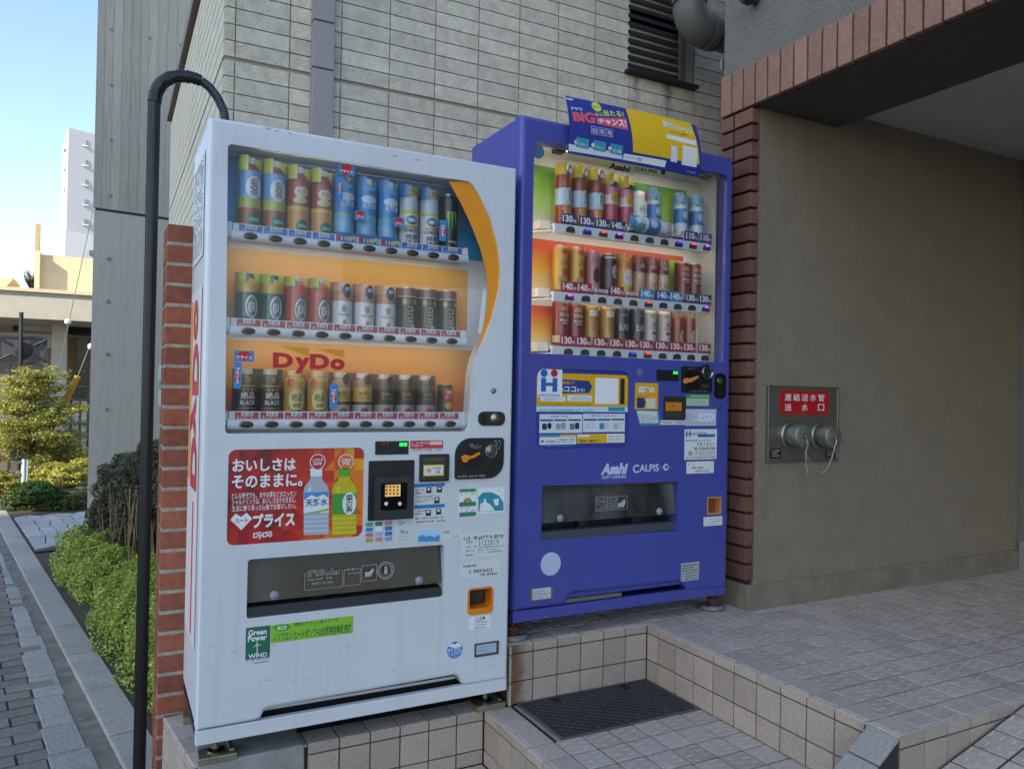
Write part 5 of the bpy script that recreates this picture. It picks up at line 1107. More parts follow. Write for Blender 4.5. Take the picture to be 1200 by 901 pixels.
MB().prism(poly([(658.5, 444.4), (690, 446.2), (694, 453), (690, 460.6), (658.5, 461)], AT), [], AT-.0003, AT+.0003).obj('navy_arrow', ink('#2c3a86'), ad2)
words(ad2, 'はなく!', (659, 446.3, 673.4, 450.6), AT-.0006, YEL, .03); words(ad2, 'は', (658.6, 455, 660.8, 459), AT-.0006, WHT, .02); words(ad2, 'ココ', (661.6, 452.8, 675, 459.2), AT-.0006, WHT, .03); words(ad2, 'から!', (676, 454.8, 685.2, 459.2), AT-.0006, WHT, .02)
shape(ad2, 'white_box', (697.6, 442.7, 724.2, 473.5), AT, WHT); b_ = shape(ad2, 'black_strip', (727, 443.5, 731.7, 473.6), AT, ink('#26241c'))
for px in ((633, 464.5, 662.5, 470.4), (665, 463, 694, 470.2)): o = shape(ad2, 'white_pill', px, AT, ink('#dfe8ec'), 'rr'); fineprint(ad2, (px[0]+5, px[1]+1.3, px[2]-2, px[3]-1), AT-.0006, ink('#3d8aa0'), 2, .6, int(px[0]))
fineprint(ad2, (633, 472, 694, 475.6), AT-.0004, ink('#8a6a14'), 2, .5, 71); fineprint(ad2, (633, 479, 711, 482.2), AT-.0004, ink('#3d8aa0'), 1, .8, 72); shape(ad2, 'teal_box', (713, 477, 731.8, 481.7), AT, TEAL)
for k, px in enumerate(((632.3, 485.2, 682, 507), (683.3, 484.6, 732, 505.8))):
    o = shape(ad2, 'prize_panel', px, AT, ink('#d9dfea')); fineprint(ad2, (px[0]+9, px[1]+1, px[2]-9, px[1]+4), AT-.0006, NAVY, 1, .8, 80+k)
    for q in range(3):
        u = px[0]+1+q*16.2; shape(ad2, 'caption_bar', (u, px[1]+6.2-.1*q, u+14.8, px[1]+8.2-.2*q), AT-.0005, ink('#2c3a86') if q < 2 else ink('#3a3a2a'))
        cc = [['#33363c', '#9aa4a8', '#5f7f8a'], ['#c9cfd4', '#2f93a8', '#b9bcc0']][k][q]; shape(ad2, 'prize_picture', (u+2, px[1]+11, u+7.5, px[1]+18.2), AT-.0005, ink(cc), 'rr'); shape(ad2, 'prize_picture', (u+8.2, px[1]+10, u+13, px[1]+17.5), AT-.0005, ink(['#25272b', '#a89a8a', '#2b2d31'][q] if k == 0 else '#cdd2d6'), 'rr' if q != 0 else 'round')
o = shape(ad2, 'offer_panel', (632.3, 509.2, 675, 520.4), AT, ink('#dfe3ea')); shape(ad2, 'teal_box', (632.3, 509.3, 657, 511.8), AT-.0005, TEAL); shape(ad2, 'yellow_box', (657.2, 509, 675, 511.2), AT-.0005, YEL); MB().prism(poly([(634.5, 515), (638.5, 517), (634.5, 519)], AT-.0006), [], AT-.0008, AT-.0004).obj('red_arrow', RED, ad2); fineprint(ad2, (640, 515, 652, 519.5), AT-.0006, ink('#b05a5a'), 1, .7, 83); fineprint(ad2, (654, 513.5, 673.5, 519), AT-.0006, INK, 2, .6, 84)
o = shape(ad2, 'offer_panel', (676, 508.4, 732, 518.6), AT, YEL); shape(ad2, 'white_box', (676.5, 509.5, 691, 512), AT-.0005, ink('#e2e6ea'), 'rr'); shape(ad2, 'white_box', (711, 508.5, 731.3, 517.8), AT-.0005, ink('#e2e6ea')); fineprint(ad2, (677, 514.3, 709, 518.4), AT-.0006, ink('#4a3a1a'), 1, .8, 85); fineprint(ad2, (713, 509.5, 729.5, 516.5), AT-.0006, NAVY, 2, .5, 86)
fineprint(ad2, (634, 521.8, 690, 522.5), AT-.0004, ink('#aab4d8'), 1, .7, 87)
# blue machine: controls, stickers
S = BF
so = sticker(bm, 'led_display', (769.3, 433.3, 795, 446.5), S, BLK, .001, .003); words(so, '売切', (789, 435, 794.4, 438.6), S-.0036, MATS['led_green'], .02)
p = fp(749.5, 436.2, S); MB().prism([(p[0]-.018, p[1]), (p[0], p[1]-.018), (p[0]+.018, p[1]), (p[0], p[1]+.018)], [], S-.0005, S+.0003).obj('logo_diamond', ink('#6f7098'), bm)
o = sticker(bm, 'campaign_sticker', (744.2, 448.4, 770.7, 479.8), S, ink('#e2a81a')); words(o, '葬送の', (748, 452.5, 767, 461), S-.0016, ink('#dfeaf0'), .05); fineprint(o, (747, 463, 768, 465.5), S-.0016, ink('#6a4a10'), 1, .7, 90); MB().prism(poly([(746.5, 466), (754.5, 466), (756.5, 472), (754.5, 478), (746.5, 478)], S-.0016), [], S-.0018, S-.0014).obj('navy_arrow', NAVY, o); shape(o, 'white_box', (758, 466.5, 768, 478.5), S-.0016, ink('#d8d2c4'))
o = MB().prism(poly([(745.3, 480.6), (772, 481.3), (773.8, 498.5), (749.3, 498.8)], S-.001), [], S-.0022, S+.0002).obj('campaign_sticker', TEAL, bm); MB().prism(poly([(746.2, 481.2), (770, 481.9), (771.5, 495.5), (750, 495.8)], S-.0026), [], S-.0028, S-.0024).obj('white_box', ink('#d3dde0'), o); fineprint(o, (749, 485, 770, 495), S-.0032, GREYINK, 4, .6, 91)
o = sticker(bm, 'bill_slot', (777.6, 464.2, 801.2, 490.4), S, pm('bill_bezel2', '#2e2d2c', .4, var=.05), .004, .012); sticker(o, 'slot_lip', (780, 471.2, 798.5, 481.5), S-.0121, pm('amber_lip', '#c9821e', .35, var=.05)); sticker(o, 'slot_mouth', (780, 482.5, 798.3, 488.5), S-.0121, ink('#3b3a30', .5)); MB().prism(disc(*fp(789, 475.5, S-.0136), .004, 10), [], S-.0138, S-.0134).obj('mark', ink('#3a2a10'), o)
o = sticker(bm, 'strip_sticker', (773.8, 492.4, 802.4, 497.6), S, PAPER); fineprint(o, (775, 493.2, 801, 497), S-.0016, NAVY, 1, .7, 92)
cq = sticker(bm, 'coin_panel', (798.4, 429, 833, 460.2), S, BLK, .006, .008); rc = sticker(cq, 'dial_recess', (804.5, 434, 818.5, 456), S-.0082, ink('#0a0a0b', .3), .004, .0006)
lev = poly([(800.6, 445.3), (803.5, 443), (808, 443.5), (817.5, 440.4), (818, 442.2), (810, 447.5), (806, 448.2), (803, 449.6), (800.8, 448.8)], S-.012); MB().prism(lev, [], S-.018, S-.0095).obj('return_lever', ink('#d98a3a', .4), cq, bevel=.002)
cs = fp(827.8, 436.6, S-.01); MB().lathe([(0, .033), (.016, .032), (.018, .029), (.017, .027), (.006, .025)], (cs[0], S-.0005, cs[1]), 30, 'y', cap=False).obj('coin_slot_ring', BLK, cq, smooth=True); MB().lathe([(.0165, .0275), (.0195, .026), (.0175, .0235), (.012, .022)], (cs[0], S-.0005, cs[1]), 30, 'y', cap=False).obj('chrome_ring', CHROME, cq, smooth=True); MB().lathe([(.009, .0245), (.011, .01), (.011, 0)], (cs[0], S-.0005, cs[1]), 24, 'y').obj('coin_slot', pm('slot_metal2', '#5e6062', .25, .9, var=.1), cq, smooth=True)
sticker(cq, 'eject_button', (822.5, 450, 829.5, 454.5), S-.0082, ink('#3b3c40', .3), .003, .002); words(cq, 'お金入口', (806, 431, 815, 432.8), S-.0085, ink('#9a9a9a')); fineprint(cq, (809, 457, 828, 459.2), S-.0085, ink('#9a9a9a'), 1, .7, 93)
lk = sticker(bm, 'lock', (837.2, 437.4, 849, 467), S, pm('lock_chrome', '#3b3833', .2, .9, var=.1), .02, .008); lc = fp(843, 446, S-.008); MB().lathe([(0, .015), (.004, .014), (.006, .005), (.006, 0)], (lc[0], S-.0081, lc[1]), 20, 'y').obj('lock_cylinder', CHROME, lk, smooth=True); sticker(lk, 'lock_recess', (840.5, 452, 846, 464), S-.0081, ink('#1d1a18', .2), .005, .0005)
p = fp(842.5, 477.2, S); MB().lathe([(0, .010), (.004, .0095), (.005, .005), (.005, 0)], (p[0], S, p[1]), 14, 'y').obj('key_plug', CHROME, bm, smooth=True)
o = sticker(bm, 'green_sticker', (803.4, 461.8, 831.3, 476.2), S, ink('#3f9a52')); shape(o, 'pale_box', (804.6, 466.8, 830, 475.4), S-.0016, ink('#b9cfc0')); fineprint(o, (806, 468, 829, 474.4), S-.0022, ink('#4f8a5e'), 3, .6, 94); fineprint(o, (808, 462.7, 830, 465.6), S-.0016, WHT, 1, .8, 95)
o = sticker(bm, 'eco_sticker', (803, 479.3, 838.8, 498.6), S, ink('#c3c8d6')); words(o, 'eco', (818, 483.5, 837, 493.5), S-.0016, ink('#dfe3ea'), .03); words(o, 'e-', (805, 484.5, 815, 493.5), S-.0016, ink('#a9b0c4'), .0); fineprint(o, (806, 494.5, 836, 497.3), S-.0016, ink('#9aa2b8'), 1, .7, 96)
o = sticker(bm, 'operator_notice', (802.3, 503, 839.4, 537.6), S, PAPER); shape(o, 'blue_swoosh', (818, 508.8, 838, 511.8), S-.0016, ink('#2a66b0')); words(o, 'HACHIYOH', (811, 506.5, 828, 509.6), S-.0022, ink('#2a56a0'), .01); words(o, 'H', (804, 505, 809.5, 512), S-.0016, ink('#2a56a0'), .04); MB().prism(disc(*fp(808.8, 505.3, S-.002), .003, 10), [], S-.0022, S-.0018).obj('dot_print', RED, o)
fineprint(o, (804, 514.8, 837.5, 517), S-.0016, INK, 1, .7, 97); words(o, '081511', (817, 518.3, 836.5, 522), S-.0016, INK, .0, spacing=1.5); words(o, 'TEL 0120-812-768', (812.5, 524, 838, 527), S-.0016, INK, .02); fineprint(o, (813, 528.5, 837, 533.5), S-.0016, INK, 2, .5, 98); shape(o, 'pale_box', (807, 528.5, 811, 533.5), S-.0016, ink('#9a9c9e')); fineprint(o, (803.5, 534.7, 838, 536.8), S-.0016, INK, 1, .7, 99)
o = sticker(bm, 'address_notice', (804.4, 541, 836.2, 553.8), S, PAPER); fineprint(o, (806, 543, 816, 545), S-.0016, INK, 1, .8, 100); fineprint(o, (810, 546.7, 824, 549), S-.0016, INK, 1, .8, 101); fineprint(o, (815, 550.4, 834, 552.6), S-.0016, INK, 1, .8, 102)
lw = ink('#c9d2ea', .4)
words(bm, 'Asahi', (705.5, 543, 734.8, 555.3), S-.0004, lw, .05, shear=.25); words(bm, 'SOFT DRINKS', (705.3, 557.6, 733.8, 560), S-.0004, lw, .02); words(bm, 'C', (741.8, 544.4, 748.8, 554), S-.0004, lw, .02); words(bm, 'ALPIS', (749.3, 544.2, 772, 552), S-.0004, lw, .02)
p = fp(780.3, 547.3, S-.0004); MB().prism(disc(*p, .0135, 20), [], S-.0006, S).obj('logo_dot', lw, bm); MB().prism(disc(p[0]+.002, p[1]+.0015, .006, 14, .0085), [], S-.0011, S-.0007).obj('logo_swirl', ink('#3a4aa8'), bm)
for du in (-5.6, 5.6): MB().prism(disc(*fp(780.3+du, 547.5-du*.06, S-.0004), .002, 8), [], S-.0006, S).obj('logo_dot', lw, bm)
fl = tray(bm, btray, S, .32, (.14, .87), pm('grey_sill', '#4c5058', .45, .2, var=.1), pane=SMOKE2)
x0, z0, x1, z1 = min(a for a, _ in btray), 0, max(a for a, _ in btray), max(b for _, b in btray); MB().tube([(x0+.004, S+.012, z1-.008), (x1-.004, S+.012, z1-.008)], .004, 8).box((x0+x1)/2-.05, (x0+x1)/2+.04, S+.006, S+.018, z1-.016, z1-.003).obj('hinge_bar', ink('#4a4640', .4), bm)
for k, px in enumerate(((698, 582.5, 711.5, 598), (713.5, 582, 721.5, 597), (723, 581.2, 734.5, 596))):
    x0, z0, x1, z1 = rect(px, S+.012); MB().prism([(x0, z0), (x1, z0), (x1, z1), (x0, z1)], [[(x0+.0012, z0+.0012), (x1-.0012, z0+.0012), (x1-.0012, z1-.0012), (x0+.0012, z1-.0012)]], S+.0098, S+.0102).obj('print_box', tw, fl)
    if k < 2: fineprint(fl, (px[0]+1, px[1]+1, px[2]-1, px[3]-1), S+.0098, tw, 5, .6, 110+k)
c1 = fp(729, 588.5, S+.0098); MB().prism([(c1[0]-.018, c1[1]-.018), (c1[0]+.01, c1[1]-.018), (c1[0]+.017, c1[1]+.0), (c1[0]+.012, c1[1]+.014), (c1[0]-.003, c1[1]+.001), (c1[0]-.018, c1[1]-.004)], [], S+.0098, S+.0102).obj('print_hand', tw, fl)
x0, z0, x1, z1 = rect((828.6, 582.3, 845, 602), S); MB().prism([(x0+.0005, z0+.0005), (x1-.0005, z0+.0005), (x1-.0005, z1-.0005), (x0+.0005, z1-.0005)], [[(x0+.006, z0+.006), (x1-.006, z0+.006), (x1-.006, z1-.006), (x0+.006, z1-.006)]], S-.002, S+.05).obj('coin_return', ink('#c98a5a', .4), bm); MB().box(x0+.004, x1-.004, S+.03, S+.034, z0+.004, z1-.004).obj('return_flap', pm('amber_flap', '#7a4a22', .35, var=.3, vs=40), bm)
o = sticker(bm, 'return_notice', (824.5, 606, 846, 614.8), S, PAPER); fineprint(o, (826, 607, 844.5, 614.3), S-.0016, GREYINK, 3, .5, 115)
p = fp(645.3, 660.5, S); MB().prism(disc(*p, .0425, 32), [], S-.001, S+.0003).obj('round_sticker', pm('pale_disc', '#b9c9dc', .45, var=.03), bm)
o = sticker(bm, 'serial_sticker', (798.2, 660, 818.8, 678.6), S, ink('#aeb3b4')); fineprint(o, (799.3, 661.2, 817.8, 677.8), S-.0016, INK, 6, .7, 116)
pf = sticker(bm, 'plate_frame', (621.4, 689.6, 647.6, 700.5), S, pm('plate_bronze', '#8a7868', .4, .3, var=.1), .0, .004); o = sticker(pf, 'name_plate', (624, 690, 645.2, 700.2), S-.004, ink('#c3c9cc', .35)); fineprint(o, (625.5, 692, 644, 699.8), S-.0056, GREYINK, 3, .5, 117)

# ------------------------------------------------------------------ promotional board clipped over the blue machine's window
PBY = BF-.028
pbd = thing('promo_board', 'curved blue and yellow promotional board clipped above the blue machine window', 'sign', (1.53, PBY, 1.93))
bx0, bx1 = onY(667, 140, PBY).x, onY(821, 170, PBY).x; bz0, bz1 = onY(668, 179.5, PBY).z, onY(665.5, 108.5, PBY).z
def bend_y(x, z): t = (z-bz0)/(bz1-bz0); s = (x-bx0)/(bx1-bx0); return PBY+.006-.018*math.sin(math.pi*t)*.8+.026*t*t-.008*math.sin(math.pi*s)
def curved(mb, off):                                   # bend flat geometry onto the board
    mb.v = [(x, bend_y(x, z)-off+(y-PBY), z) for x, y, z in mb.v]; return mb
def grid(x0, x1, z0, z1, nx=14, nz=10, th=.0):
    m = MB(); m.add([(x0+(x1-x0)*i/nx, PBY, z0+(z1-z0)*k/nz) for k in range(nz+1) for i in range(nx+1)], [(k*(nx+1)+i, k*(nx+1)+i+1, (k+1)*(nx+1)+i+1, (k+1)*(nx+1)+i) for k in range(nz) for i in range(nx)]); return m
pbl = pm('promo_blue', '#28348c', .4, var=.02)
m_ = curved(grid(bx0, bx1, bz0, bz1), 0); n_ = len(m_.v); vv = [(x, y+.002, z) for x, y, z in m_.v]; ff = [tuple(reversed(f)) for f in m_.f]; m_.add(vv, ff); 
o = m_.obj('board', pbl, pbd, smooth=True)
def bpt(u, v): p = onY(u, v, PBY-.01); return p.x, p.z
def bgrid(px, c, nm, off=.0006, sub=8): (a_, b_), (c_, d_) = bpt(px[0], px[1]), bpt(px[2], px[3]); return curved(grid(a_, c_, d_, b_, sub, sub), off).obj(nm, ink(c, .4), pbd, smooth=True)
def bword(s, px, c, bold=.02, off=.0016):
    (a_, b_), (c_, d_) = bpt(px[0], px[1]), bpt(px[2], px[3]); m_ = MB(); text_mb(m_, s, a_, d_, c_, b_, PBY, bold); return curved(m_, off).obj('lettering', ink(c, .4), pbd)
def bquad(q, nm, c, off=.0008, n=8):
    """q = four picture corners TL TR BR BL"""
    m_ = MB(); P_ = lambda s, t: Vector(q[0]).lerp(Vector(q[1]), s).lerp(Vector(q[3]).lerp(Vector(q[2]), s), t)
    pts = [bpt(*P_(i/n, k/n)) for k in range(n+1) for i in range(n+1)]
    m_.add([(x, PBY, z) for x, z in pts], [(k*(n+1)+i, (k+1)*(n+1)+i, (k+1)*(n+1)+i+1, k*(n+1)+i+1) for k in range(n) for i in range(n)])
    return curved(m_, off).obj(nm, ink(c, .4), pbd, smooth=True)
def bq(u0, v0, u1, h, sl=.22, h2=None): h2 = h2 or h; return [(u0, v0), (u1, v0+sl*(u1-u0)), (u1, v0+sl*(u1-u0)+h2), (u0, v0+h)]
def bword(s, q, c, bold=.0, off=.0018):
    a_, fs_, _ = text_mesh(s, bold); Q = [Vector(p) for p in q]
    def at(p): w = Q[3].lerp(Q[2], p[0]).lerp(Q[0].lerp(Q[1], p[0]), p[1]); return bpt(w.x, w.y)
    m_ = MB(); m_.add([(x, PBY, z) for x, z in (at(p) for p in a_)], fs_); return curved(m_, off).obj('lettering', ink(c, .4), pbd)
bquad([(739, 123.4), (817.2, 141), (821, 192.5), (741.7, 178.6)], 'yellow_panel', '#e3b81c'); bquad([(668.2, 168), (730, 180), (730, 186.7), (668.6, 175.8)], 'pale_strip', '#d8dde6')
bquad([(700.4, 137), (736.3, 137.5), (736.5, 152.7), (701, 145.2)], 'red_banner', '#d85a6e')
bword('Asahi', bq(667, 109.2, 677, 3.6), '#dfe6f6', .03); bword('アサヒ', bq(672, 123.4, 686, 4.4, .05), '#dfe6f6', .02); bword('BIG', [(672.5, 129.8), (698.5, 130.6), (699, 145), (673.6, 141.6)], '#dd5a6c', .05)
bword('毎日', bq(699.3, 130.8, 709, 5, .0), '#dbe35a'); bword('当たる!', [(710, 127), (734.2, 127.6), (734.4, 136.2), (710, 135)], '#dbe35a', .02); bword('チャンス!', [(702, 138.6), (734.8, 139.2), (735, 150.4), (702.5, 144.2)], '#f0eef2', .03, .0026)
m_ = MB().prism(disc(*bpt(703.6, 122.8), .0205, 20), [], PBY-.0002, PBY); curved(m_, .001).obj('lime_badge', ink('#cfdb50'), pbd); bword('買って', bq(699.6, 121.2, 707.6, 3.2, .05), '#2c5a3a')
for k, ch in enumerate('自販機'):
    u, v = 693.6+k*8.6, 147.5+k*1.6; (a_, b_), (c_, d_) = bpt(u, v), bpt(u+7.2, v+10.8); m_ = MB().prism([(a_, d_), (c_, d_), (c_, b_), (a_, b_)], [[(a_+.0015, d_+.0015), (c_-.0015, d_+.0015), (c_-.0015, b_-.0015), (a_+.0015, b_-.0015)]], PBY-.0002, PBY); curved(m_, .001).obj('outline', ink('#c3cbe4'), pbd); bword(ch, bq(u+1.4, v+2, u+5.8, 6), '#dfe6f6')
for k, (u, v) in enumerate(((676.3, 160.2), (695.8, 164), (715.3, 168))):
    bquad(bq(u, v, u+14.6, 11.4), 'teal_card', '#3597ad', .0011, 5); m_ = MB().prism(disc(*bpt(u-.2, v+6), .0075, 14), [], PBY-.0002, PBY); curved(m_, .0016).obj('number_dot', WHT, pbd); bword(str(k+1), bq(u-1, v+4.5, u+.6, 3, .0), '#2a6a80', .0, .0022); bword(['QRから', 'スキャン', '応募'][k], bq(u+3.2, v+6.2, u+13, 4), '#e9f2f4', .0, .002)
bquad([(731.5, 180), (781.5, 188.5), (780, 196), (730.8, 187)], 'white_strip', '#e6e8ee', .0014); bword('キャンペーン期間', bq(733, 182, 752, 3.6, .19), '#2c3560', .0, .002)
bword('葬送のフリーレン', [(780.5, 138.5), (815.5, 147.8), (815.5, 157.5), (781, 147.8)], '#cfe6f0', .04); bword('キャンペーン実施中', bq(788, 152.2, 808, 2.4, .22), '#4a3a14', .0)
bquad([(782, 156.7), (818, 164.4), (817.6, 170.5), (782, 162.6)], 'white_strip', '#e6e6e6', .0014, 5); bquad([(786.3, 170.5), (793.9, 172.2), (793.9, 190.6), (786.3, 189.2)], 'white_tag', '#d9dde8', .0014, 4); bquad([(800.5, 170), (817.9, 173.4), (817.6, 196), (799.5, 192.8)], 'white_box', '#e6e6e6', .0014, 5)
bword('アサヒ飲料', bq(806, 199.3, 817, 2, .17), '#dfe6f6', .0)
for u in (672, 816): p = onY(u, 170, PBY); MB().box(p.x-.006, p.x+.006, PBY+.016, BF-.0004, p.z-.01, p.z+.01).obj('clip', WHITE2, pbd)

# ================================================================== drinks on display
ORD = ['leftmost', 'second', 'third', 'fourth', 'fifth', 'sixth', 'seventh', 'eighth', 'ninth', 'rightmost']
PROF = {  # (fraction of height, fraction of radius)
 'pet': ([(0, .9), (.02, 1), (.10, 1), (.115, .96), (.13, 1), (.30, 1), (.315, .96), (.33, 1), (.74, 1), (.81, .94), (.865, .72), (.895, .52), (.905, .50)], [(.905, .54), (.985, .54), (.993, .49), (.993, 0)]),
 'can': ([(0, .86), (.03, 1), (.92, 1), (.965, .88), (.975, .86)], [(.975, .88), (.995, .88), (.995, .82), (.98, .80), (.98, 0)]),
 'canbottle': ([(0, .9), (.02, 1), (.74, 1), (.82, .8), (.86, .58), (.88, .56)], [(.88, .6), (.985, .6), (.993, .55), (.993, 0)]),
}
def wrap_patch(mb, r, zc, w, h, kind, eps, mi=0, sc=0.):
    if kind == 'oval':
        n = 20; ring = [(0, 0)]+[(w/2*f*math.cos(2*math.pi*i/n), h/2*f*math.sin(2*math.pi*i/n)) for f in (.55, 1) for i in range(n)]
        fs = [(0, 1+i, 1+(i+1) % n) for i in range(n)]+[(1+i, 1+n+i, 1+n+(i+1) % n, 1+(i+1) % n) for i in range(n)]
    else:
        n = 8; ring = [(-w/2+w*i/n, z) for z in (-h/2, h/2) for i in range(n+1)]; fs = [(i, i+1, n+2+i, n+1+i) for i in range(n)]
    mb.add([((r+eps)*math.sin((s+sc)/r), -(r+eps)*math.cos((s+sc)/r), zc+z) for s, z in ring], fs, mi)
def wrap_text(mb, s, r, zc, w, h, eps, bold=.004, line=.92, sc=0.):
    a, fs, _ = text_mesh(s, bold, 'CENTER', 1., line)
    mb.add([((r+eps)*math.sin(((p[0]-.5)*w+sc)/r), -(r+eps)*math.cos(((p[0]-.5)*w+sc)/r), zc+(p[1]-.5)*h) for p in a], fs)
_dm = {}
def drink(key, spec, name, label, loc, group, tilt=None, rz=0.):
    o = thing(name, label, 'can' if spec['kind'] == 'can' else 'bottle', loc, group)
    if key not in _dm:
        k, H, r = spec['kind'], spec['h'], spec['r']; body, cap = PROF[k]; L = []
        L.append(('body', MB().lathe([(h*H, q*r) for h, q in body], seg=22).mesh('body', pm('drink_'+key, spec['liq'], .3, var=.05, vs=40), True), None))
        L.append(('cap' if k != 'can' else 'lid', MB().lathe([(h*H, q*r) for h, q in cap], seg=18).mesh('cap', ink(spec['cap'], .4) if k != 'can' else pm('can_lid', '#b5b5b2', .3, .8, var=0), True), None))
        for bi, (t0, t1, c) in enumerate(spec.get('bands', [])):
            L.append(('label', MB().lathe([(t0*H, r*1.012), (t1*H, r*1.012)], seg=22, cap=False).mesh('label', ink(c, .35), True), None))
        for (kd, tz, w, h, c, sc) in spec.get('patches', []):
            m = MB(); wrap_patch(m, r*1.02, tz*H, w*r, h*H, kd, .0006, 0, sc*r); L.append(('label_patch', m.mesh('label_patch', ink(c, .35), True), None))
        for (s, tz, w, h, c, sc) in spec.get('texts', []):
            m = MB(); wrap_text(m, s, r*1.02, tz*H, w*r, h*H, .0016, sc=sc*r); L.append(('lettering', m.mesh('lettering', ink(c, .35)), None))
        if spec.get('claw'):
            m = MB()
            for q, (w0, l0) in enumerate(((.30, .30), (.24, .36), (.30, .28))):
                s0 = (-.42+.42*q)*r; pts = [(s0-w0*r/2, .70*H), (s0+w0*r/2, .69*H), (s0+w0*r*.3, (.70-l0*.5)*H), (s0+w0*r*.45, (.70-l0*.6)*H), (s0+w0*r*.05, (.70-l0)*H), (s0-w0*r*.2, (.70-l0*.45)*H), (s0-w0*r*.45, (.70-l0*.5)*H)]
                R_ = r*1.02; m.add([((R_+.001)*math.sin(s/R_), -(R_+.001)*math.cos(s/R_), z) for s, z in pts], [tuple(reversed(range(7)))])
            L.append(('claw_emblem', m.mesh('claw_emblem', ink('#69d02a', .35)), None))
        if spec.get('card'):
            L.append(('backing_card', MB().box(-r*1.06, r*1.06, r*.25, r*.25+.001, 0, H*1.0).mesh('backing_card', ink(spec['card'], .5)), None))
            if k == 'pet': L.append(('sleeve_print', MB().lathe([(H*.80, r*1.045), (H*1.0, r*1.045)], seg=8, a0=-1.7, a1=-.22, cap=False).mesh('sleeve_print', ink(spec['card'], .45), True), None))
            m = MB().lathe([(0.001, r*1.065), (H*1.01, r*1.065)], seg=16, a0=-1.8, a1=1.8, cap=False); L.append(('clear_sleeve', m.mesh('clear_sleeve', CLEAR, True), None))
        _dm[key] = L
    for nm, me, _ in _dm[key]:
        c = bpy.data.objects.new(nm, me); COL.objects.link(c); c.parent = o
    if tilt is not None: o.rotation_euler = tilt
    else: o.rotation_euler.z = rz
    return o
r1, r2, r3 = .0352, .0345, .034
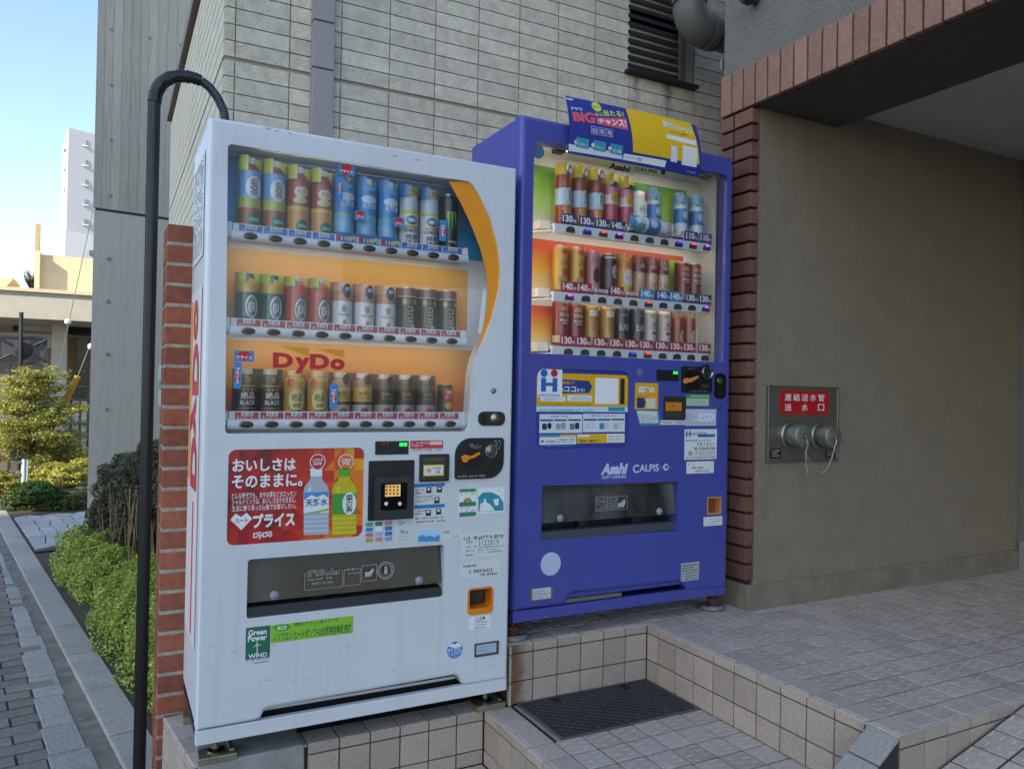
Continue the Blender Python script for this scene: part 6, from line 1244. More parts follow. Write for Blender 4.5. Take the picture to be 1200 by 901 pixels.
SP = {
 'barley': dict(kind='pet', h=.212, r=r1, liq='#a8521f', cap='#e6eaec', card='#d9db52', bands=[(.44, .80, '#7fb2e0'), (.30, .44, '#c0c45a'), (.05, .30, '#a8602c')], patches=[('oval', .575, 1.45, .30, '#e8ecee', .3), ('oval', .155, 1.2, .17, '#2f7a4c', .35)], texts=[('麦\n茶', .575, .75, .24, '#3a2420', .3), ('600ml', .15, .8, .05, '#cfe6d2', .35)]),
 'redtea': dict(kind='pet', h=.205, r=r1, liq='#a84a26', cap='#e6e8e4', card='#d9db52', bands=[(.42, .76, '#b8502a'), (.36, .42, '#e0c24a'), (.05, .36, '#dba046')], patches=[('oval', .62, 1.3, .16, '#e6dcc4', .2), ('oval', .50, 1.3, .10, '#e0cf8a', .1), ('oval', .14, 1.2, .17, '#2f7a4c', .35)], texts=[('十六', .62, .9, .09, '#a02a1a', .2), ('600ml', .14, .8, .05, '#cfe6d2', .35)]),
 'water': dict(kind='pet', h=.200, r=r1, liq='#8cc4ea', cap='#e6eef4', card='#5fa8e0', bands=[(.42, .80, '#4a9ade'), (.40, .42, '#9ac04a'), (.0, .12, '#2f6fb4')], patches=[('oval', .66, 1.6, .12, '#cfe4f4', .1)], texts=[('天然水', .56, 1.3, .09, '#e9f2fa', .1), ('ナチュラル', .06, 1.2, .04, '#dce8f4', .1)]),
 'lemon': dict(kind='pet', h=.196, r=r2, liq='#c9d4dc', cap='#dfe4ea', card='#4a8cc0', bands=[(.30, .58, '#dfe6ea'), (.02, .26, '#e6eaee')], patches=[('rect', .56, 2.2, .05, '#c9d65a', 0), ('oval', .44, 1.2, .14, '#2f5aa0', .1), ('oval', .44, .95, .09, '#dfe6f0', .1), ('rect', .33, 1.6, .05, '#d8b84a', .2), ('rect', .90, 1.4, .12, '#c9b060', .5)], texts=[('No.1', .90, 1.0, .06, '#2a2418', .5), ('LEMON', .27, 1.5, .05, '#3a4a80', .1), ('無糖\n強め', .13, 1.4, .17, '#2a2f58', .15)]),
 'energy': dict(kind='can', h=.186, r=.0315, liq='#1b1d1c', cap='#999999', bands=[(.05, .90, '#17191a')], texts=[('energy', .17, 1.1, .05, '#d6dad6', .1)], claw=True, card='#2f3334'),
 'greenleaf': dict(kind='pet', h=.152, r=.0345, liq='#d2a91c', cap='#1f6a44', card='#c3c83a', bands=[(.02, .62, '#1d5a40'), (.0, .14, '#6a9a2a')], patches=[('oval', .34, 1.25, .50, '#28324a', .35), ('oval', .34, 1.12, .46, '#e6eaee', .35), ('rect', .90, 1.1, .15, '#1f6a44', -.5)], texts=[('葉\nの\n茶', .34, .6, .38, '#28324a', .42), ('印', .34, .16, .1, '#c04a5a', -.02)]),
 'orangeleaf': dict(kind='pet', h=.152, r=.0345, liq='#cf4a26', cap='#cdc6cf', card='#d0c840', bands=[(.04, .62, '#c83f2c'), (.0, .10, '#d8a02a')], patches=[('oval', .34, 1.25, .50, '#28324a', .35), ('oval', .34, 1.12, .46, '#ece6ea', .35), ('oval', .86, .8, .22, '#2f7a4c', -.45)], texts=[('葉\nの\n茶', .34, .6, .38, '#28324a', .42), ('印', .34, .16, .1, '#c04a5a', -.02)]),
 'milktea': dict(kind='pet', h=.146, r=.0335, liq='#c98d62', cap='#dfe0e4', card='#dba982', bands=[(.03, .60, '#e6e6ec')], patches=[('oval', .82, .9, .30, '#2c2c64', .35), ('oval', .44, .5, .16, '#a8985a', .1), ('oval', .14, .36, .12, '#d8502c', .15)], texts=[('濃厚', .86, .5, .08, '#e2dfe8', .35), ('午後の紅茶', .31, 1.2, .06, '#4a3a5a', .1)]),
 'cocoa': dict(kind='can', h=.148, r=.033, liq='#4a2a1e', cap='#a07a60', card='#a8745a', bands=[(.80, .97, '#8c5f4c'), (.04, .78, '#45271d'), (.78, .80, '#e0cfb8')], patches=[('oval', .68, .5, .15, '#c9a83a', -.55), ('oval', .68, .4, .13, '#c9a83a', .65), ('rect', .66, .6, .10, '#8a2a3a', .1), ('oval', .14, .45, .12, '#dcc8ac', .35)], texts=[('コ\nコ\nア', .36, .55, .42, '#e6dcc0', .1)]),
 'black': dict(kind='canbottle', h=.146, r=.0345, liq='#1a1613', cap='#c9c4b4', card='#2b2622', bands=[(.03, .72, '#15110f')], patches=[('rect', .64, 1.8, .02, '#b8983a', 0), ('rect', .17, 1.9, .02, '#b8783a', 0), ('oval', .76, .5, .10, '#8a5a2c', .1)], texts=[('★★★', .56, 1.0, .06, '#c9a23a', .1), ('絶品', .44, 1.2, .14, '#dcdad0', .1), ('BLACK', .29, 1.3, .09, '#dcdad0', .1)]),
 'gold': dict(kind='canbottle', h=.144, r=.034, liq='#c8a24a', cap='#e0d2a0', card='#c98a5a', bands=[(.03, .72, '#caa046')], patches=[('oval', .72, .7, .22, '#c0402c', -.5), ('oval', .36, 1.5, .48, '#e0d28a', .1), ('oval', .10, 1.2, .1, '#4a3414', .1)], texts=[('絶品', .42, 1.0, .16, '#3a2a14', .1), ('微糖', .24, .8, .10, '#5a3a1a', .1)]),
 'goldlatte': dict(kind='canbottle', h=.142, r=.0335, liq='#a8826a', cap='#dfdcdc', card='#7a4630', bands=[(.34, .66, '#d2ac40'), (.27, .34, '#2a1f1a'), (.02, .27, '#b9b2ac')], patches=[('oval', .84, .8, .24, '#3a2620', .35), ('oval', .13, .8, .16, '#8a4a30', .1)], texts=[('世界一', .52, 1.2, .10, '#3a2a14', .1), ('バリスタ', .42, 1.1, .06, '#3a2a14', .1)]),
 'darklatte': dict(kind='canbottle', h=.140, r=.0335, liq='#5a4238', cap='#d6d2d2', card='#7a4630', bands=[(.28, .66, '#2a2420'), (.02, .28, '#a8a09a')], patches=[('oval', .82, .8, .24, '#35241e', .35), ('oval', .13, .8, .16, '#8a4a30', .1)], texts=[('世界一', .52, 1.2, .10, '#c0a24a', .1), ('バリスタ', .42, 1.1, .06, '#c0a24a', .1)]),
 'soup': dict(kind='can', h=.112, r=.027, liq='#24221f', cap='#b8a050', bands=[(.05, .92, '#201f1d')], patches=[('rect', .66, 1.3, .40, '#b02a2c', .3), ('oval', .34, 1.2, .24, '#c8923a', .3), ('rect', .12, 1.4, .08, '#c9a83a', .3)], texts=[('旨味\nスープ', .68, 1.0, .26, '#ece4dc', .3)]),
}
for k_ in ('barley', 'redtea', 'water', 'lemon', 'energy'): SP[k_]['h'] *= 1.075
for k_ in ('greenleaf', 'orangeleaf', 'milktea', 'cocoa'): SP[k_]['h'] *= 1.04
WROWS = [['barley', 'barley', 'redtea', 'redtea', 'water', 'water', 'water', 'lemon', 'lemon', 'energy'],
         ['greenleaf', 'greenleaf', 'orangeleaf', 'orangeleaf', 'milktea', 'milktea', 'milktea', 'cocoa', 'cocoa', 'cocoa'],
         ['black', 'black', 'gold', 'gold', 'goldlatte', 'goldlatte', 'darklatte', 'darklatte', 'darklatte', 'soup']]
DESC = dict(barley='brown barley tea bottle', redtea='red brown tea bottle', water='pale blue water bottle', lemon='white lemon soda bottle', energy='black can with green claw', greenleaf='dark green tea bottle', orangeleaf='orange red tea bottle', milktea='white label milk tea', cocoa='dark brown cocoa can', black='black coffee bottle can', gold='gold coffee bottle can', goldlatte='gold label latte bottle', darklatte='dark label latte bottle', soup='short black soup can',
  b_tea='red brown tea bottle', b_pink='pink drink bottle', b_green='white green bottle can', b_blue='blue white drink bottle', corn='yellow corn soup can', shiruko='pink sweet bean can', bcocoa='brown cocoa can', fruit='orange juice bottle', latte='cream latte bottle', redcan='red coffee can', ycan='gold coffee can', bl='black coffee can', silver='white silver coffee can', otea='orange tea bottle')
SH = ['top', 'middle', 'bottom']
for r_ in range(3):
    for i, k in enumerate(WROWS[r_]):
        nm = 'drink_can' if SP[k]['kind'] == 'can' else 'drink_bottle'
        pos_ = ORD[i] if i in (0, 9) else ORD[i]+' from left'
        drink(k, SP[k], nm, '%s, %s on the %s shelf of the white machine' % (DESC[k], pos_, SH[r_]), (CX[i], .078, shelfz[r_]-.012), 'drinks displayed in the white machine', rz=random.uniform(-.12, .05))
# blue machine
SP.update({
 'b_tea': dict(kind='pet', h=.208, r=.032, liq='#9a4420', cap='#dfe4e8', card='#d8c83a', bands=[(.30, .58, '#b8d2e6'), (.05, .30, '#a8401f')], patches=[('oval', .88, .9, .2, '#3a86c0', .4), ('oval', .46, 1.0, .26, '#e6ecf0', .25), ('oval', .24, 1.3, .12, '#d8942a', .0), ('rect', .08, 1.5, .04, '#5aa04a', 0)], texts=[('麦\n茶', .46, .5, .2, '#26304a', .3), ('600', .88, .6, .07, '#e6f0f6', .4), ('香ばし', .16, 1.2, .06, '#f0dcc8', .1)]),
 'b_pink': dict(kind='pet', h=.200, r=.032, liq='#d07a8a', cap='#dcd6a0', card='#d9cf5a', bands=[(.62, .80, '#d88a9a'), (.45, .62, '#e8dce0'), (.04, .45, '#c84a66')], patches=[('oval', .56, 1.3, .20, '#d8b43a', .1), ('rect', .80, 1.5, .09, '#3a3a5a', .1), ('rect', .10, 1.9, .14, '#26305a', .0)], texts=[('600', .10, 1.3, .10, '#e6e04a', .0), ('レモン', .56, .9, .10, '#3a3040', .1)]),
 'b_green': dict(kind='canbottle', h=.185, r=.034, liq='#d3d8d4', cap='#3f9a52', bands=[(.04, .70, '#e0e4e2')], patches=[('oval', .76, .8, .22, '#c04a50', .5), ('rect', .30, 2.0, .06, '#4a9a5a', .2), ('oval', .48, 1.2, .2, '#c9d2d4', .0)], texts=[('MITSUYA', .48, 1.1, .06, '#3a7a6a', .1)]),
 'b_blue': dict(kind='pet', h=.178, r=.031, liq='#a8c8e4', cap='#3f8fd0', card='#8ac0e0', bands=[(.36, .66, '#3f8ad0'), (.66, .74, '#e6eef4'), (.02, .34, '#dce8f2')], patches=[('oval', .52, 1.1, .2, '#cfe4f4', .2), ('oval', .84, .6, .2, '#4aa05a', -.4)], texts=[('600', .13, 1.3, .12, '#b83a50', .0), ('カルピス', .44, 1.2, .06, '#26407a', .1)]),
 'corn': dict(kind='can', h=.146, r=.030, liq='#d8a83a', cap='#999', card='#d26a5a', bands=[(.06, .92, '#dfae3c')], patches=[('oval', .86, 1.2, .12, '#d8602c', .2), ('rect', .40, 1.0, .16, '#d2622c', .3), ('oval', .24, .6, .12, '#5a9a3a', -.4)], texts=[('コク旨', .62, 1.2, .12, '#4a2a14', .2), ('コーン', .14, 1.2, .09, '#c03a3a', .0)]),
 'shiruko': dict(kind='can', h=.140, r=.029, liq='#c87a86', cap='#999', card='#cf8088', bands=[(.06, .92, '#d08a94')], patches=[('oval', .42, 1.2, .36, '#4a2430', .2)], texts=[('おしるこ', .78, 1.2, .14, '#2a1a20', .1), ('あずき', .14, 1.2, .08, '#f0e0e0', .0)]),
 'bcocoa': dict(kind='can', h=.136, r=.033, liq='#4a2226', cap='#999', card='#c8a83a', bands=[(.06, .92, '#4a2024')], patches=[('oval', .56, .9, .34, '#c9b8b0', .35), ('rect', .9, 2.0, .04, '#d8ccc8', 0)], texts=[('ココア', .50, .8, .10, '#2a1214', .4)]),
 'fruit': dict(kind='pet', h=.150, r=.035, liq='#d87a22', cap='#d84a2c', card='#d89a2c', bands=[(.10, .62, '#dca42c')], patches=[('oval', .42, 1.4, .42, '#e8d8d4', .15), ('oval', .82, .7, .24, '#7ab83a', .7), ('oval', .18, 1.6, .12, '#c8b82c', 0)], texts=[('オレンジ', .42, 1.1, .10, '#c03a4a', .15)]),
 'latte': dict(kind='pet', h=.150, r=.030, liq='#b87a5a', cap='#c9a08a', card='#a84a3a', bands=[(.60, .82, '#8a2f30'), (.12, .60, '#c99a72')], patches=[('oval', .48, 1.5, .22, '#e0cdb0', .1), ('oval', .74, 1.0, .12, '#c9a890', .1)], texts=[('カフェ\nラテ', .27, 1.4, .22, '#f0e6dc', .1)]),
 'redcan': dict(kind='can', h=.140, r=.031, liq='#9a2a24', cap='#999', card='#7a4a30', bands=[(.20, .93, '#9c2622'), (.04, .20, '#d2c69a')], patches=[('oval', .82, 1.2, .12, '#d89a4a', .1), ('oval', .44, .7, .10, '#3a1a14', .2)], texts=[('WONDA', .68, 1.4, .09, '#e6d8cc', .1), ('MORNING\nSHOT', .52, 1.3, .13, '#e6d8cc', .1)]),
 'ycan': dict(kind='can', h=.134, r=.029, liq='#d09a2c', cap='#999', card='#7a5a3a', bands=[(.20, .93, '#cf9a2e'), (.04, .20, '#d2c69a')], patches=[('rect', .80, 1.4, .14, '#e2d8c0', .0), ('rect', .48, 1.0, .24, '#b8782a', .1)], texts=[('金の微糖', .66, 1.3, .09, '#4a2a10', .1)]),
 'bl': dict(kind='can', h=.138, r=.031, liq='#23262e', cap='#999', card='#5a5a5a', bands=[(.20, .93, '#22262e'), (.04, .20, '#cfc8a8')], texts=[('BLACK', .50, 1.5, .16, '#c9ccd0', .1), ('WONDA', .80, 1.0, .06, '#9aa0a8', .1)]),
 'silver': dict(kind='can', h=.136, r=.031, liq='#cfc4bc', cap='#999', card='#8a6a5a', bands=[(.20, .93, '#d3c8c2'), (.04, .20, '#d2c69a')], patches=[('oval', .84, .8, .12, '#c0a24a', -.2), ('oval', .40, .8, .08, '#a83a34', .1)], texts=[('特製\nカフェオレ', .58, 1.4, .18, '#4a2a24', .1)]),
 'otea': dict(kind='pet', h=.142, r=.030, liq='#b04a2c', cap='#d8b47a', card='#b07a4a', bands=[(.08, .66, '#a83a26')], patches=[('oval', .34, 1.1, .36, '#e0cf9a', .35), ('rect', .90, 1.0, .16, '#d8c07a', .3)], texts=[('ほうじ\n茶', .34, .8, .22, '#3a2414', .38)]),
})
SP['bl']['texts'][0] = ('BLACK', .50, 1.5, .16, '#c9ccd0', .1)
for k_, f_ in (('b_tea', 1.12), ('b_pink', 1.12), ('b_green', 1.1), ('b_blue', 1.1), ('corn', 1.2), ('shiruko', 1.2), ('bcocoa', 1.2), ('fruit', 1.15), ('latte', 1.15), ('redcan', 1.18), ('ycan', 1.2), ('bl', 1.18), ('silver', 1.18), ('otea', 1.18)): SP[k_]['h'] *= f_
BY_ = BBY+.045
def bx_(u, v): return onY(u, v, BY_).x
B1 = [('b_tea', 659.5, 0), ('b_tea', 678.5, 1), ('b_tea', 697, 2), ('b_pink', 714, 3), ('b_pink', 733, 4), ('b_green', 749, 5), ('b_blue', 765.5, 6), ('b_blue', 797.6, 8), ('b_blue', 815.5, 9)]
B2 = [('corn', 656.5), ('corn', 675), ('shiruko', 693.5), ('bcocoa', 713), ('fruit', 730.5), ('latte', 747), ('latte', 761), ('latte', 775.5), ('redcan', 799), ('redcan', 812.5)]
B3 = [('redcan', 655.3), ('redcan', 674), ('ycan', 692), ('ycan', 710), ('bl', 727.5), ('bl', 745), ('silver', 761), ('silver', 777), ('otea', 793), ('otea', 807)]
GRP = 'drinks displayed in the blue machine'
for r_, row in enumerate((B1, B2, B3)):
    n_ = len(row)
    for i, it in enumerate(row):
        k, u = it[0], it[1]; v = (235, 310, 380)[r_]
        pos_ = ORD[0] if i == 0 else ('rightmost' if i == n_-1 else ORD[i]+' from left')
        if r_ == 0: pos_ = 'standing '+pos_
        drink(k, SP[k], 'drink_can' if SP[k]['kind'] == 'can' else 'drink_bottle', '%s, %s on the %s shelf of the blue machine' % (DESC[k], pos_, SH[r_]), (bx_(u, v), BY_+random.uniform(-.006, .004), bshelf[r_]+.0), GRP, rz=random.uniform(-.15, .1))
p = onY(745, 253.5, BY_-.055); drink('b_blue', SP['b_blue'], 'drink_bottle', 'toppled blue drink bottle lying on the top shelf of the blue machine', (p.x+.175, BY_-.052, p.z-.040), GRP, tilt=(0, R(-86), 0))

# ================================================================== planting
def leaf_mesh(name, pts, nrm, size, mats, aspect=1.8, jitter=.8, mixw=None):
    """many single leaves: kite-shaped, folded a little"""
    n = len(pts); pts = np.asarray(pts); nrm = np.asarray(nrm)+rng.normal(0, jitter, (n, 3)); nrm /= np.linalg.norm(nrm, axis=1)[:, None]+1e-9
    t = rng.normal(0, 1, (n, 3)); t -= nrm*(t*nrm).sum(1)[:, None]; t /= np.linalg.norm(t, axis=1)[:, None]+1e-9; b = np.cross(nrm, t)
    s = (size*rng.uniform(.6, 1.3, n))[:, None]; w = s/aspect
    V = np.stack([pts-t*s*.5, pts+b*w*.5+nrm*w*.12, pts+t*s*.5, pts-b*w*.5+nrm*w*.12], 1).reshape(-1, 3)
    me = bpy.data.meshes.new(name); me.vertices.add(4*n); me.vertices.foreach_set('co', V.ravel()); me.loops.add(4*n); me.loops.foreach_set('vertex_index', np.arange(4*n)); me.polygons.add(n)
    me.polygons.foreach_set('loop_start', np.arange(n)*4); 
    for m in mats: me.materials.append(m)
    me.polygons.foreach_set('material_index', rng.choice(len(mats), n, p=mixw)); me.update(calc_edges=True); me.validate(); return me
def leafmat(name, c, rough=.5, trans=.25):
    if name in MATS: return MATS[name]
    m = pm(name, c, rough, var=.25, vs=12, spec=.35); b = m.node_tree.nodes['Principled BSDF']; out = m.node_tree.nodes['Material Output']
    t = m.node_tree.nodes.new('ShaderNodeBsdfTranslucent'); t.inputs[0].default_value = (*[min(1, q*1.5) for q in lin(c)], 1)
    mx = m.node_tree.nodes.new('ShaderNodeMixShader'); mx.inputs[0].default_value = trans; m.node_tree.links.new(b.outputs[0], mx.inputs[1]); m.node_tree.links.new(t.outputs[0], mx.inputs[2]); m.node_tree.links.new(mx.outputs[0], out.inputs['Surface']); return m
def blob_points(blobs, n, depth=.35):
    """points near the skin of a union of ellipsoids, lumpy"""
    P, Nn = [], []; wts = np.array([b[3]*b[4]+b[4]*b[5]+b[3]*b[5] for b in blobs]); cnts = (wts/wts.sum()*n).astype(int)
    for (cx, cy, cz, rx, ry, rz), k in zip(blobs, cnts):
        d = rng.normal(0, 1, (k, 3)); d /= np.linalg.norm(d, axis=1)[:, None]; d[:, 2] = np.where(d[:, 2] < -.35, -d[:, 2], d[:, 2])
        lump = 1+.10*np.sin(d[:, 0]*9+cx*13)*np.sin(d[:, 1]*8+cy*7)+.07*np.sin(d[:, 2]*14+cx*5)
        rr_ = (1-depth*rng.random(k)**2)*lump
        P.append(np.array([cx, cy, cz])+d*rr_[:, None]*np.array([rx, ry, rz])); Nn.append(d/np.array([rx, ry, rz])*min(rx, ry, rz))
    P = np.concatenate(P); Nn = np.concatenate(Nn); Nn[:, 2] += .35; return P, Nn
def bush(name, label, blobs, n, size, mats, mixw=None, stems=8, aspect=1.8, loc=None, group=None, core=None, stemm=None, floor=ST):
    b0 = blobs[0]; t = thing(name, label, 'bush', (b0[0], b0[1], floor), group)
    P, Nn = blob_points(blobs, n); k = P[:, 2] > floor+.005; P, Nn = P[k], Nn[k]
    me = leaf_mesh('foliage', P, Nn, size, mats, aspect, .75, mixw); put('foliage', me, t)
    m = MB()
    for b in blobs:
        for _ in range(max(2, stems//len(blobs))):
            x, y = b[0]+random.uniform(-.4, .4)*b[3], b[1]+random.uniform(-.4, .4)*b[4]
            m.tube([(x, y, floor), (x+random.uniform(-.05, .05), y+random.uniform(-.05, .05), (floor+b[2])/2), (b[0]+random.uniform(-.7, .7)*b[3], b[1]+random.uniform(-.7, .7)*b[4], b[2]+random.uniform(0, .6)*b[5])], [.006, .005, .002], 5)
    m.obj('stems', stemm or pm('twig', '#5a4a38', .9, var=.2), t)
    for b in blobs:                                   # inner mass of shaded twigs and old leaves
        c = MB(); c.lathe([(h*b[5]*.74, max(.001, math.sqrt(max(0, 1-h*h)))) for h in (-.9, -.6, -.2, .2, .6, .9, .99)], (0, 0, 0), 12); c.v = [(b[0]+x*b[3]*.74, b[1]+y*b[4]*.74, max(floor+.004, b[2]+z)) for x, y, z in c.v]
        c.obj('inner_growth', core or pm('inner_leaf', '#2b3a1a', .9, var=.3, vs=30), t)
    return t
def SPt(a, b, z): p = sp(a, b, z); return p
lime = [leafmat('lime_leaf', '#90a040'), leafmat('lime_leaf_light', '#b2bb58'), leafmat('lime_leaf_deep', '#66782c')]
def hb_(a, b, ra, rb, rz, z=0.): p = sp(a, b, ST+.02+z); return (p[0], p[1], p[2], rb, ra, rz)
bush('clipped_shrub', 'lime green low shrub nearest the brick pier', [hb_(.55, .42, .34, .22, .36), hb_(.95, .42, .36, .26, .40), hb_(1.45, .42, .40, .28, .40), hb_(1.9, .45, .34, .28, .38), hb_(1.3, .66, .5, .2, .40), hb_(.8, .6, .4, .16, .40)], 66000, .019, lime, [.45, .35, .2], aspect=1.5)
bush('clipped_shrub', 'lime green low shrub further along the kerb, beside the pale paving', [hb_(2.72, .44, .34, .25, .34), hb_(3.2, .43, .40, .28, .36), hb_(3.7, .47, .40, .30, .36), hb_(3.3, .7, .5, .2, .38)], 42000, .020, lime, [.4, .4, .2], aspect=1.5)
nand = [leafmat('nandina_leaf', '#3c4a30'), leafmat('nandina_dull', '#4d5540'), leafmat('nandina_red', '#7a4a40')]
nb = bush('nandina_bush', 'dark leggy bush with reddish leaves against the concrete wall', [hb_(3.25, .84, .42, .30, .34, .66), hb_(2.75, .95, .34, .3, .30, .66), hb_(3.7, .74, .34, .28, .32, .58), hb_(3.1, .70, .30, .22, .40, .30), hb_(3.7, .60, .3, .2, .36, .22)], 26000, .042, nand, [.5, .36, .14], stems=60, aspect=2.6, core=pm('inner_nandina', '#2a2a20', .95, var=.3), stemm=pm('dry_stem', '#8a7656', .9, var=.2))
m = MB()
for _ in range(60):
    a_, b_ = random.uniform(2.4, 3.5), random.uniform(.50, .9); p = sp(a_, b_, ST+.02); q = sp(a_+random.uniform(-.1, .1), b_+random.uniform(-.12, .06), ST+random.uniform(.45, .8)); m.tube([p, ((p[0]+q[0])/2+random.uniform(-.03, .03), (p[1]+q[1])/2, (p[2]+q[2])/2), q], [.006, .005, .003], 4)
m.obj('dry_stems', MATS['dry_stem'], nb)
# strip behind the stone path: shaded low shrubs, then sunlit ones
sunl = [leafmat('gold_leaf', '#8f8e3c'), leafmat('gold_leaf_light', '#ada24a'), leafmat('gold_leaf_deep', '#626a34')]
deep = [leafmat('deep_leaf', '#2f4a1c'), leafmat('deep_leaf_light', '#456324')]
dull = [leafmat('dull_leaf', '#3f4a2c'), leafmat('dull_leaf_light', '#55603a')]
def gp_(u, v, y): p = onY(u, v, y); return p
def ell(u, v, y, ru, rv, ry): p = onY(u, v, y); s = (p-CAM).dot(FW)/F_PX; return (p.x, p.y, p.z, ru*s, ry, rv*s)
bush('ground_shrub', 'dull green creeping shrub along the far edge of the stone path', [ell(60, 590, 8.3, 26, 13, .35), ell(88, 589, 8.3, 24, 14, .35), ell(20, 592, 8.5, 22, 12, .35)], 14000, .035, dull, aspect=2.2)
bush('round_shrub', 'small round dark green shrub in front of the yellow shrubs', [ell(42, 580, 8.2, 24, 15, .3)], 9000, .03, deep)
bush('golden_shrub', 'sunlit golden shrub mass right below the yellow guard pipe', [ell(80, 560, 9.2, 22, 16, .45), ell(97, 553, 9.5, 16, 16, .45), ell(62, 558, 9.5, 20, 15, .4)], 16000, .04, sunl)
bush('golden_shrub', 'sunlit shrub behind the metal bollard at the left edge', [ell(12, 572, 9.4, 18, 15, .45), ell(-8, 568, 9.4, 18, 18, .45), ell(36, 560, 9.8, 16, 12, .4)], 12000, .04, sunl, [.3, .3, .4])
# conifer: whorls of flat sprays
ct = onY(40, 470, 10.6); tree = thing('conifer_tree', 'sunlit yellow green conifer with tiered branches behind the bollard', 'tree', (ct.x, ct.y, ST))
def dpx(px, y): return px*((onY(40, 470, y)-CAM).dot(FW))/F_PX
zt_, zb_ = onY(40, 428, 10.6).z, onY(40, 556, 10.6).z
MB().tube([(ct.x+.05, ct.y, ST), (ct.x, ct.y, zb_), (ct.x-.02, ct.y, (zt_+zb_)/2), (ct.x, ct.y, zt_-.05)], [.06, .05, .035, .012], 8).obj('trunk', pm('bark', '#4a3c2e', .95, var=.3, vs=20, bump=.6), tree)
P, Nn = [], []; lm_ = MB(); rn = np.random.default_rng(3)
for k in range(88):
    z = zb_+.1+(zt_-zb_-.12)*rn.random(); f_ = (zt_-z)/(zt_-zb_); L_ = (.30+.50*min(1, f_*1.5))*rn.uniform(.65, 1.12); a_ = rn.uniform(0, 6.283); 
    tip = np.array([ct.x+L_*math.cos(a_), ct.y+L_*math.sin(a_)*.8, z+rn.uniform(-.12, .16)]); root = np.array([ct.x, ct.y, z-.05]); lm_.tube([tuple(root), tuple((root+tip)/2+np.array([0, 0, .03])), tuple(tip)], [.014, .009, .003], 4)
    n_ = int(520*L_); s = rn.random(n_)**.6; side = rn.normal(0, 1, n_)*.10*(1.1-abs(s-.55)); pp = root+(tip-root)*s[:, None]; pp[:, 0] += -math.sin(a_)*side; pp[:, 1] += math.cos(a_)*side; pp[:, 2] += .03*np.sin(s*3)+rn.normal(0, .03, n_)
    P.append(pp); Nn.append(np.tile([0, 0, 1.], (n_, 1)))
lm_.obj('limbs', MATS['bark'], tree)
put('crown', leaf_mesh('crown', np.concatenate(P), np.concatenate(Nn), .05, [leafmat('conifer_leaf', '#8f934a'), leafmat('conifer_light', '#b3ab58'), leafmat('conifer_deep', '#5d6838')], 2.6, .55, [.45, .3, .25]), tree)

# ================================================================== background buildings and street furniture on the left
cream_w = pm('cream_render', '#c9bb9c', .9, var=.06, vs=8, bump=.2, bs=60); pale = pm('pale_concrete', '#aaa69a', .85, var=.08, vs=4); white_w = pm('white_render', '#c6c2b8', .85, var=.05)
hs_ = thing('low_building', 'low cream building with a wide concrete canopy across the street', 'building', (-1.2, 15, ST))
YB = 15.
def bxp(nm, px, y0, y1, m, par=hs_): a = onY(px[0], px[1], y0); b = onY(px[2], px[3], y0); return MB().box(a.x, b.x, y0, y1, b.z, a.z).obj(nm, m, par)
zc0, zc1 = onY(50, 374, 13.).z, onY(50, 343, 13.).z
MB().box(-7, 3, 13, 19, zc0, zc1).obj('canopy', pale, hs_); MB().box(-7.05, 3, 12.95, 19, zc1, zc1+.06).obj('canopy_coping', cream_w, hs_)
bxp('parapet_wall', (46, 298, 140, 348), 14.6, 18, cream_w); bxp('parapet_pier', (41, 294, 46, 338), 14.4, 18, cream_w); bxp('mast', (41.5, 262, 46, 295), 14.5, 14.7, pm('mast_cream', '#b09a70', .6))
q = [onY(u, v, 14.2) for u, v in ((-20, 337), (6, 337), (16, 326), (4, 326), (-20, 332))]; MB().prism([(p.x, p.z) for p in q], [], 14.2, 15.5).obj('roof_hatch', cream_w, hs_)
bxp('back_wall', (-40, 372, 160, 560), 18.2, 18.6, pm('back_wall', '#a09c94', .85, var=.06))
bxp('column', (61, 374, 74.5, 545), 14.2, 14.7, white_w); bxp('louvre_band', (79, 375, 130, 394), 14.8, 15, ink('#2e2c30', .6))
for k in range(4): bxp('louvre_blade', (79, 376.5+k*4.3, 130, 378.8+k*4.3), 14.7, 14.79, ink('#6d6a70', .6))
bxp('shutter_panel', (75, 394.5, 130, 470), 14.9, 15.1, pm('shutter_beige', '#8a7658', .7, var=.05)); bxp('window', (91, 396, 101, 468), 14.8, 14.89, pm('dim_window', '#4c463c', .3))
for v in (414, 434, 452): bxp('window_bar', (91, v, 101, v+1.6), 14.76, 14.8, ink('#8a806c'))
bxp('white_panel', (28, 373, 61.5, 388), 15, 15.2, white_w); bxp('white_panel', (-20, 388.5, 61, 408), 15.4, 15.5, pm('panel_white', '#c9cdd2', .6)); bxp('dark_recess', (15, 373, 27.5, 388), 15.1, 15.2, ink('#2b2c30', .7))
brw = pm('far_brick', '#6a625a', .9, var=.15, vs=60)
t_ = thing('brick_gatepost', 'grey brick gatepost at the far left edge behind the conifer', 'gatepost', (-2, 12, ST)); bxp('post', (-14, 488, 8.5, 552), 12, 12.5, brw, t_); bxp('brick_wall', (-14, 405, 10, 489), 13.6, 13.9, brw, t_)
bxp('white_wall', (60, 470, 140, 560), 14.5, 14.6, white_w)
fe = thing('railing', 'black metal railing in front of the white wall beside the concrete', 'railing', (-.6, 13, ST)); bk_ = ink('#1e2228', .5)
for u in (81.5, 92.5, 102, 111, 120): bxp('bar', (u, 469, u+1.7, 541), 12.6, 12.63, bk_, fe)
bxp('top_rail', (80, 467, 130, 470), 12.58, 12.65, bk_, fe); bxp('bottom_rail', (55, 537, 130, 541), 12.58, 12.65, bk_, fe)
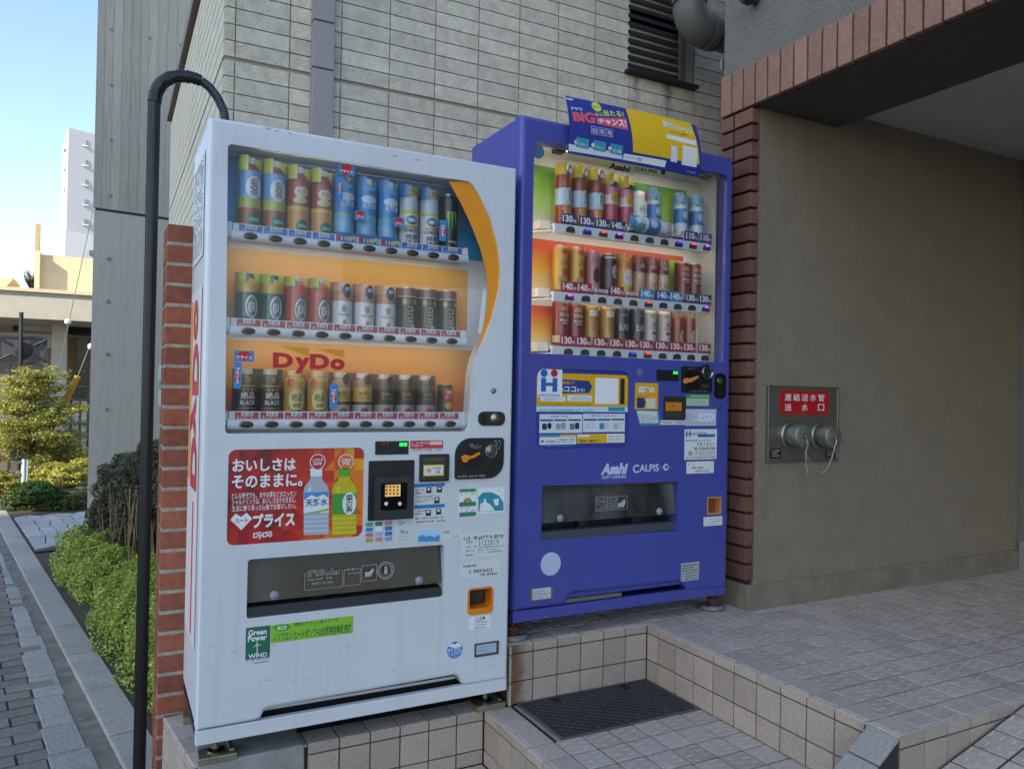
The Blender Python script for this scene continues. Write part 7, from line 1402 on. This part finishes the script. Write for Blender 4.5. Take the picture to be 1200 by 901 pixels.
# sign seen from behind on its post
sg_ = thing('street_sign', 'dark rectangular sign seen from behind on a thin pole', 'sign', (onY(26, 430, 11.4).x, 11.4, ST)); dk = pm('sign_back', '#4a494c', .45, .4, var=.08)
a, b = onY(-6, 392.5, 11.4), onY(55, 427.5, 11.4); MB().box(a.x, b.x, 11.38, 11.41, b.z, a.z).obj('panel', dk, sg_); MB().prism([(a.x, b.z), (b.x, b.z), (b.x, a.z), (a.x, a.z)], [[(a.x+.04, b.z+.03), (b.x-.04, b.z+.03), (b.x-.04, a.z-.03), (a.x+.04, a.z-.03)]], 11.36, 11.379).obj('rim', ink('#2b2a2e', .5), sg_)
c = onY(27, 410, 11.35); MB().lathe([(-.02, .12), (.01, .12), (.02, .08), (.02, 0)], (c.x, 11.36, c.z), 18, 'y').obj('mount', ink('#1d1c1e', .5), sg_, smooth=True)
for s0_, s1_ in ((-1, 1), (1, 1), (-1, -1), (1, -1)): MB().tube([(c.x+s0_*.14, 11.35, c.z+s1_*.07), (c.x+s0_*.30, 11.35, c.z+s1_*.16)], .018, 6).obj('strut', ink('#2b2a2c', .5), sg_)
tp_ = onY(25, 366, 11.3); MB().tube([(tp_.x+.02, 11.3, ST), (tp_.x, 11.3, tp_.z)], .03, 8).obj('pole', ink('#17171a', .5), sg_)
# bollard
bo_ = thing('metal_bollard', 'shiny steel bollard with two clamps beside the shrubs', 'bollard', (onY(29, 570, 8.6).x, 8.6, ST)); p = onY(29, 538, 8.6)
MB().lathe([(ST, .035), (p.z-.01, .035), (p.z, .028), (p.z, 0)], (p.x, 8.6, 0), 16).obj('tube', pm('bollard_steel', '#b5b3ae', .25, .9, var=.1), bo_, smooth=True)
for v in (541.5, 556): z = onY(29, v, 8.6).z; MB().box(p.x-.13, p.x-.02, 8.57, 8.63, z-.014, z+.014).obj('clamp', CHROME, bo_, bevel=.004)
# guy wires
def wire(name, label, a, b, extra=None):
    t = thing(name, label, 'guy wire', (b.x, b.y, b.z)); n = 14; m = MB(); m.tube([a.lerp(b, i/n) for i in range(n+1)], .006, 5); m.obj('cable', pm('steel_cable', '#8f8c86', .5, .6, var=.3, vs=60), t); return t
w1 = wire('guy_wire', 'thin pale guy wire crossing the canopy with a round insulator', onY(112, 232, 10.2), onY(69, 432, 10.8)); c = onY(79.5, 377, 10.5); MB().lathe([(-.04, .02), (-.02, .042), (.02, .042), (.04, .02)], tuple(c), 12).obj('insulator', pm('porcelain', '#d8d6d0', .25), w1, smooth=True)
w2 = wire('guy_wire', 'double guy wire running into the yellow guard pipe', onY(112, 388, 10.7), onY(89, 446, 10.75)); c = onY(106, 406, 10.7); MB().lathe([(-.04, .02), (-.02, .036), (.02, .036), (.04, .02)], tuple(c), 12).obj('insulator', MATS['porcelain'], w2, smooth=True)
a, b = onY(91, 441, 10.75), onY(50, 522, 10.95); m = MB().tube([a, b], .045, 12); o = m.obj('guard_pipe', pm('guard_yellow', '#c08a2a', .5, var=.08), w2, smooth=True)
# far towers
tw_ = pm('tower_white', '#bfbfc0', .85, var=.03); tl_ = pm('tower_side', '#bdb5a6', .85, var=.03)
yT = 60; ta, tb, tc = onY(70, 155, yT), onY(80.5, 150, yT), onY(125, 156, yT); zb = onY(80, 330, yT).z
tt = thing('apartment_tower', 'tall pale apartment tower far behind, with a column of small windows', 'building', (tb.x, yT, ST))
m = MB(); m.add([(ta.x, yT+3.5, ST), (tb.x, yT, ST), (tc.x+3, yT+1.5, ST), (tc.x+3, yT+9, ST), (ta.x, yT+3.5, ta.z), (tb.x, yT, tb.z), (tc.x+3, yT+1.5, tb.z-.1), (tc.x+3, yT+9, ta.z)], [(0, 1, 5, 4), (1, 2, 6, 5), (2, 3, 7, 6), (3, 0, 4, 7), (4, 5, 6, 7)]); m.obj('wall', tw_, tt)
for v in (169, 192, 215, 238, 261):
    a, b = onY(97.5, v-3.5, yT+.6), onY(103, v+3.5, yT+.6); w = MB().box(a.x, b.x, yT+.3, yT+.7, b.z, a.z).obj('window', ink('#5f7488', .2), tt); MB().box(a.x-.05, b.x+.05, yT+.2, yT+.32, b.z-.08, b.z).obj('sill', white_w, w)
a, b = onY(97.2, 155, yT+.6), onY(103.3, 330, yT+.6); MB().box(a.x, b.x, yT+.52, yT+.75, ST+5, a.z-.3).obj('grey_strip', ink('#a09e9c', .8), tt)
for v in (180, 203, 226.5, 249.5):
    a, b = onY(70, v-2, yT+2.5), onY(79.5, v, yT+2.5); MB().box(a.x+.3, b.x, yT+1.0, yT+3.6, b.z-.1, b.z+.1).obj('balcony', tw_, tt)
yT2 = 45; t2 = thing('white_block', 'plain white building block in front of the apartment tower', 'building', (-2, yT2, ST)); a, b = onY(63.5, 267, yT2), onY(140, 330, yT2); a2 = onY(76.5, 269, yT2)
m = MB(); m.add([(a.x, yT2+3, ST), (a2.x, yT2, ST), (b.x, yT2+.5, ST), (b.x, yT2+6, ST), (a.x, yT2+3, a.z), (a2.x, yT2, a2.z), (b.x, yT2+.5, a2.z-.3), (b.x, yT2+6, a.z)], [(0, 1, 5, 4), (1, 2, 6, 5), (2, 3, 7, 6), (3, 0, 4, 7), (4, 5, 6, 7)]); m.obj('wall', pm('block_white', '#bfc2c6', .8, var=.03), t2)
a, b = onY(104.5, 293.5, yT2+.1), onY(109.5, 299, yT2+.1); MB().box(a.x, b.x, yT2+.0, yT2+.4, b.z, a.z).obj('window', ink('#4a5a6a', .2), t2)
fb = thing('far_apartment', 'distant orange and white apartment glimpsed under the canopy', 'building', (-4, 40, ST)); bxp('wall', (-30, 368, 16, 395), 40, 44, pm('far_orange', '#b8865a', .8), fb)
for u in (0, 5.5, 11): bxp('balcony', (u, 371, u+3.4, 374.5), 39.9, 40, white_w, fb); bxp('balcony', (u, 380, u+3.4, 383.5), 39.9, 40, white_w, fb)
bt_ = thing('bare_tree', 'small bare tree top showing above the canopy roof', 'tree', (onY(36, 335, 22).x, 22, ST)); m = MB(); r0 = onY(38, 338, 22)
m.tube([(r0.x, 22, ST), (r0.x, 22, r0.z)], [.12, .06], 6); m.obj('trunk', MATS['bark'], bt_); m = MB()
for k in range(46):
    e = onY(36+random.uniform(-9, 6), 330-abs(random.gauss(0, 6)), 22); m.tube([(r0.x, 22, r0.z-.1), (r0.x+(e.x-r0.x)*.5+random.uniform(-.1, .1), 22+random.uniform(-.2, .2), r0.z+(e.z-r0.z)*.55), tuple(e)], [.03, .02, .008], 4)
m.obj('crown', MATS['bark'], bt_)

# ================================================================== unseen tower behind left of the camera, added and sized to throw shade
hd = Vector((sun_dir.x, sun_dir.y, 0)).normalized(); hp = Vector((-hd.y, hd.x, 0))
op = thing('shade_tower', 'unseen plain tower block behind and left of the viewpoint, added to throw shade', 'building', (hd.x*40, hd.y*40, ST))
def oq(mb, d0, d1, w0, w1, z0, z1):
    q = [hd*d0+hp*w0, hd*d0+hp*w1, hd*d1+hp*w1, hd*d1+hp*w0]
    return mb.add([(p.x, p.y, z) for z in (z0, z1) for p in q], [(0, 3, 2, 1), (4, 5, 6, 7), (0, 1, 5, 4), (1, 2, 6, 5), (2, 3, 7, 6), (3, 0, 4, 7)])
OW0, OW1 = -7.7, 9.0
oq(MB(), 40, 52, OW0, OW1, ST, 36).obj('wall', pm('shade_tower_render', '#b3aea4', .9, var=.06, vs=2), op)
ow = ink('#4a5560', .15)
for i in range(4):
    for k in range(10): oq(MB(), 39.95, 40.02, OW0+1.2+i*3.6, OW0+3.4+i*3.6, 1.5+k*3.3, 3.2+k*3.3).obj('window', ow, op)
